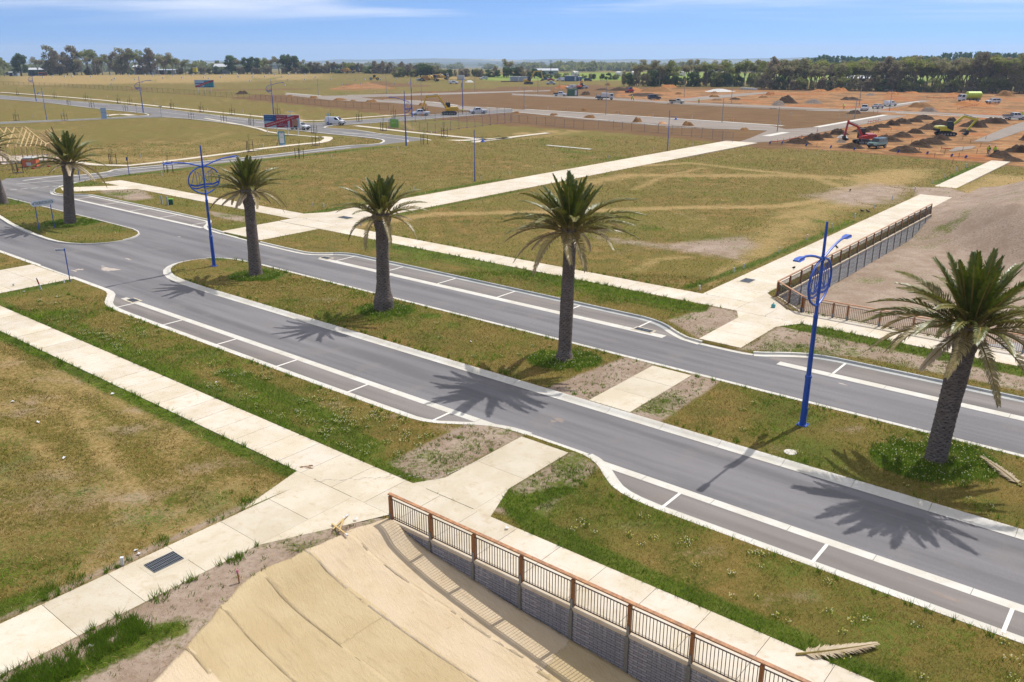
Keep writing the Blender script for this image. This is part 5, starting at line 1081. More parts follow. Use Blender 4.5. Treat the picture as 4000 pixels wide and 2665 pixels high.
VAN = [(-2.4,.42),(-2.42,1.2),(1.2,1.2),(2.2,1.02),(2.42,.8),(2.42,.4)]; VANC = [(-2.4,1.18),(-2.3,1.92),(.75,1.92),(1.62,1.18)]
SUV = [(-2.3,.45),(-2.34,1.05),(1.2,1.08),(2.15,.98),(2.36,.78),(2.36,.42)]; SUVC = [(-2.3,1.05),(-2.02,1.72),(.5,1.74),(1.2,1.06)]
SED = [(-2.2,.4),(-2.25,.95),(-1.6,1.0),(1.0,.95),(2.0,.8),(2.25,.62),(2.25,.36)]; SEDC = [(-1.7,.97),(-1.0,1.42),(.3,1.43),(1.1,.94)]
LRV = [(-1.95,.6),(-1.98,1.12),(.95,1.12),(1.9,1.1),(2.0,.95),(2.02,.6)]; LRC = [(-1.95,1.1),(-1.88,1.86),(.55,1.86),(.92,1.1)]
car((1310,488), R(-14), ('parked_van','white van with a yellow ladder on its roof at the street corner','van'), VAN, VANC, WHITE, rack=(-1.6,.4,1), glass_rows=((.70,.93),), group=None)
car((1172,507), R(-22), ('parked_car','white four wheel drive half hidden behind the big billboard','car'), SUV, SUVC, WHITE, group=None)
car((1643,452), R(197), ('pickup_truck','white double cab pickup parked before the yellow excavator','pickup'), UTE, UTEC, WHITE, group=None)
car((1868,444), R(196), ('pickup_truck','white double cab pickup beside the blue lamp and worker','pickup'), UTE, UTEC, WHITE, group=None)
car((3425,578), R(216), ('parked_car','pale green boxy four wheel drive with roof rack by the red excavator','car'), LRV, LRC, GREENP, wheels=(-1.25,1.25), roofmat=paint('teal_roof',(84,112,116)), rack=(-1.4,.2), glass_rows=((.04,.3),(.34,.62),(.66,.95)), group=None)
car((3962,468), R(-6), ('pickup_truck','white flat tray pickup on the concrete edge by the topsoil heaps','pickup'), TRU, UTEC, WHITE, tray=(-2.6,-.78,M_STEEL), group=None, s=1.08)
car((2188,376), R(-10), ('pickup_truck','white pickup with a dark tray next to the green cabinet','pickup'), TRU, UTEC, WHITE, tray=(-2.6,-.78,M_TRIM), group=None)
car((2231,348), R(205), ('pickup_truck','white pickup with an open canopy lid near the orange excavator','pickup'), TRU, UTEC, WHITE, canopy=(-2.6,-.75,1.8,WHITE), group=None)
car((2277,346), R(195), ('pickup_truck','white tray pickup right beside the orange excavator','pickup'), TRU, UTEC, WHITE, tray=(-2.6,-.78,WHITE), group=None)
car((2152,331), R(-14), ('pickup_truck','silver pickup near the distant yellow excavator','pickup'), UTE, UTEC, SILVER, group=None)
car((2555,389), R(14), ('parked_car','dark blue four wheel drive on the unfinished street','car'), SUV, SUVC, DARKB, group=None)
car((2643,405), R(-12), ('pickup_truck','old cream flat tray pickup among white rubble','pickup'), TRU, [(-.2,1.08),(-.15,1.74),(.75,1.74),(1.42,1.08)], CREAM, tray=(-2.6,-.3,plain('rusty_tray',pc(112,88,70),.8)), glass_rows=((.2,.9),), group=None)
car((1772,328), R(-12), ('pickup_truck','white canopy pickup in front of the yellow scrapers','pickup'), UTE, UTEC, WHITE, canopy=(-2.55,-.7,1.75,WHITE), group=None)
car((1890,311), R(195), ('pickup_truck','white pickup with steel canopy near the tree belt','pickup'), TRU, UTEC, WHITE, canopy=(-2.55,-.72,1.75,SILVER), group=None)
car((2133,315), R(170), ('pickup_truck','dark blue pickup parked by a red one near the trees','pickup'), UTE, UTEC, DARKB, group=None); car((2152,316), R(10), ('parked_car','red car parked against a dark blue pickup by the trees','car'), SED, SEDC, REDP, wheels=(-1.4,1.4), group=None)
car((2189,317), R(185), ('parked_van','white van parked by the blue storage shed','van'), VAN, VANC, WHITE, glass_rows=((.70,.93),), group=None); car((2208,318), R(190), ('parked_car','white four wheel drive between the far van and shed','car'), SUV, SUVC, WHITE, group=None)
car((3376,432), R(62), ('pickup_truck','white double cab pickup seen from behind at the site junction','pickup'), UTE, UTEC, WHITE, group=None); car((3428,424), R(40), ('parked_car','silver sedan parked on the unfinished side street','car'), SED, SEDC, SILVER, wheels=(-1.4,1.4), group=None); car((3476,415), R(35), ('pickup_truck','white canopy pickup ahead of the silver sedan','pickup'), UTE, UTEC, WHITE, canopy=(-2.55,-.7,1.78,WHITE), group=None)
car((3878,404), R(184), ('parked_car','white wagon behind the orange clay heap','car'), SUV, SUVC, WHITE, group=None); car((2296,318), R(0), ('parked_car','black car parked beyond the blue toilets','car'), SUV, SUVC, BLACKP, group=None)
def truck(px, rz, label, load, s=1.0):
    t = thing('truck', label, 'truck', G(*px,.06), rz, None, s); mb = MB(); mb.profile([(1.3,.7),(1.3,2.3),(2.6,2.3),(2.95,1.5),(3.0,.6)], -1.05, 1.05, None, [.03,.1,.12,.03,.03]); c = mb.build('cab', WHITE, t, bevel=.06)
    mb = MB(); glasspanel(mb, [(2.985,-.9,1.5),(2.985,.9,1.5),(2.69,.88,2.2),(2.69,-.88,2.2)]); mb.build('windscreen', M_GLASS, c)
    for s_ in (-1,1): mb = MB(); p = [(1.75,s_*1.07,1.45),(2.75,s_*1.07,1.45),(2.5,s_*1.0,2.15),(1.75,s_*1.0,2.15)]; glasspanel(mb, p if s_ < 0 else p[::-1]); mb.build('side_window', M_GLASS, c)
    mb = MB(); mb.box((-.6,0,.75),(6.6,.9,.25)); mb.build('chassis', M_TRIM, t)
    for x in (2.1,-1.5,-2.6): 
        for s_ in (-1,1): wheel(t, x, s_*.92, .45, .3)
    if load == 'box':
        mb = MB(); mb.box((-1.3,0,1.0),(4.6,2.1,.16)); mb.build('tray', M_STEEL, t); mb = MB(); mb.box((-.3,0,1.75),(2.6,2.05,1.35)); mb.build('tool_box', WHITE, t, bevel=.04); mb = MB(); mb.box((-2.7,0,1.3),(1.8,2.0,.5)); mb.build('load', M_STEEL, t)
        for x in (-3.5,-1.8):
            mb = MB(); mb.bar((x,-1,1.05),(x,-1,2.4),.06); mb.bar((x,1,1.05),(x,1,2.4),.06); mb.bar((x,-1,2.4),(x,1,2.4),.06); mb.build('rack', M_STEEL, t)
    elif load == 'tank':
        mb = MB(); M = Matrix.Rotation(R(90),4,'Y'); mb.lathe([(.3,-2.3),(1.0,-2.25),(1.12,-2.1),(1.12,2.1),(1.0,2.25),(.3,2.3)], 24, (-1.6,0,1.95), M); mb.build('tank', LIMET, t, smooth=True)
        for x in (-3,-.4): mb = MB(); mb.box((x,0,1.0),(.4,1.6,.5)); mb.build('cradle', M_STEEL, t)
    else: mb = MB(); mb.profile([(-3.8,.95),(-4.0,2.0),(1.0,2.0),(1.0,.95)], -1.1, 1.1); mb.build('tipper_body', WHITE, t)
    return t
truck((2366,390), R(-8), 'white rigid truck with tool box and racks on the unfinished street', 'box'); truck((3780,398), R(186), 'white water truck with a bright lime tank', 'tank', 1.15); truck((1735,303), R(10), 'white tipper truck behind the parked yellow scrapers', 'tip')
def excavator(px, rz, mat, label, boom=((.4,1.6),(2.2,4.0),(4.2,3.6)), tip=(4.9,1.2), s=1.0, trackm=None, cabm=None):
    t = thing('excavator', label, 'excavator', G(*px,.05), rz, None, s); tm = trackm or M_TRIM
    for sg in (-1,1):
        mb = MB(); mb.profile([(-1.5,.0),(1.5,.0),(1.85,.35),(1.75,.68),(1.4,.8),(-1.4,.8),(-1.75,.68),(-1.85,.35)], sg*1.0-.28, sg*1.0+.28); o = mb.build('track', tm, t)
        for k in range(5): mb = MB(); mb.lathe([(.02,-.05),(.2,-.05),(.2,.05),(.02,.05)],8,(-1.2+.6*k,sg*1.3,.35),Matrix.Rotation(R(90),3,'X').to_4x4()); mb.build('roller', M_STEEL, o)
    mb = MB(); mb.box((0,0,.75),(1.5,1.5,.5)); mb.build('undercarriage', M_TRIM, t)
    mb = MB(); mb.profile([(-2.1,1.05),(-2.2,1.7),(-1.9,2.0),(-.3,2.0),(-.2,1.75),(1.0,1.6),(1.0,1.0)], -1.2, 1.2, None, [.15,.1,.15,.1,.05,.05,.05]); mb.build('house', mat, t, bevel=.06); mb = MB(); mb.box((-1.95,0,1.2),(.6,2.3,.5)); mb.build('counterweight', M_TRIM if mat is YELG else mat, t, bevel=.08)
    mb = MB(); mb.profile([(-.35,1.6),(-.3,2.95),(.75,2.95),(1.0,2.2),(1.0,1.1)], -1.2, -.25, None, [.03,.06,.06,.03,.0]); c = mb.build('cab', cabm or M_TRIM, t, bevel=.04)
    mb = MB(); glasspanel(mb, [(-.2,-1.21,1.8),(.85,-1.21,1.75),(.72,-1.17,2.8),(-.18,-1.17,2.8)]); glasspanel(mb, [(1.005,-1.1,1.4),(1.005,-.35,1.4),(.78,-.38,2.85),(.78,-1.1,2.85)]); glasspanel(mb, [(-.2,-.24,2.8),(.72,-.24,2.8),(.85,-.24,2.1),(-.2,-.24,2.1)]); mb.build('cab_glass', M_GLASS, c)
    b = [Vector((p[0],.2,p[1])) for p in boom]; mb = MB()
    for p, q, w0 in ((b[0],b[1],.42),(b[1],b[2],.38)): mb.bar(p,q,.34,w0,(0,1,0) if False else (0,0,1))
    mb.build('boom', mat, t, bevel=.03); T = Vector((tip[0],.2,tip[1])); mb = MB(); mb.bar(b[2]+(b[2]-T).normalized()*.5, T, .3, .34); mb.build('stick', mat, t, bevel=.03)
    mb = MB(); mb.bar(b[0]+Vector((.3,0,.1)), b[0]+(b[1]-b[0])*.75+Vector((.35,0,-.25)), .13); mb.bar(b[1]+Vector((0,0,.35)), b[2]+Vector((-.1,0,.3)), .12); mb.build('ram', M_STEEL, t)
    d = Vector((-.35,0,-1)).normalized(); mb = MB(); mb.profile([(T.x-.1,T.z+.15),(T.x+.3,T.z-.1),(T.x+.25,T.z-.75),(T.x-.25,T.z-.95),(T.x-.85,T.z-.7),(T.x-.75,T.z-.55),(T.x-.25,T.z-.35)], -.25, .65); mb.build('bucket', M_TRIM if mat is not YEL else plain('worn_steel',pc(96,84,70),.6), t)
    return t
excavator((1755,449), R(188), YEL, 'yellow excavator with raised bent boom between the two white pickups', ((.5,1.6),(2.7,4.6),(5.6,4.3)), (6.6,1.8), 1.15)
excavator((2065,329), R(-10), YEL, 'distant yellow excavator with high boom beside containers', ((.5,1.6),(2.4,4.9),(5.2,5.2)), (5.6,2.2), 1.3)
excavator((3372,562), R(180), REDM, 'red mini excavator with folded boom among the topsoil heaps', ((.5,1.5),(1.6,3.4),(3.7,4.2)), (4.1,1.6), .98)
excavator((3692,530), R(-4), YELG, 'lime yellow excavator reaching over a topsoil heap', ((.5,1.5),(3.2,3.9),(5.8,3.2)), (4.3,1.0), 1.05)
excavator((2266,348), R(60), ORNG, 'small orange excavator with curled boom near white pickups', ((.5,1.5),(1.2,3.8),(2.4,4.2)), (2.9,2.2), .9)
# skid loader, roller, scrapers
t = thing('skid_loader', 'small red and blue skid loader on dark soil', 'loader', G(2462,363,.05), R(200)); mb = MB(); mb.box((0,0,1.0),(2.4,1.5,1.1)); mb.build('body', REDM, t, bevel=.08); mb = MB(); mb.profile([(-.7,1.5),(-.6,2.3),(.6,2.3),(.9,1.5)],-.65,.65); mb.build('cab', paint('cab_blue',(40,70,130)), t, bevel=.05); mb = MB(); mb.profile([(1.4,.2),(2.2,.15),(2.0,.8),(1.4,.7)],-.9,.9); mb.build('bucket', M_TRIM, t)
for x in (-.75,.75):
    for sg in (-1,1): wheel(t, x, sg*.82, .42, .3)
t = thing('road_roller', 'yellow road roller on the brown field', 'roller', G(1462,314,.05), R(12), None, 1.15); mb = MB(); mb.lathe([(.1,-1.0),(.8,-1.0),(.8,1.0),(.1,1.0)],20,(-1.7,0,.8),Matrix.Rotation(R(90),3,'X').to_4x4()); mb.build('drum', M_STEEL, t, smooth=True); mb = MB(); mb.profile([(-2.6,.7),(-2.5,1.1),(-.9,1.2),(-.4,1.2),(.2,1.7),(2.5,1.5),(2.6,.7)],-.85,.85); mb.build('body', YEL, t, bevel=.08); mb = MB(); mb.profile([(-.6,1.2),(-.5,2.7),(.7,2.7),(.8,1.3)],-.75,.75); mb.build('cab', M_GLASS, t, bevel=.04); mb = MB(); mb.box((.1,0,2.75),(1.5,1.7,.1)); mb.build('cab_roof', YEL, t)
for sg in (-1,1): wheel(t, 1.7, sg*.9, .75, .5)
for px, rz, lab in (((1690,318),R(-20),'yellow scraper with large wheels nearest the white canopy pickup'),((1728,312),R(25),'second yellow scraper parked against the first'),((1365,284),R(5),'yellow scraper raising dust on the far mound'),((500,278),R(5),'yellow machine parked before the left gum trees')):
    t = thing('scraper', lab, 'scraper', G(*px,.1), rz, None, 1.0); mb = MB(); mb.profile([(-1.0,1.0),(-.8,2.6),(.8,2.7),(1.2,1.9),(4.8,1.6),(4.9,1.0)],-1.1,1.1); mb.build('tractor', YEL, t, bevel=.1); mb = MB(); mb.profile([(1.0,2.0),(1.0,3.6),(2.4,3.6),(2.7,2.0)],-.8,.8); mb.build('cab', M_TRIM, t); mb = MB(); mb.profile([(-1.4,1.6),(-2.4,3.2),(-6.0,2.9),(-7.2,1.4),(-6.4,.6),(-2.4,.5)],-1.4,1.4); mb.build('bowl', plain('dusty_yellow',pc(186,140,62),.7,.2), t, bevel=.1); mb = MB(); mb.tube([(-2.4,0,3.0),(-1.2,0,3.3),(0,0,2.5)],.3,8); mb.build('gooseneck', YEL, t)
    for x in (2.6,-6.0):
        for sg in (-1,1): wheel(t, x, sg*1.35, .95, .7)

# ================================================================== PEOPLE
M_SKIN = plain('skin', pc(200,150,120), .6, .05); M_NAVYC = plain('navy_cloth', pc(44,50,72), .9, .1); M_HIVY = plain('hi_vis_yellow', pc(214,240,40), .7, .05); M_HIVO = plain('hi_vis_orange', pc(240,120,50), .7, .05); M_HATW = plain('hard_hat_white', pc(236,232,220), .4, .03)
def person_mesh(bend, step):
    me = bpy.data.meshes.new('body'); lean = bend
    J = {'pel':(0,0,.95),'wst':(lean*.15,0,1.12),'chs':(lean*.45,0,1.36),'nck':(lean*.62,0,1.52),'hd0':(lean*.7+.02,0,1.62),'hd1':(lean*.74+.03,0,1.76)}
    for s, n in ((1,'l'),(-1,'r')):
        st = step*s; J['hip'+n] = (0,.10*s,.90); J['kn'+n] = (.05+st*.5,.11*s,.50); J['an'+n] = (st,.12*s,.09); J['to'+n] = (st+.17,.13*s,.045)
        J['sh'+n] = (lean*.55,.2*s,1.43); J['el'+n] = (lean*.6+.05,.27*s,1.15); J['wr'+n] = (lean*.8+.2,.24*s,.95); J['ha'+n] = (lean*.85+.27,.22*s,.90)
    E_ = [('pel','wst'),('wst','chs'),('chs','nck'),('nck','hd0'),('hd0','hd1')] + [e for n in 'lr' for e in (('pel','hip'+n),('hip'+n,'kn'+n),('kn'+n,'an'+n),('an'+n,'to'+n),('chs','sh'+n),('sh'+n,'el'+n),('el'+n,'wr'+n),('wr'+n,'ha'+n))]
    k = list(J); me.from_pydata([J[a] for a in k], [(k.index(a),k.index(b)) for a,b in E_], [])
    return me, k
RAD = {'pel':.15,'wst':.14,'chs':.16,'nck':.06,'hd0':.09,'hd1':.10,'hip':.105,'kn':.068,'an':.05,'to':.045,'sh':.075,'el':.052,'wr':.036,'ha':.04}
def person(px, rz, label, top=None, bend=.1, step=.08, hat=True, s=1.0, skinlegs=False):
    t = thing('person', label, 'person', G(*px,.06), rz, None, s); me, k = person_mesh(bend, step); o = mesh_obj('body', me, t); me.materials.append(M_NAVYC)
    md = o.modifiers.new('skin','SKIN'); sv = me.skin_vertices[0].data if me.skin_vertices else None
    if sv is None:
        bm = bmesh.new(); bm.from_mesh(me); bm.verts.layers.skin.verify(); bm.to_mesh(me); bm.free(); sv = me.skin_vertices[0].data
    for i, n in enumerate(k): r_ = RAD.get(n, RAD.get(n[:-1], .06)); sv[i].radius = (r_, r_)
    sv[0].use_root = True; sb = o.modifiers.new('sub','SUBSURF'); sb.levels = 1; sb.render_levels = 1
    L = bend; mb = MB(); mb.tube([(L*.0,0,.98),(L*.15,0,1.12),(L*.45,0,1.36),(L*.58,0,1.48)], [.185,.18,.205,.12], 12)
    for sg in (-1,1): mb.tube([(L*.5,.14*sg,1.43),(L*.55+.01,.22*sg,1.38),(L*.6+.05,.275*sg,1.16)], [.09,.085,.07], 8)
    mb.build('vest', top or M_HIVY, t, smooth=True)
    mb = MB(); mb.lathe([(.085,-.12),(.105,-.04),(.108,.04),(.08,.12)], 12, (L*.74+.02,0,1.68)); mb.build('head', M_SKIN, t, smooth=True)
    mb = MB(); mb.lathe([(.15,-.02),(.13,.0),(.125,.06),(.09,.12),(.02,.145)], 14, (L*.75+.025,0,1.76)); mb.build('hard_hat' if hat else 'hat', M_HATW, t, smooth=True)
for sg in ():
    pass
person((3858,607), R(250), 'person in lime hi vis shirt and hat at a tripod, on orange soil'); person((3883,609), R(230), 'person in yellow hi vis shirt standing beside the one with the tripod', M_HIVY, .06, .05)
person((3296,427), R(150), 'person in hi vis bending at the kerb forms by the side street', bend=.45); person((2466,392), R(20), 'person in hi vis kneeling low beside another at the kerb', bend=.5); person((2474,395), R(200), 'person in hi vis bent over the fresh kerb work', bend=.55); person((2730,405), R(100), 'person in hi vis standing alone on the dark street edge')
person((2512,336), R(10), 'person in yellow hi vis in the trench near the trees', bend=.3); person((2524,334), R(190), 'person in orange hi vis beside the trench near the trees', M_HIVO); person((1808,447), R(200), 'person in hi vis at the door of the white pickup'); person((1770,440), R(90), 'person in orange hi vis behind the yellow excavator', M_HIVO); person((3992,462), R(200), 'person in hi vis behind the white tray pickup'); person((2056,324), R(200), 'person in orange hi vis beside the distant yellow excavator', M_HIVO); person((2261,346), R(200), 'person in hi vis between the orange excavator and pickup')
t = thing('survey_tripod', 'surveying tripod in front of the person in lime hi vis', 'tripod', G(3862,612,.05)); 
for k in range(3): mb = MB(); a_ = 2.1*k; mb.bar((0,0,1.35),(.45*math.cos(a_),.45*math.sin(a_),0),.04); mb.build('leg', M_STEEL, t)
mb = MB(); mb.box((0,0,1.45),(.2,.2,.25)); mb.build('instrument', M_TRIM, t)

# ================================================================== HEAPS OF SOIL AND GRAVEL
def heap_mat(name, a, b, lum):
    t = NT(name); p = t.pos(); n = t.noise(p, 1.1, 6, .7); f = t.noise(p, 6, 4, .7); c = t.mix(t.ramp(n,.3,.7), pc(*a), pc(*b)); c = t.mix(t.math('MULTIPLY', t.ramp(f,.45,.7), .5), c, pc(*lum)); t.set('Base Color', c); t.set('Roughness', .97); t.set('Specular IOR Level', .08); t.bump(t.math('ADD',n,f), .8, .25); return t.mat
HM = {'dark':heap_mat('topsoil',(76,60,46),(98,78,60),(54,42,34)),'brown':heap_mat('subsoil',(142,106,66),(166,124,80),(108,78,48)),'grey':heap_mat('gravel',(136,122,112),(152,138,126),(106,94,86)),'orange':heap_mat('clay',(186,122,70),(206,146,92),(146,90,50)),'white':heap_mat('sheeted_sand',(214,212,206),(232,230,226),(184,182,178)),'pink':heap_mat('washed_sand',(214,164,124),(226,182,142),(186,138,100))}
def heap_mesh(seed, rough, mat):
    n, m = 30, 44; a = np.linspace(0,2*np.pi,m,endpoint=False); r = np.linspace(0,1,n)**.9; RR_, AA = np.meshgrid(r,a,indexing='ij'); ox, oy = np.cos(AA), np.sin(AA)
    out = 1 + .16*(vnoise(ox*1.5+5,oy*1.5+5,1.,seed)-.5)*2; x = RR_*ox*out; y = RR_*oy*out; px_ = (np.random.RandomState(seed).rand(2)-.5)*.3
    rs = np.random.RandomState(seed+50); z = 0
    for kk in range(4):
        ox_, oy_ = (rs.rand(2)-.5)*(.0 if kk == 0 else .9); rr2 = np.clip(((x-ox_)**2+(y-oy_)**2)/(1.0 if kk == 0 else .34), 0, 1); z = np.maximum(z, (1-rr2)**1.4*(.78 if kk == 0 else rs.uniform(.5,1.0)))
    d = np.clip(np.hypot(x, y)/out, 0, 1); z = z*(1-d**4) + rough*(fbm(x*4+9,y*4+9,1.,seed+3)-.5)*(1-d**3)*1.3; z = np.where(RR_>=.995, -.06, np.maximum(z,-.02))
    co = np.stack([x,y,z],-1).reshape(-1,3); i = np.arange(n*m).reshape(n,m); j = np.roll(i,-1,1); q = np.stack([i[:-1],i[1:],j[1:],j[:-1]],-1).reshape(-1,4)
    me = np_mesh('heap', co, q); me.materials.append(HM[mat]); me.polygons.foreach_set('use_smooth', np.ones(len(me.polygons),bool)); return me
HMESH = {k:[heap_mesh(10*i+j, .42 if k=='dark' else .2, k) for j in range(3)] for i,k in enumerate(HM)}
HLAB = {'dark':('heap of lumpy dark topsoil on the orange building site','dark topsoil heaps'),'brown':('small heap of brown soil beside the unfinished street','brown soil heaps'),'grey':('smooth cone of grey gravel on the building site','grey gravel heaps'),'orange':('low heap of orange clay near the tree belt','orange clay heaps')}
def heap(px, w, h, kind, label=None, group=None):
    g = G(*px); k = g.y/FPX; o = mesh_obj('soil_heap', random.choice(HMESH[kind]), None, g - Vector((0,0,.02)), (0,0,random.uniform(0,6.3)), (w*k/2*random.uniform(1.1,1.4), w*k/2*random.uniform(.8,1.1), h*k*random.uniform(.8,1.15)))
    o.location.y += w*k/2*.55*0; return tag(o, label or HLAB[kind][0], 'soil heap', group or HLAB[kind][1])
for q in [(3117,560,102,26),(3176,547,89,26),(3225,537,68,22),(3276,526,72,25),(3365,515,64,24),(3401,509,68,22),(3442,498,60,19),(3484,490,60,20),(3527,483,60,19),(3571,477,64,22),(3607,466,80,22),(3325,577,98,26),(3467,551,94,27),(3522,534,89,25),(3576,520,85,23),(3629,505,80,22),(3671,492,80,26),(3718,479,51,20),(3803,496,98,33),(3877,481,89,26),(3535,592,124,33),(3595,573,89,28),(3633,562,89,26),(3675,545,93,28),(3780,515,70,14),(3910,614,120,28),(3975,594,95,32),(4010,548,60,24),(3075,402,87,30),(3325,391,80,14),(3335,444,70,16),(2286,371,46,12),(2425,354,90,14),(2870,389,45,10),(945,367,52,15),(2350,352,60,8),(2520,372,180,9),(3960,628,90,14)]: heap(q[:2], q[2], q[3], 'dark')
for q in [(3600,420,95,24),(3926,375,70,26),(2302,462,46,18),(2165,452,36,12),(2488,477,48,20),(2688,491,52,17),(2910,507,48,13),(2017,443,28,8),(2374,335,40,14),(2565,357,115,18),(2650,369,34,12),(2790,380,36,12),(2803,392,46,9),(2981,383,40,11),(2790,365,34,9),(1136,377,30,8),(1227,384,38,10),(1327,392,54,13),(1452,400,44,12),(1650,413,42,13),(1782,427,26,12),(1380,395,25,5),(2420,441,40,9),(2530,455,40,10),(2865,470,30,7),(2285,432,40,9),(1690,362,40,6),(2160,360,40,8)]: heap(q[:2], q[2], q[3], 'brown')
for q in [(3040,411,66,20),(3176,403,70,20),(3399,373,36,10),(3630,436,75,20),(3285,556,44,14)]: heap(q[:2], q[2], q[3], 'grey')
for q in [(3800,412,140,22),(3112,351,50,14),(3276,357,70,14),(3490,369,60,13),(2560,337,42,10),(2612,341,64,12),(2200,345,56,15),(3200,356,60,8),(3720,372,70,12),(3560,365,60,10),(3010,372,40,14),(2470,348,60,8)]: heap(q[:2], q[2], q[3], 'orange')
heap((2811,357),106,12,'white','pale sheeted sand mound in front of the tree belt','pale mounds'); heap((3290,538),40,12,'white','small pale sand heap beside the red excavator','pale mounds'); heap((1833,321),30,8,'white','small pale gravel heap near the scrapers','pale mounds'); heap((2588,485),52,15,'pink','peach coloured sand heap beside the slim blue lamp','peach sand')
# ================================================================== SITE SHEDS, CONTAINERS, FENCES
M_CONT = plain('container_grey', pc(176,190,204), .5, .06); M_CONTB = plain('container_blue', pc(74,112,150), .5, .06); M_TOIL = plain('toilet_blue', pc(40,96,170), .4, .05); M_KIOSK = plain('kiosk_green', pc(74,116,92), .5, .06); M_ROOFW = plain('pale_roof', pc(206,210,214), .4, .05)
def container(px, L, w, h, rz, mat, label, name='container', cat='container'):
    t = thing(name, label, cat, G(*px,.05), rz, None); mb = MB(); n = int(L/.3)
    prof = []
    for k in range(n): x = -L/2+L*k/n; o_ = .04 if k%2 else 0; prof += [(x,-w/2+o_),(x+L/n,-w/2+o_)]
    for k in range(n): x = L/2-L*k/n; o_ = .04 if k%2 else 0; prof += [(x,w/2-o_),(x-L/n,w/2-o_)]
    mb.prism(prof, .15, h-.08); mb.build('wall', mat, t); mb = MB(); mb.box((0,0,h),(L+.06,w+.06,.16)); mb.build('roof', M_ROOFW if mat is not M_KIOSK else mat, t); mb = MB(); mb.box((L*.3,-w/2-.01,h*.48),(.9,.05,h*.75)); mb.build('door', M_POSTW, t); mb = MB(); mb.box((0,0,.08),(L,w,.15)); mb.build('base_frame', M_TRIM, t); return t
container((2013,318),6,2.4,2.6,R(4),M_CONT,'pale grey container next to another near pipes'); container((2048,319),6,2.4,2.6,R(4),M_CONT,'pale grey container beside the orange stack'); container((2231,318),7.5,3,3.0,R(4),M_CONTB,'blue storage shed with pale roof by the trees','storage_shed','shed'); container((2236,375),4.2,2.4,2.6,R(2),M_KIOSK,'green electrical cabinet next to the white pickup','electrical_cabinet','cabinet'); container((1800,311),4.5,2.3,2.4,R(0),M_POSTW,'white site cabin beside the tree belt','site_cabin','cabin')
for px, lab in (((2258,317),'blue portable toilet beside the storage shed'),((2268,317),'blue portable toilet next to the orange excavator boom')):
    t = thing('portable_toilet', lab, 'toilet', G(*px,.05), R(5)); mb = MB(); mb.box((0,0,1.15),(1.2,1.2,2.2)); mb.build('cabin', M_TOIL, t, bevel=.05); mb = MB(); mb.lathe([(.75,0),(.6,.2),(.1,.3)],8,(0,0,2.25)); mb.build('roof', M_POSTW, t); mb = MB(); mb.box((0,-.61,1.1),(.7,.03,1.8)); mb.build('door', M_CONTB, t)
for k in range(14):
    mb = MB(); mb.tube([(0,0,0),(5.5,.2,0)], .22, 8, caps=True); o = mb.build('pipe', plain('dark_pipe',pc(58,46,42),.6), None, loc=G(1955+6*(k%5)+random.uniform(0,8),318.5,.25+.42*(k//5))); o.rotation_euler = (0,0,random.uniform(-.05,.05)); tag(o,'dark pipe in the stack beside the grey containers','pipe','stacked dark pipes')
for k in range(8):
    mb = MB(); mb.box((0,0,.45),(2.6,1.4,.9)); o = mb.build('block_pallet', M_CONT, None, loc=G(1636+7.5*(k%7),316-3*(k//4),.05)); tag(o,'pallet of pale blocks beside the yellow scrapers','pallet','pallets of pale blocks')
for k in range(6):
    t_ = MB(); t_.box((0,0,.4),(1.5,1.2,.8)); o = t_.build('wrapped_pallet', M_PEG, None, loc=G(2900+10*k,349+.6*k,.05)); tag(o,'wrapped pallet in the row before the right tree belt','pallet','wrapped pallets')
# chain mesh fence panels
def fence_panel_mesh(name, L, H_, frame, wires=9):
    mb = MB(); r = .028
    for x in (0,L): mb.bar((x,0,0),(x,0,H_),r*2)
    for z in (.12,H_-.02): mb.bar((0,0,z),(L,0,z),r*1.4)
    for k in range(1,wires): mb.bar((L*k/wires,0,.12),(L*k/wires,0,H_),.012)
    for k in range(1,7): mb.bar((0,0,.12+(H_-.14)*k/7),(L,0,.12+(H_-.14)*k/7),.010)
    return mb.mesh(name, frame)
M_FENCE = plain('fence_steel', pc(140,142,150), .5, .1, metal=.3); M_FENCED = plain('weathered_post', pc(104,92,92), .7, .15)
def mesh_fence(pts, label, L=3.4, H_=1.9, z=.03, mat=None, foot=None, group='temporary mesh fences'):
    P = [G(*p) for p in pts]; c = P[len(P)//2].copy(); c.z = 0; t = thing('mesh_fence', label, 'fence', c, 0, group); me = fence_panel_mesh('panel', L, H_, mat or M_FENCE); fm = None
    if foot: mb = MB(); mb.box((0,0,.07),(.7,.22,.14)); fm = mb.mesh('foot', foot)
    for a, b in zip(P[:-1], P[1:]):
        d = b-a; n = max(1, round(d.length/L)); 
        for k in range(n):
            p = a + d*(k/n); o = mesh_obj('panel', me, t, p-c+Vector((0,0,z)), (random.uniform(-.03,.03),0,math.atan2(d.y,d.x)), (d.length/n/L,1,random.uniform(.96,1.04)))
            if fm: mesh_obj('foot', fm, t, p-c+Vector((0,0,z)), (0,0,math.atan2(d.y,d.x)+R(90)))
    return t
mesh_fence([(-60,331),(238,341),(459,354),(701,368),(1000,389),(1255,415),(1518,432)], 'long weathered mesh fence between the green lots and the site', 4.2, 1.9, mat=M_FENCED)
mesh_fence([(1995,479),(2280,506),(2395,506),(2467,513),(2624,526),(2782,545),(2862,558)], 'mesh fence between the grassed lot and the brown site soil', 3.2, 2.0)
M_PINKF = plain('pink_block', pc(226,150,176), .7); mesh_fence([(1520,502),(1610,510),(1701,519),(1760,508),(2000,478)], 'mesh fence on pink feet around the lot with the green banner', 3.2, 2.0, foot=M_PINKF); mesh_fence([(1520,501),(1545,480),(1700,472),(1850,458),(2000,446)], 'back run of mesh fence behind the green bannered lot', 3.2, 2.0, foot=M_PINKF)
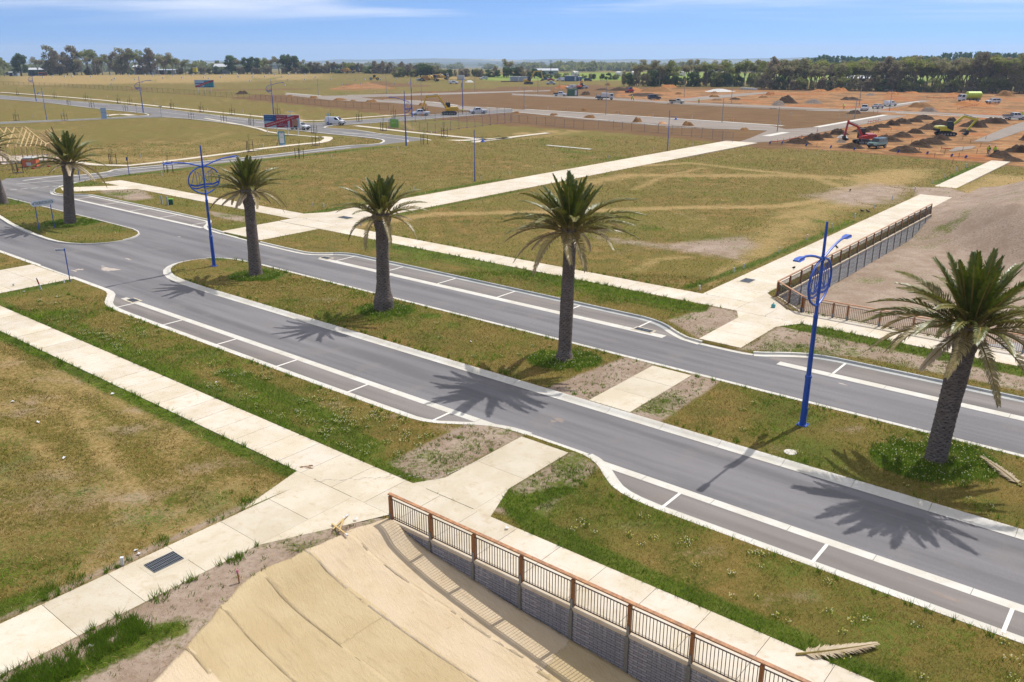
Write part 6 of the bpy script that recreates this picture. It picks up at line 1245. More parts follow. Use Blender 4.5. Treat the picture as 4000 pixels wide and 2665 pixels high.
mesh_fence([(2640,332),(3000,346),(3500,358),(4050,372)], 'mesh fence along the foot of the right tree belt', 4.5, 2.4); mesh_fence([(1450,293),(1700,297),(1900,303)], 'low mesh fence in front of the middle tree belt', 5, 2.2)
t = thing('banner', 'lime green banner tied to the corner of the mesh fence', 'banner', G(1526,501), R(-14)); panel('cloth', M_LIME, t, 0, 2.1, .15, 2.1, -.06, .02); text('E8HTI', .5, plain('pale_lime', pc(200,235,160), .6), t, (.2,-.08,1.25))
# fallen fence panels with blue feet
M_FOOTB = plain('blue_block', pc(40,70,160), .6); mef = fence_panel_mesh('fallen_panel', 2.4, 2.1, M_FENCE)
for k, p in enumerate([(3005,562),(3053,561),(3147,571),(3243,578),(3335,586),(3505,597),(3620,602),(3715,612),(3770,618)]):
    t = thing('fallen_fence_panel', 'fallen fence panel with a blue foot along the grass edge', 'fence panel', G(*p,.1), R(-8+random.uniform(-6,6)), 'fallen fence panels'); mesh_obj('panel', mef, t, (0,0,.02), (R(84),0,0)); mb = MB(); mb.box((0,0,.25),(.25,.3,.5)); mb.build('foot', M_FOOTB, t).rotation_euler = (0,.4,0)
mesh_obj('panel', mef, None, G(3365,582,.0), (R(-20),R(12),R(20))); o = bpy.context.scene.objects[-1] if False else None
for o in [o for o in COL.objects if o.parent is None and o.name.startswith('panel') and o.type == 'MESH']: o.name = 'tilted_fence_panel'; tag(o, 'tilted fence panel propped beside the pale green car', 'fence panel')
# barrier mesh and bollards
M_BARR = plain('orange_barrier', pc(238,120,70), .7, .1)
for pts, lab in (([(3010,566),(3060,556),(3130,545),(3200,535),(3240,528)],'orange safety mesh along the crushed rock junction'),([(3390,486),(3440,474)],'orange safety mesh beside the grey side street'),([(3740,430),(3780,422),(3830,414),(3900,414)],'orange safety mesh across the clay slope'),([(3620,385),(3750,390)],'orange safety mesh beside the water truck'),([(3675,592),(3712,592)],'orange safety barrier by the crushed rock pad'),([(1615,442),(1640,440)],'orange barrier by the blue lamp near the pickups')):
    P = [G(*p) for p in pts]; t = thing('safety_mesh', lab, 'safety mesh', P[0], 0, 'orange safety mesh'); 
    for a, b in zip(P[:-1],P[1:]):
        d = b-a; n = max(1,int(d.length/2.2))
        for k in range(n):
            q = a + d*(k/n) - P[0]; mb = MB(); mb.bar(q,q+Vector((0,0,.9)),.04); mb.build('stake', M_TRIM, t); q2 = a+d*((k+1)/n)-P[0]; mb = MB(); za, zb = random.uniform(.3,.75), random.uniform(.3,.75); mb.bar(q+Vector((0,0,za)),q2+Vector((0,0,zb)),.02,.16); mb.build('webbing', M_BARR, t)
for p in [(3193,515),(3411,443),(3428,441),(1650,453)]:
    t = thing('traffic_bollard','orange and white bollard on the crushed rock road','bollard',G(*p,.05),0,'orange bollards'); mb = MB(); mb.lathe([(.2,0),(.2,.06),(.07,.1),(.055,1.0),(.02,1.05)],10); mb.build('post', M_BARR, t, smooth=True); mb = MB(); mb.lathe([(.065,.6),(.065,.8)],10); mb.build('band', M_PEG, t)
for k, p in enumerate([(3330,470),(3390,484),(3440,500),(3480,512),(3460,535),(3640,545),(3655,560),(3560,560),(3590,590),(3690,600),(3745,615),(3760,590),(3815,600),(3830,575),(3850,545),(3790,560),(3760,545),(3190,575),(3720,640),(3650,615),(3430,520),(3410,530)]):
    mb = MB(); mb.bar((0,0,0),(.02,0,.8),.06); o = mb.build('survey_stake', M_TIMB, None, loc=G(*p)); tag(o,'thin brown survey stake in the orange soil','stake','survey stakes on the orange soil')
# ================================================================== SAPLINGS AND TREE GUARDS
M_STAKE = plain('dark_stake', pc(66,48,40), .8, .15); M_MULCH = plain('mulch', pc(72,60,50), .95, .2, 6, .5, 12); M_SAP = leaf_mat('sapling_leaf', (120,134,60), (160,160,84), (140,120,70), .5)
def sapling(seed):
    rnd = random.Random(seed); t = thing('sapling', 'young street tree tied between dark stakes', 'sapling', (0,0,0)); 
    for x, y in ((-.65,.2),(.0,-.3),(.65,.15)): mb = MB(); mb.bar((x,y,-.1),(x,y,1.75),.075); mb.build('stake', M_STAKE, t)
    mb = MB(); mb.bar((-.65,.2,1.2),(.65,.15,1.2),.03,.05); mb.build('tie', M_STAKE, t); mb = MB(); mb.lathe([(.7,.0),(.55,.06),(.1,.1)],14); mb.build('mulch', M_MULCH, t, smooth=True)
    mb = MB(); mb.tube([(0,0,0),(.04,.02,1.2),(.1,.0,2.2),(.16,.03,2.9)], [.03,.025,.018,.008], 5); stem = mb.build('stem', M_STAKE, t); mb = MB()
    for k in range(90):
        z = rnd.uniform(1.3,2.95); r = .42*(1-(abs(z-2.1)/1.1)**2)+.05; a = rnd.uniform(0,6.3); p = Vector((.08+r*rnd.random()*math.cos(a), r*rnd.random()*math.sin(a), z)); e = Euler((rnd.uniform(0,6),rnd.uniform(0,6),rnd.uniform(0,6))).to_matrix(); s = .07
        mb.add([p+e@Vector(q) for q in ((-s,0,0),(0,-s*.5,0),(s,0,0),(0,s*.5,0))], [(0,1,2,3)])
    mb.build('foliage', M_SAP, t); return t
sap = [sapling(1), sapling(2)]; used = [False,False]
for i, p in enumerate([(64,471),(253,471),(214,381),(336,392),(463,404),(508,408),(268,410),(359,421),(491,435),(671,425),(786,438),(907,450),(748,466),(875,479),(981,492),(440,643),(658,677),(70,675),(68,371),(975,592),(1234,568),(1227,520),(1170,622),(1293,469),(1403,475),(1537,452),(1497,511),(1656,566),(1735,534),(1085,447),(1663,443)]):
    k = i%2; g = G(*p,.03); near_ = p[1] > 500
    lab = 'staked sapling on the verge beside the curving cross road' if near_ else 'staked sapling in the row along the outer street'
    grp = 'saplings by the cross road' if near_ else 'saplings along the outer street'
    if not used[k]: used[k] = True; r = sap[k]; r.location = g; r.rotation_euler = (0,0,random.uniform(-.4,.4)); r['label'] = lab; r['group'] = grp
    else: dup(sap[k], g, random.uniform(-.4,.4), lab, grp, random.uniform(.9,1.1))
mb = MB(); mb.box((0,0,.5),(.75,.75,1.0),taper=.94); ME_GUARD = mb.mesh('tree_guard', M_PEG)
for x, y in [(480,345),(595,350),(662,345),(835,350),(395,355),(1020,335),(1055,367),(1030,380),(1188,335),(1335,333),(1407,340),(1468,335),(1585,340),(1498,363),(1675,360),(1763,338),(1780,328),(1888,335),(1873,358),(1918,370),(1947,393),(2028,355),(2057,333),(2180,327),(2190,353),(2320,353),(2328,325),(2298,390),(1725,312),(1830,312),(1908,330),(1243,378),(1308,403),(1023,420)] + [(x+2354,y) for x,y in [(82,350),(123,322),(173,330),(235,350),(300,330),(365,320),(447,330),(545,355),(135,385),(290,383),(265,430),(447,378),(690,375),(790,420),(915,382),(963,418),(1000,375),(1145,378),(1272,412),(1395,410),(1290,367)]]:
    g = G(x/2.354, 150+(y+8)/2.354); k = g.y/FPX; tag(mesh_obj('tree_guard', ME_GUARD, None, g, (0,0,random.uniform(-.3,.3)), (k*4.6/.75, k*3/.75, k*5.6)), 'white tree guard standing in the far left paddock', 'tree guard', 'white tree guards in the paddock')
# ================================================================== TIMBER HOUSE FRAME
M_PINE = plain('pine_framing', pc(226,196,140), .7, .1, 4, rnd=.2); M_LVL = plain('yellow_beam', pc(232,200,40), .6, .08); M_SLABC = concrete_mat('house_slab', (216,200,180), (228,214,196), (196,170,140), .0)
hf = thing('house_frame', 'timber house frame with bare rafters and yellow beams', 'house frame', G(192,634), R(12)); k = G(192,634).length/FPX; hx = 24.0; zt = 3.0; rg = 5.4; dp = 9.0
def member(nm, a, b, w=.09, h=None, m=None): mb = MB(); mb.bar(a,b,w,h or w*1.6); mb.build(nm, m or M_PINE, hf)
panel('floor_slab', M_SLABC, hf, -hx, .3, -.05, .25, dp/2, dp)
for i in range(32):
    x = -hx + hx*i/31
    for y in (0, dp): 
        if i%7 not in (3,4) or y: member('stud', (x,y,.25),(x,y,zt), .09)
for y in (0,dp): member('top_plate', (-hx,y,zt),(0,y,zt), .14, .09); member('bottom_plate', (-hx,y,.3),(0,y,.3), .14, .09)
for i in range(12): y = dp*i/11; member('stud', (0,y,.25),(0,y,zt), .09)
member('top_plate', (0,0,zt),(0,dp,zt), .14,.09); member('ridge', (-hx,dp/2,rg),(-dp/2+.4,dp/2,rg), .12,.2)
for i in range(17):
    x = -hx + (hx-dp/2)*i/16; member('rafter', (x,-.7,zt-.35),(x,dp/2,rg), .13,.2); member('rafter', (x,dp+.7,zt-.35),(x,dp/2,rg), .12,.2)
for i in range(7):
    x = -dp/2 + dp/2*i/6; yy = dp/2*i/6
    member('rafter', (x,-.7,zt-.35),(x,max(0,dp/2-yy),rg-(rg-zt)*i/6), .12,.2); member('rafter', (.7,yy,zt-.35),(-dp/2+yy,yy,zt+(rg-zt)*(1-abs(dp/2-yy)/(dp/2)) if yy<=dp/2 else rg), .12,.2); member('rafter', (.7,dp-yy,zt-.35),(-dp/2+yy,dp-yy,zt+(rg-zt)*yy/(dp/2)), .12,.2)
for s_ in (0,dp): member('hip', (0,s_,zt),(-dp/2+.4,dp/2,rg), .1,.2)
member('beam', (-17,-.12,2.55),(-10,-.12,2.55), .1,.75, M_LVL); member('beam', (-20,4.2,4.6),(-8.5,4.2,4.6), .1,.35, M_LVL); member('beam', (-24,-.1,2.6),(-18,-.1,2.6), .1,.5, M_LVL)
panel('wall_wrap', M_WHITE, hf, -12.6, -11.6, .3, 2.4, -.02, .03); panel('wall_wrap', plain('opening_shade', pc(70,60,54), .9), hf, -9.4, -8.4, .3, 2.5, .4, .03)  # white wrap, then a dark panel with an opening's shade as its colour
t = thing('skip_bin', 'orange skip with a white sheet in front of the house frame', 'skip bin', G(122,652), R(8), None, .6); mb = MB(); mb.box((0,0,1.1),(3.6,2,2.0)); mb.build('body', M_BARR, t); mb = MB(); mb.profile([(-2.0,2.1),(-1.2,2.6),(1.2,2.55),(2.0,2.1)],-1.1,1.1); mb.build('sheet', M_PEG, t, bevel=.1)
panel('print_panel', M_WHITE, t, -.7, .5, .4, 1.3, -1.02)
M_REDF = plain('red_foot', pc(206,60,40), .6)
t = mesh_fence([(-10,668),(70,665),(130,660),(190,652),(260,645),(330,640)], 'orange footed mesh fence around the house frame plot', 3.2, 2.0, foot=M_REDF)
# birds on the rail and the grass
M_BIRD = plain('dark_feather', pc(40,38,40), .7); M_BEAK = plain('beak', pc(190,150,60), .6)
for px, z, lab in (((3099,1056),1.34,'dark bird perched on the railing near its corner'),((3268,975),1.34,'dark bird perched on the railing further along'),((3367,832),.06,'dark bird standing in the grass by a white peg'),((3390,834),.06,'second dark bird in the grass by the path'),((3320,750),.06,'small bird on the worn dry ground')):
    g = G(*px, z); t = thing('bird', lab, 'bird', g, random.uniform(0,6), None, 1.3 if z > 1 else 1.5); mb = MB(); mb.tube([(-.2,0,.13),(-.1,0,.15),(0,0,.17),(.1,0,.2),(.15,0,.25),(.19,0,.27)], [.012,.045,.07,.06,.045,.03], 8); mb.build('body', M_BIRD, t, smooth=True)
    mb = MB(); mb.bar((.18,0,.27),(.24,0,.26),.018); mb.build('beak', M_BEAK, t)
    for s_ in (-1,1): mb = MB(); mb.bar((0,.025*s_,.12),(.01,.03*s_,0),.012); mb.build('leg', M_BEAK, t)
# litter
for k, p in enumerate([(440,1540),(150,1650),(50,1570),(250,1790),(225,1160),(242,1158),(95,1140),(1840,1335),(530,2150),(540,2165),(1390,2030),(1980,2065),(360,2525),(845,1495),(3190,603),(3475,825),(2505,418),(1345,405),(1350,416)]):
    mb = MB(); s_ = .07; rnd = random.Random(k); mb.add([(s_*rnd.uniform(.5,1.4)*a,s_*rnd.uniform(.5,1.2)*b,rnd.uniform(0,.09)) for a,b in ((-1,-1),(0,-1.2),(1,-1),(1,1),(0,.8),(-1,1))], [(0,1,4,5),(1,2,3,4)]); o = mb.build('litter', M_PEG, None, loc=G(*p,VZ+.05)); tag(o,'scrap of white litter lying on the grass','litter','white litter scraps','thing')
# ================================================================== TREES
def foliage_mat(name, a, b, c3, trans=.48):
    t = NT(name); o = t.obj(); n = t.noise(o, .35, 3, .6); f = t.noise(o, 3.2, 2, .6); r = t.rand(); col = t.mix(t.ramp(n,.35,.65), pc(*a), pc(*b)); col = t.mix(t.math('MULTIPLY', t.ramp(f,.45,.75), .6), col, pc(*c3))
    col = t.hsv(col, val=t.math('ADD', t.math('MULTIPLY', r, .35), .85)); t.set('Base Color', col); t.set('Roughness', .75); t.set('Specular IOR Level', .2)
    tr = t.node('ShaderNodeBsdfTranslucent'); t.l.new(col, tr.inputs[0]); ms = t.node('ShaderNodeMixShader'); ms.inputs[0].default_value = trans; t.l.new(t.bsdf.outputs[0], ms.inputs[1]); t.l.new(tr.outputs[0], ms.inputs[2]); t.l.new(ms.outputs[0], t.out.inputs[0]); return t.mat
F_GUM = foliage_mat('gum_leaf', (139,141,95), (177,168,125), (207,191,148)); F_GUMG = foliage_mat('gum_leaf_green', (139,150,75), (180,182,100), (102,113,56)); F_DARK = foliage_mat('dense_leaf', (86,113,66), (118,141,82), (66,86,50)); F_SHE = foliage_mat('sheoak_leaf', (145,136,109), (177,161,132), (123,116,88)); F_PINE = foliage_mat('pine_leaf', (66,100,72), (91,125,91), (50,75,56)); F_BUSH = foliage_mat('bush_leaf', (127,136,75), (166,166,102), (98,104,61))
M_WOOD = plain('gum_trunk', pc(150,132,116), .9, .25, 1.5, .4, 6); M_WOODD = plain('dark_trunk', pc(84,70,60), .95, .25, 2, .4, 6)
def clump(vs, fs, c, r, n, s, rnd, flat=.75):
    for _ in range(n):
        d = Vector((rnd.gauss(0,1),rnd.gauss(0,1),rnd.gauss(0,1))).normalized(); k = rnd.random()**.4; p = c + Vector((d.x*r*k, d.y*r*k, d.z*r*k*flat)); e = Euler((rnd.uniform(0,6.3),rnd.uniform(0,6.3),rnd.uniform(0,6.3))).to_matrix(); q = s*rnd.uniform(.6,1.35); b = len(vs)
        vs += [tuple(p+e@Vector(v)) for v in ((-q,-q*.45,0),(q*.2,-q*.6,.1*q),(q,q*.2,0),(-q*.3,q*.6,-.1*q))]; fs.append((b,b+1,b+2,b+3))
def tree_meshes(kind, seed):
    rnd = random.Random(seed); tr = MB(); vs, fs = [], []
    if kind == 'gum':
        h = 16*rnd.uniform(.9,1.1); fork = h*rnd.uniform(.25,.4); tr.tube([(0,0,-.5),(.1,0,fork*.5),(.2,.1,fork)], [.42,.33,.28], 8); nl = rnd.randint(4,6)
        for i in range(nl):
            a = 2*math.pi*i/nl + rnd.uniform(-.4,.4); rr_ = rnd.uniform(1.6,4.2); top = Vector((.2+rr_*math.cos(a), rr_*math.sin(a), h*rnd.uniform(.66,.98))); mid = Vector((.2+rr_*.45*math.cos(a), rr_*.45*math.sin(a), fork+(top.z-fork)*.55)); tr.tube([(.2,.1,fork),mid,top], [.2,.13,.05], 6)
            clump(vs, fs, top, rnd.uniform(1.7,2.6), 170, .34, rnd, .7)
            for _ in range(3): q = mid.lerp(top, rnd.uniform(.2,.95)) + Vector((rnd.uniform(-2,2),rnd.uniform(-2,2),rnd.uniform(-1.2,1.0))); tr.tube([mid, q], [.07,.03], 4); clump(vs, fs, q, rnd.uniform(1.0,1.7), 85, .32, rnd, .65)
    elif kind == 'dense':
        h = 13; tr.tube([(0,0,-.5),(0,0,4),(.2,0,8)], [.5,.4,.2], 8)
        for i in range(34): a = rnd.uniform(0,6.3); z = rnd.uniform(2.6,h-1); m = 4.8*math.sqrt(max(.05,1-((z-6.5)/7)**2)); clump(vs, fs, Vector((m*.8*math.cos(a)*rnd.uniform(.5,1), m*.8*math.sin(a)*rnd.uniform(.5,1), z)), rnd.uniform(1.3,2.1), 110, .36, rnd, .8)
    elif kind == 'sheoak':
        h = 12; tr.tube([(0,0,-.5),(.2,.1,3),(.3,0,9)], [.3,.24,.07], 6)
        for i in range(6): a = rnd.uniform(0,6.3); z = rnd.uniform(2,6); tr.tube([(.1,0,z),(1.8*math.cos(a),1.8*math.sin(a),z+3)], [.1,.03], 4)
        for i in range(30): a = rnd.uniform(0,6.3); z = rnd.uniform(1.6,h); m = 3.2*(1-((z-6)/7.5)**2); clump(vs, fs, Vector((m*math.cos(a)*rnd.uniform(.3,1), m*math.sin(a)*rnd.uniform(.3,1), z)), rnd.uniform(.9,1.6), 80, .3, rnd, 1.0)
    elif kind == 'pine':
        h = 18; tr.tube([(0,0,-.5),(0,0,h*.9)], [.4,.08], 6)
        for i in range(38): z = rnd.uniform(3,h); a = rnd.uniform(0,6.3); m = 3.8*(1-z/(h+2))+.6; clump(vs, fs, Vector((m*.8*math.cos(a), m*.8*math.sin(a), z)), rnd.uniform(.9,1.5), 60, .38, rnd, .6)
    else:
        h = 6; tr.tube([(0,0,-.3),(.1,0,2.4)], [.18,.08], 5)
        for i in range(22): a = rnd.uniform(0,6.3); z = rnd.uniform(.4,h-.8); m = 3.0*math.sqrt(max(.05,1-((z-2.2)/3.6)**2)); clump(vs, fs, Vector((m*math.cos(a)*rnd.uniform(.3,1), m*math.sin(a)*rnd.uniform(.3,1), z)), rnd.uniform(.9,1.5), 75, .27, rnd, .8)
    me = bpy.data.meshes.new('crown'); me.from_pydata(vs, [], fs); return tr, me, h
TREES = {}
for kind, mats, wood, n in (('gum',[F_GUM,F_GUMG,F_GUM,F_GUMG],M_WOOD,4),('dense',[F_DARK,F_DARK],M_WOODD,2),('sheoak',[F_SHE,F_GUM,F_SHE],M_WOODD,3),('pine',[F_PINE,F_PINE],M_WOODD,2),('bush',[F_BUSH,F_SHE,F_BUSH,F_DARK],M_WOODD,4)):
    TREES[kind] = []
    for i in range(n):
        tr, cm, h = tree_meshes(kind, 100*n+i*7+len(kind)); cm.materials.append(mats[i]); TREES[kind].append((tr.mesh('trunk', wood), cm, h))
NAMES = {'gum':('gum_tree','tree'),'dense':('broadleaf_tree','tree'),'sheoak':('she_oak_tree','tree'),'pine':('pine_tree','tree'),'bush':('bush','bush')}
def tree(px, top_y, kind, label, group, var=None, wide=1.0, dz=0.0):
    g = G(*px); g.z = float(far_z(np.array([g.x]),np.array([g.y]))[0]) + dz; tm, cm, h = TREES[kind][var if var is not None else random.randrange(len(TREES[kind]))]; H_ = max(1.5, (px[1]-top_y)*g.y/FPX*(.9 if kind == 'gum' else .95)); s = H_/h
    t = thing(NAMES[kind][0], label, NAMES[kind][1], g, random.uniform(0,6.3), group); t.scale = (s*wide,s*wide,s); mesh_obj('trunk', tm, t); mesh_obj('crown', cm, t); return t
rt = random.Random(5)
# left stand of gums
for x, top, kd, lab in [(15,212,'gum','thin gum tree at the frame edge beside the dark round tree'),(82,200,'dense','dark round tree beside the green shed'),(150,208,'gum','gum tree right behind the green shed roof')]: tree((x,284), top, kd, lab, 'trees of the left stand')
for i, (x, top) in enumerate([(200,178),(232,198),(262,200),(290,182),(318,210),(345,188),(372,186),(400,206),(428,208),(452,204),(478,190),(505,184),(532,188),(560,196),(590,194),(618,206),(648,196),(675,216),(700,218),(725,224),(470,216),(560,220),(300,222),(380,222),(640,222)]): tree((x,283-rt.uniform(-1.5,2)), top, rt.choice(['gum','gum','sheoak']), 'grey green gum tree in the long left stand behind the paddock', 'gum trees of the left stand', wide=1.15)
for i in range(18): x = rt.uniform(170,740); tree((x,282), 266-rt.uniform(0,18), rt.choice(['bush','sheoak']), 'low scrubby bush at the foot of the left gum stand', 'bushes of the left stand')
for x, top in [(905,209),(935,214),(965,218),(995,216),(1030,218),(1060,214),(1090,210),(1120,208),(1150,212),(1172,224)]: tree((x,280), top, rt.choice(['dense','gum']), 'dark green tree in the clipped middle left clump', 'trees of the middle left clump', 1 if rt.random()<.5 else 0, wide=1.1)
for i in range(14): tree((rt.uniform(890,1240),281), 258-rt.uniform(0,8), 'bush', 'brown bush under the middle left clump', 'bushes of the middle left clump', 1)
for x, top in [(752,238),(790,248),(820,250),(850,248)]: tree((x,279), top, 'bush', 'small bush between the two left tree groups', 'bushes between the left groups')
# middle belt
for i in range(34):
    x = 1200 + i*15.5 + rt.uniform(-5,5); b = 281 + max(0,(x-1400))*.028; tree((x,b), b-rt.uniform(26,44), rt.choice(['sheoak','sheoak','bush']), 'grey brown she oak in the middle belt behind the site', 'trees of the middle belt', wide=1.3)
tree((1354,284), 240, 'gum', 'rounded gum above the dusty mound', 'trees of the middle belt', 1)
for i in range(62):
    x = 1560 + i*17 + rt.uniform(-6,6); b = 299 + max(0,(x-1800))*.022; tree((x,b), b-(rt.uniform(12,26) if 2110 < x < 2500 else rt.uniform(22,44)), rt.choice(['bush','sheoak','bush','dense']), 'shrubby tree in the low belt beyond the machinery', 'shrubs beyond the machinery', wide=1.25)
tree((1985,302), 229, 'gum', 'tall lone dark gum rising above the low belt', 'lone gums', 0, 1.1)
# right: open gums, then a dense stand
for x, top in [(2495,236),(2540,232),(2575,240),(2612,238),(2640,260),(2685,237),(2725,236),(2760,244),(2800,234),(2835,236),(2880,248),(2905,236),(2945,238),(2985,240)]: tree((x,336+rt.uniform(-2,3)), top, 'gum', 'tall open gum with bare lower trunk in front of the green paddock', 'open gums before the paddock', wide=.95)
for i in range(34): tree((2440+i*17+rt.uniform(-7,7), 338+rt.uniform(-3,2)), 292-rt.uniform(-14,20), rt.choice(['bush','sheoak','dense']), 'dark understorey shrub below the open gums', 'shrubs below the open gums')
for i in range(46):
    x = 2990 + i*24 + rt.uniform(-9,9); b = 347+(x-3000)*.016; tree((x,b+rt.uniform(-2,2)), 246-rt.uniform(-18,12)-(14 if x>3500 else 0), rt.choice(['gum','gum','sheoak']), 'tall grey green gum in the dense right stand behind the fence', 'gums of the right stand', wide=1.15)
for i in range(44):
    x = 2990 + i*25 + rt.uniform(-9,9); b = 338+(x-3000)*.014; tree((x,b), 240-rt.uniform(-14,8)-(10 if x>3500 else 0), 'gum', 'tree in the second row of the right stand', 'second row gums of the right stand', wide=1.2)
for i in range(52): x = 2960+i*21+rt.uniform(-8,8); tree((x,350+(x-3000)*.016), 316-rt.uniform(-6,22), rt.choice(['bush','sheoak']), 'understorey bush at the foot of the dense right stand', 'bushes of the right stand')
# pine plantation on the ridge and far woodland: single masses
def mass(name, pts, kind, mat, label, n=90, size=.9, seed=1):
    rnd = random.Random(seed); vs, fs = [], []
    for x, y, z, h, w in pts:
        for _ in range(max(4,int(n*rnd.uniform(.7,1.2)))):
            zz = rnd.random(); m = w*(1.05-zz*.75 if kind=='pine' else math.sqrt(max(.05,1-(zz*1.7-.75)**2))); a = rnd.uniform(0,6.3); k = rnd.random()**.5; p = Vector((x+m*k*math.cos(a), y+m*k*math.sin(a), z+h*(.08+.92*zz))); e = Euler((rnd.uniform(0,6.3),rnd.uniform(0,6.3),rnd.uniform(0,6.3))).to_matrix(); q = size*w*.3*rnd.uniform(.6,1.3); b = len(vs)
            vs += [tuple(p+e@Vector(v)) for v in ((-q,-q*.6,0),(q,-q*.5,0),(q*.8,q*.6,0),(-q,q*.5,0))]; fs.append((b,b+1,b+2,b+3))
    me = bpy.data.meshes.new(name); me.from_pydata(vs,[],fs); me.materials.append(mat); o = mesh_obj(name, me); tag(o, label, 'woodland', None, 'stuff'); return o
P_ = []
for i in range(420):
    x = rt.uniform(2960,4400); d = rt.uniform(760,1050); a = (x-2000)/FPX; X_, Y_ = a*d*1.06, d; topy = 213+4*math.sin(x*.01)-(8 if x>3500 else 0)+ (26*max(0,(3090-x)/130) if x<3090 else 0); zt_ = CAM_H-(topy-HORIZON+rt.uniform(0,7))*Y_/FPX*1.12; hh = rt.uniform(15,20); P_.append((X_,Y_,zt_-hh,hh,rt.uniform(3,4.4)))
mass('pine_plantation', P_, 'pine', F_PINE, 'dark green pine plantation on the ridge behind the right stand', 80, 1.1)
P_ = []
for i in range(2600):
    d = 800*(6000/800)**rt.random()**.8; a = rt.uniform(-.68,.68); X_, Y_ = d*math.sin(a), d*math.cos(a)
    if vnoise(np.array([X_]),np.array([Y_]),.0035,3)[0] < .44: continue
    z = float(far_z(np.array([X_]),np.array([Y_]))[0]); P_.append((X_,Y_,z-1,rt.uniform(5,11)*(1+d/6000),rt.uniform(4,7)*(1+d/1800)))
mass('far_woodland', P_, 'b', F_BUSH, 'scattered far woodland on the plain towards the horizon', 46, 1.2, 9)
# low hills on the horizon
M_HILL = NT('hill_cover'); _p = M_HILL.pos(); M_HILL.set('Base Color', M_HILL.mix(M_HILL.ramp(M_HILL.noise(M_HILL.scale(_p,(1,3,1)), .0022, 5, .6),.56,.64), pc(58,76,50), pc(168,152,108))); M_HILL.set('Roughness',1.0); M_HILL = M_HILL.mat
for d0, hh, seed in ((4200,14,3),(5600,34,8),(7600,70,12)):
    a = np.radians(np.linspace(-50,50,260)); rows = [(-700,-.2),(-350,.35),(0,1.0),(400,.6),(1200,-.5)]; V_ = []
    for dr, k in rows:
        d = d0+dr; X_ = d*np.sin(a); Y_ = d*np.cos(a); base_ = -0.0185*(d-620); z = base_ + (hh*(.35+1.1*fbm(np.degrees(a)*.12+seed,np.degrees(a)*0,1.,seed,5))*k if k > 0 else k*30); V_.append(np.stack([X_,Y_,np.broadcast_to(z,X_.shape)],-1))
    V_ = np.array(V_); n0, n1 = V_.shape[:2]; i = np.arange(n0*n1).reshape(n0,n1); q = np.stack([i[:-1,:-1],i[:-1,1:],i[1:,1:],i[1:,:-1]],-1).reshape(-1,4); me = np_mesh('hills', V_.reshape(-1,3), q); me.materials.append(M_HILL); me.polygons.foreach_set('use_smooth', np.ones(len(me.polygons),bool)); o = mesh_obj('hills', me); o['kind'] = 'structure'
# hay bales in the green paddock
mb = MB(); mb.lathe([(.1,-.6),(.62,-.6),(.65,-.5),(.65,.5),(.62,.6),(.1,.6)],12,(0,0,.6),Matrix.Rotation(R(90),3,'X').to_4x4()); ME_BALE = mb.mesh('hay_bale', plain('bale_wrap',pc(232,228,220),.5))
for x, y in [(2240,275),(2252,275),(2415,276),(2420,277),(2475,275),(2630,276),(2665,276),(2790,277),(2830,276),(2825,279),(2760,277)]: g = G(x,y+22); tag(mesh_obj('hay_bale', ME_BALE, None, g, (0,0,rt.uniform(0,3)), 2.6), 'white wrapped hay bale in the green paddock', 'hay bale', 'hay bales in the paddock')
# ================================================================== FARM BUILDINGS
M_SHG = plain('green_cladding', pc(62,112,92), .6, .08, 1); M_BRK = plain('red_brick_base', pc(140,64,52), .8, .12, 3); M_TIN = plain('tin_wall', pc(176,186,196), .5, .1, 1)
def shed(px, L, D, hw_, hr, rz, wall_m, roof_m, label, door=True, open_=False):
    g = G(*px); g.z = float(far_z(np.array([g.x]),np.array([g.y]))[0]); t = thing('farm_shed', label, 'shed', g, rz)
    if open_:
        for x in (-L/2,0,L/2):
            for y in (0,D): mb = MB(); mb.box((x,y,hw_/2),(.25,.25,hw_)); mb.build('post', M_TRIM, t)
        panel('wall', wall_m, t, -L/2*.6, L/2*.95, 0, hw_*.5, D*.5, .2)
    else: mb = MB(); mb.profile([(-L/2,-.5),(-L/2,hw_),(L/2,hw_),(L/2,-.5)],0,D); mb.build('wall', wall_m, t)
    mb = MB()
    for s_ in (-1,1): y0_, y1_ = (D/2, -.5) if s_ < 0 else (D/2, D+.5); mb.add([(-L/2-.4,y0_,hr),(L/2+.4,y0_,hr),(L/2+.4,y1_,hw_-.05),(-L/2-.4,y1_,hw_-.05),(-L/2-.4,y0_,hr-.15),(L/2+.4,y0_,hr-.15),(L/2+.4,y1_,hw_-.2),(-L/2-.4,y1_,hw_-.2)],[(0,1,2,3),(7,6,5,4),(2,1,5,6),(0,3,7,4),(3,2,6,7)])
    mb.build('roof', roof_m, t); mb = MB()
    if not open_:
        for x in (-L/2,L/2): mb.add([(x,.0,hw_-.05),(x,D,hw_-.05),(x,D/2,hr-.1)],[(0,1,2)])
        mb.build('gable', wall_m, t)
    if door: panel('door', M_TRIM, t, -L*.42, -L*.12, 0, hw_*.85, -.04, .06); panel('window', M_GLASS, t, L*.1, L*.3, hw_*.4, hw_*.7, -.04, .06)
    return t
shed((142,279),13,9,5.0,6.4,R(20),M_SHG,M_ROOFW,'green clad shed beside the dark round tree'); shed((160,279),7,3,2.6,3.0,R(8),M_BRK,M_BRK,'low red lean to in front of the green shed'); shed((49,279),7,4,3.2,3.6,R(4),M_TIN,M_ROOFW,'small pale tin shed left of the dark round tree')
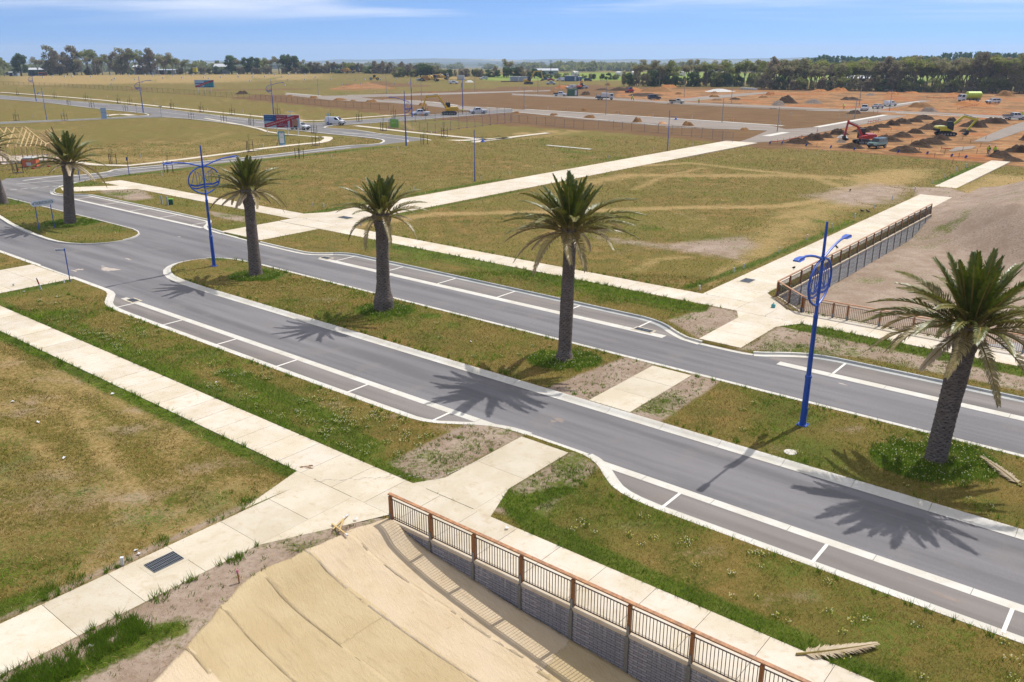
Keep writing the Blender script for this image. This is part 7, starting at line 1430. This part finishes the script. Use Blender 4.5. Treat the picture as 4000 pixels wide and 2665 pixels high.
shed((566,276),20,9,6.5,8.0,R(3),M_TIN,M_ROOFW,'long white roofed shed within the left gums'); shed((866,279),12,9,6.0,8.2,R(4),M_TIN,M_ROOFW,'open pale roofed farm shelter between tree groups',False,True); shed((3400,340),24,9,4.2,5.4,R(4),M_TIN,M_ROOFW,'low white roofed house glimpsed through the right trees'); shed((2135,296),16,8,3.4,4.6,R(2),M_TIN,M_ROOFW,'white roofed building behind the low shrub belt'); shed((650,280),14,6,3.6,4.2,R(2),M_TIN,M_TIN,'low grey shed at the foot of the left gums')
t = thing('portable_toilet','yellow portable toilet near the open farm shelter','toilet',G(763,281),0); mb = MB(); mb.box((0,0,1.6),(3.2,2.5,3.6)); mb.build('cabin', plain('toilet_yellow',pc(236,214,40),.5), t); mb = MB(); mb.box((0,0,3.5),(3.4,2.7,.3)); mb.build('roof', M_ROOFW, t)
t = thing('power_pole','timber power pole rising behind the shrub belt','power pole',G(2151,312)); mb = MB(); mb.tube([(0,0,0),(0,0,11.5)],[.22,.15],6); mb.build('pole', M_STAKE, t); mb = MB(); mb.bar((-1.3,0,10.8),(1.3,0,10.8),.15); mb.build('cross_arm', M_STAKE, t)
g = Vector((1500*.585,1500,-22)); t = thing('lattice_mast','thin lattice mast on the skyline behind the pines','mast',g)
for s_ in (-1,1): mb = MB(); mb.bar((s_*2.5,0,0),(s_*.4,0,44),.35); mb.build('leg', M_STEEL, t)
for k in range(9): mb = MB(); w0 = 2.5-2.1*k/9; mb.bar((-w0,0,44*k/9),(w0-.2,0,44*(k+1)/9),.22); mb.build('brace', M_STEEL, t)
# far air
HAZE = NT('air'); HAZE.l.remove(HAZE.out.inputs[0].links[0]); hv = HAZE.node('ShaderNodeVolumePrincipled'); hv.inputs['Color'].default_value = (.62,.78,1.0,1); hv.inputs['Density'].default_value = 1.35e-4; hv.inputs['Anisotropy'].default_value = .2; HAZE.l.new(hv.outputs[0], HAZE.out.inputs['Volume'])
mb = MB(); mb.box((0,0,-105),(18600,18600,300)); hz = mb.build('haze', HAZE.mat); hz['kind'] = 'stuff'
# ================================================================== GRASS, WEEDS AND DAISIES
def grass_mat():
    t = NT('grass_blade'); c = t.attr('Col'); t.set('Base Color', c); t.set('Roughness', .8); t.set('Specular IOR Level', .15); tr = t.node('ShaderNodeBsdfTranslucent'); t.l.new(c, tr.inputs[0]); ms = t.node('ShaderNodeMixShader'); ms.inputs[0].default_value = .45; t.l.new(t.bsdf.outputs[0], ms.inputs[1]); t.l.new(tr.outputs[0], ms.inputs[2]); t.l.new(ms.outputs[0], t.out.inputs[0]); return t.mat
M_BLADE = grass_mat()
def hard_mask(x, y):
    m = np.zeros(x.shape, bool); u = x*CA - y*SA; v = x*SA + y*CA
    for poly in HARD[1:]:
        p = np.array(poly); sel = (x > p[:,0].min()) & (x < p[:,0].max()) & (y > p[:,1].min()) & (y < p[:,1].max())
        if sel.any(): idx = np.where(sel)[0]; m[idx] |= inside(x[idx], y[idx], poly)
    blk = (u > BLK[0]) & (u < BLK[1]) & (v > BLK[2]) & (v < 62); idx = np.where(blk)[0]; m[idx] |= sd_verge(u[idx], v[idx]) < .1
    m |= P_BAS1(u, v) & (u > np.interp(v, CREST_V, CREST_U)-.15); m |= inside(u, v, POLY_BAS2) & (v < 112); m |= (v > 20.0) & (v < 20.4) & (u > -22.7); return m
def make_grass(name, n, rmin, rmax, seed, hscale=1.0, label=None):
    rs = np.random.RandomState(seed); r = rmin*(rmax/rmin)**rs.rand(n); a = np.radians(rs.uniform(-37,37,n)); x = r*np.sin(a); y = r*np.cos(a)
    keep = ~hard_mask(x, y); x, y, r = x[keep], y[keep], r[keep]; F = fields(x, y); u = x*CA-y*SA; v = x*SA+y*CA
    nz = fbm(x, y, .5, 21); nz2 = fbm(x, y, 2.2, 25); jit = (nz-.5)*.9 + (nz2-.5)*.7
    gr = sstep(.3,.75,F[:,0]+jit); st = sstep(.3,.7,F[:,1]+jit); so = sstep(.3,.7,F[:,2]+jit); ex = np.maximum(F[:,3],F[:,4])
    p = np.clip(1 - .93*so*(1-gr) - ex*1.2, 0, 1); keep = rs.rand(len(x)) < p; x,y,r,u,v,gr,st,so,nz,nz2 = [q[keep] for q in (x,y,r,u,v,gr,st,so,nz,nz2)]; k = len(x)
    z = np.where((u > BLK[0]) & (u < BLK[1]) & (v > BLK[2]) & (v < BLK[3]), VZ, 0.0) - .01
    field = (v < 20) | (v > 58)
    lod = np.clip(r/26, 1, 6); h = (.04 + .045*rs.rand(k))*(1+1.1*gr+.25*nz)*np.where(field,1.15,1.0)*lod**.35*hscale; w = .009*lod**.95*(1+.4*rs.rand(k)); ang = rs.uniform(0,2*np.pi,k); lean = h*rs.uniform(.2,1.5,k)*(1+st*1.2)
    ta = rs.uniform(0,2*np.pi,k); dx, dy = np.cos(ang)*w, np.sin(ang)*w
    h = np.where(st > .5, h*.55, h)
    co = np.empty((k,3,3)); co[:,0] = np.stack([x-dx,y-dy,z],-1); co[:,1] = np.stack([x+dx,y+dy,z],-1); co[:,2] = np.stack([x+np.cos(ta)*lean,y+np.sin(ta)*lean,z+h],-1)
    C = lambda *c: np.array(pc(*c)[:3])*1.2
    olive = C(98,98,36)*(1-nz2[:,None]) + C(150,126,62)*nz2[:,None]; t_ = rs.rand(k)[:,None]; col = olive*(.5+.95*t_)
    brown = C(132,102,56); kb_ = (sstep(.46,.64,1-nz)*.75)[:,None]; col = col*(1-kb_)+brown*kb_*(.75+.5*t_)
    strawc = C(198,170,116)*(.6+.65*t_); lush = (C(74,104,20)*(1-nz[:,None])+C(122,148,36)*nz[:,None])*(.5+.9*t_)
    pick = rs.rand(k); ms = (pick < (.16+.7*st))[:,None]; col = np.where(ms, strawc, col); mg = (rs.rand(k) < (gr*.92+.05))[:,None]; col = np.where(mg, lush, col)
    col = col*(.58+.84*fbm(x, y, 1.7, 61))[:,None]*(.72+.56*fbm(x, y, .33, 67))[:,None]*1.12
    me = np_mesh(name, co.reshape(-1,3), np.arange(k*3).reshape(-1,3)); set_attr(me, 'Col', np.repeat(col,3,0)); me.materials.append(M_BLADE); o = mesh_obj(name, me); tag(o, label, 'grass', None, 'stuff'); return k
make_grass('grass', 520000, 19, 70, 3, 1.0, 'short olive and straw grass on the verges, median and near lot')
make_grass('field_grass', 170000, 60, 190, 4, 1.0, 'olive grass over the empty lots')
def tufts(name, spots, n, hgt, cols, seed, label, flower=None, spread=.35):
    rs = random.Random(seed); vs, fs, cs = [], [], []
    hm = hard_mask(np.array([g.x for g, s in spots]), np.array([g.y for g, s in spots]))
    for (g, s), bad in zip(spots, hm):
        if bad: continue
        for _ in range(int(n*s)):
            a = rs.uniform(0,6.3); q = s*spread*math.sqrt(rs.random()); x, y = g.x+q*math.cos(a), g.y+q*math.sin(a); h = hgt*rs.uniform(.5,1.2); b = len(vs); c = rs.choice(cols); k = rs.uniform(.75,1.2); w = .014
            vs += [(x-w,y,g.z),(x+w,y,g.z),(x+rs.uniform(-.7,.7)*h,y+rs.uniform(-.7,.7)*h,g.z+h)]; fs.append((b,b+1,b+2)); cs += [[v*k for v in c[:3]]]*3
        if flower:
            for _ in range(int(flower[0]*s)):
                a = rs.uniform(0,6.3); q = s*spread*1.1*math.sqrt(rs.random()); x, y = g.x+q*math.cos(a), g.y+q*math.sin(a); z = g.z+hgt*rs.uniform(.7,1.15); b = len(vs); w = .021*rs.uniform(.7,1.3); vs += [(x-w,y-w,z),(x+w,y-w,z+.008),(x,y+w*1.2,z+.015)]; fs.append((b,b+1,b+2)); cs += [list(rs.choice(flower[1])[:3])]*3
    me = np_mesh(name, np.array(vs), np.array(fs)); set_attr(me, 'Col', np.array(cs)); me.materials.append(M_BLADE); o = mesh_obj(name, me); tag(o, label, 'weeds', None, 'stuff')
LU = [pc(98,138,34), pc(124,158,44), pc(82,116,32), pc(150,168,60)]; YW = [pc(240,236,160), pc(244,242,220), pc(232,224,110)]
rs_ = random.Random(9); sp = []
for c, rad, k in [((2205,1405),2.0,90),((3650,1800),2.6,130),((1505,1212),1.9,90),((1000,1078),1.9,80),((280,870),2.6,80)]:
    g = G(*c,VZ)
    for _ in range(k):
        a = rs_.uniform(0,6.3); q = rad*math.sqrt(rs_.uniform(.06,1)); sp.append((Vector((g.x+q*math.cos(a),g.y+q*math.sin(a),VZ)), rs_.uniform(.5,1.0)))
tufts('palm_ring_weeds', sp, 46, .24, LU, 3, 'lush green weeds ringing the palm trunks', (5, YW))
sp = []
for _ in range(260):
    u = rs_.uniform(-66,-26); v = rs_.uniform(23.3,27.3)
    if fbm(np.array([u]),np.array([v]),.35,31)[0] > .50: sp.append((W(u,v,VZ), rs_.uniform(.4,1.0)))
for _ in range(40): sp.append((W(rs_.uniform(-17,2),rs_.uniform(23.3,27.3),VZ), rs_.uniform(.3,.7)))
for _ in range(50): sp.append((W(rs_.uniform(-66,-2),rs_.uniform(35.6,42),VZ), rs_.uniform(.3,.6)))
tufts('daisy_weeds', sp, 40, .15, LU+[pc(120,124,50)], 5, 'daisy weeds in flower on the near verge', (20, YW))
sp = []
for _ in range(150): sp.append((W(rs_.uniform(-26.2,-23.5),rs_.uniform(23.2,29.2),VZ),rs_.uniform(.15,.4)))
for _ in range(130): sp.append((W(rs_.uniform(-20.3,-18.2),rs_.uniform(23.6,29.0),VZ),rs_.uniform(.15,.4)))
for _ in range(170): sp.append((W(rs_.choice([rs_.uniform(-25.6,-23.4),rs_.uniform(-20.6,-19.1)]),rs_.uniform(35.6,42.2),VZ),rs_.uniform(.15,.35)))
for _ in range(220): sp.append((W(rs_.uniform(-20,2),rs_.uniform(51,55.4),VZ),rs_.uniform(.2,.6)))
for _ in range(90): sp.append((W(rs_.uniform(-25,-22.5),rs_.uniform(4,19.5),VZ),rs_.uniform(.2,.45)))
for _ in range(60): sp.append((W(rs_.uniform(-30,-28),rs_.uniform(4,19),VZ),rs_.uniform(.3,.7)))
tufts('soil_weeds', sp, 24, .13, LU+[pc(130,112,70)], 7, 'small weeds sprouting in the bare soil strips')
sp = []
for _ in range(200): sp.append((W(-24.1+rs_.uniform(-.6,.5)+.1*rs_.random(),rs_.uniform(3,10.5),VZ),rs_.uniform(.4,.8)))
for u, v in [(-28.4,9.5),(-28.3,10.3),(-28.2,13.5),(-24.9,14.6),(-25.0,11.6),(-28.2,17.3),(-24.3,18.6),(-24.0,19.1),(-23.4,19.8),(-26.2,20.3),(-20.4,23.8),(-19.9,23.2)]: sp.append((W(u,v,VZ),1.0))
for _ in range(420): sp.append((W(rs_.uniform(-66,4),rs_.choice([22.93,20.30,27.38,35.5,42.1])+rs_.uniform(-.05,.05),VZ),rs_.uniform(.08,.30)))
for _ in range(160): sp.append((W(rs_.uniform(-62,2),rs_.choice([55.6,58.4])+rs_.uniform(-.06,.06),VZ),rs_.uniform(.12,.35)))
for _ in range(90): sp.append((W(rs_.choice([-27.9,-25.05])+rs_.uniform(-.08,.08),rs_.uniform(3,17),VZ),rs_.uniform(.08,.3)))
tufts('bank_grass', sp, 60, .30, LU[:2]+[pc(120,136,48)], 8, 'taller green grass along the bank and path edges')
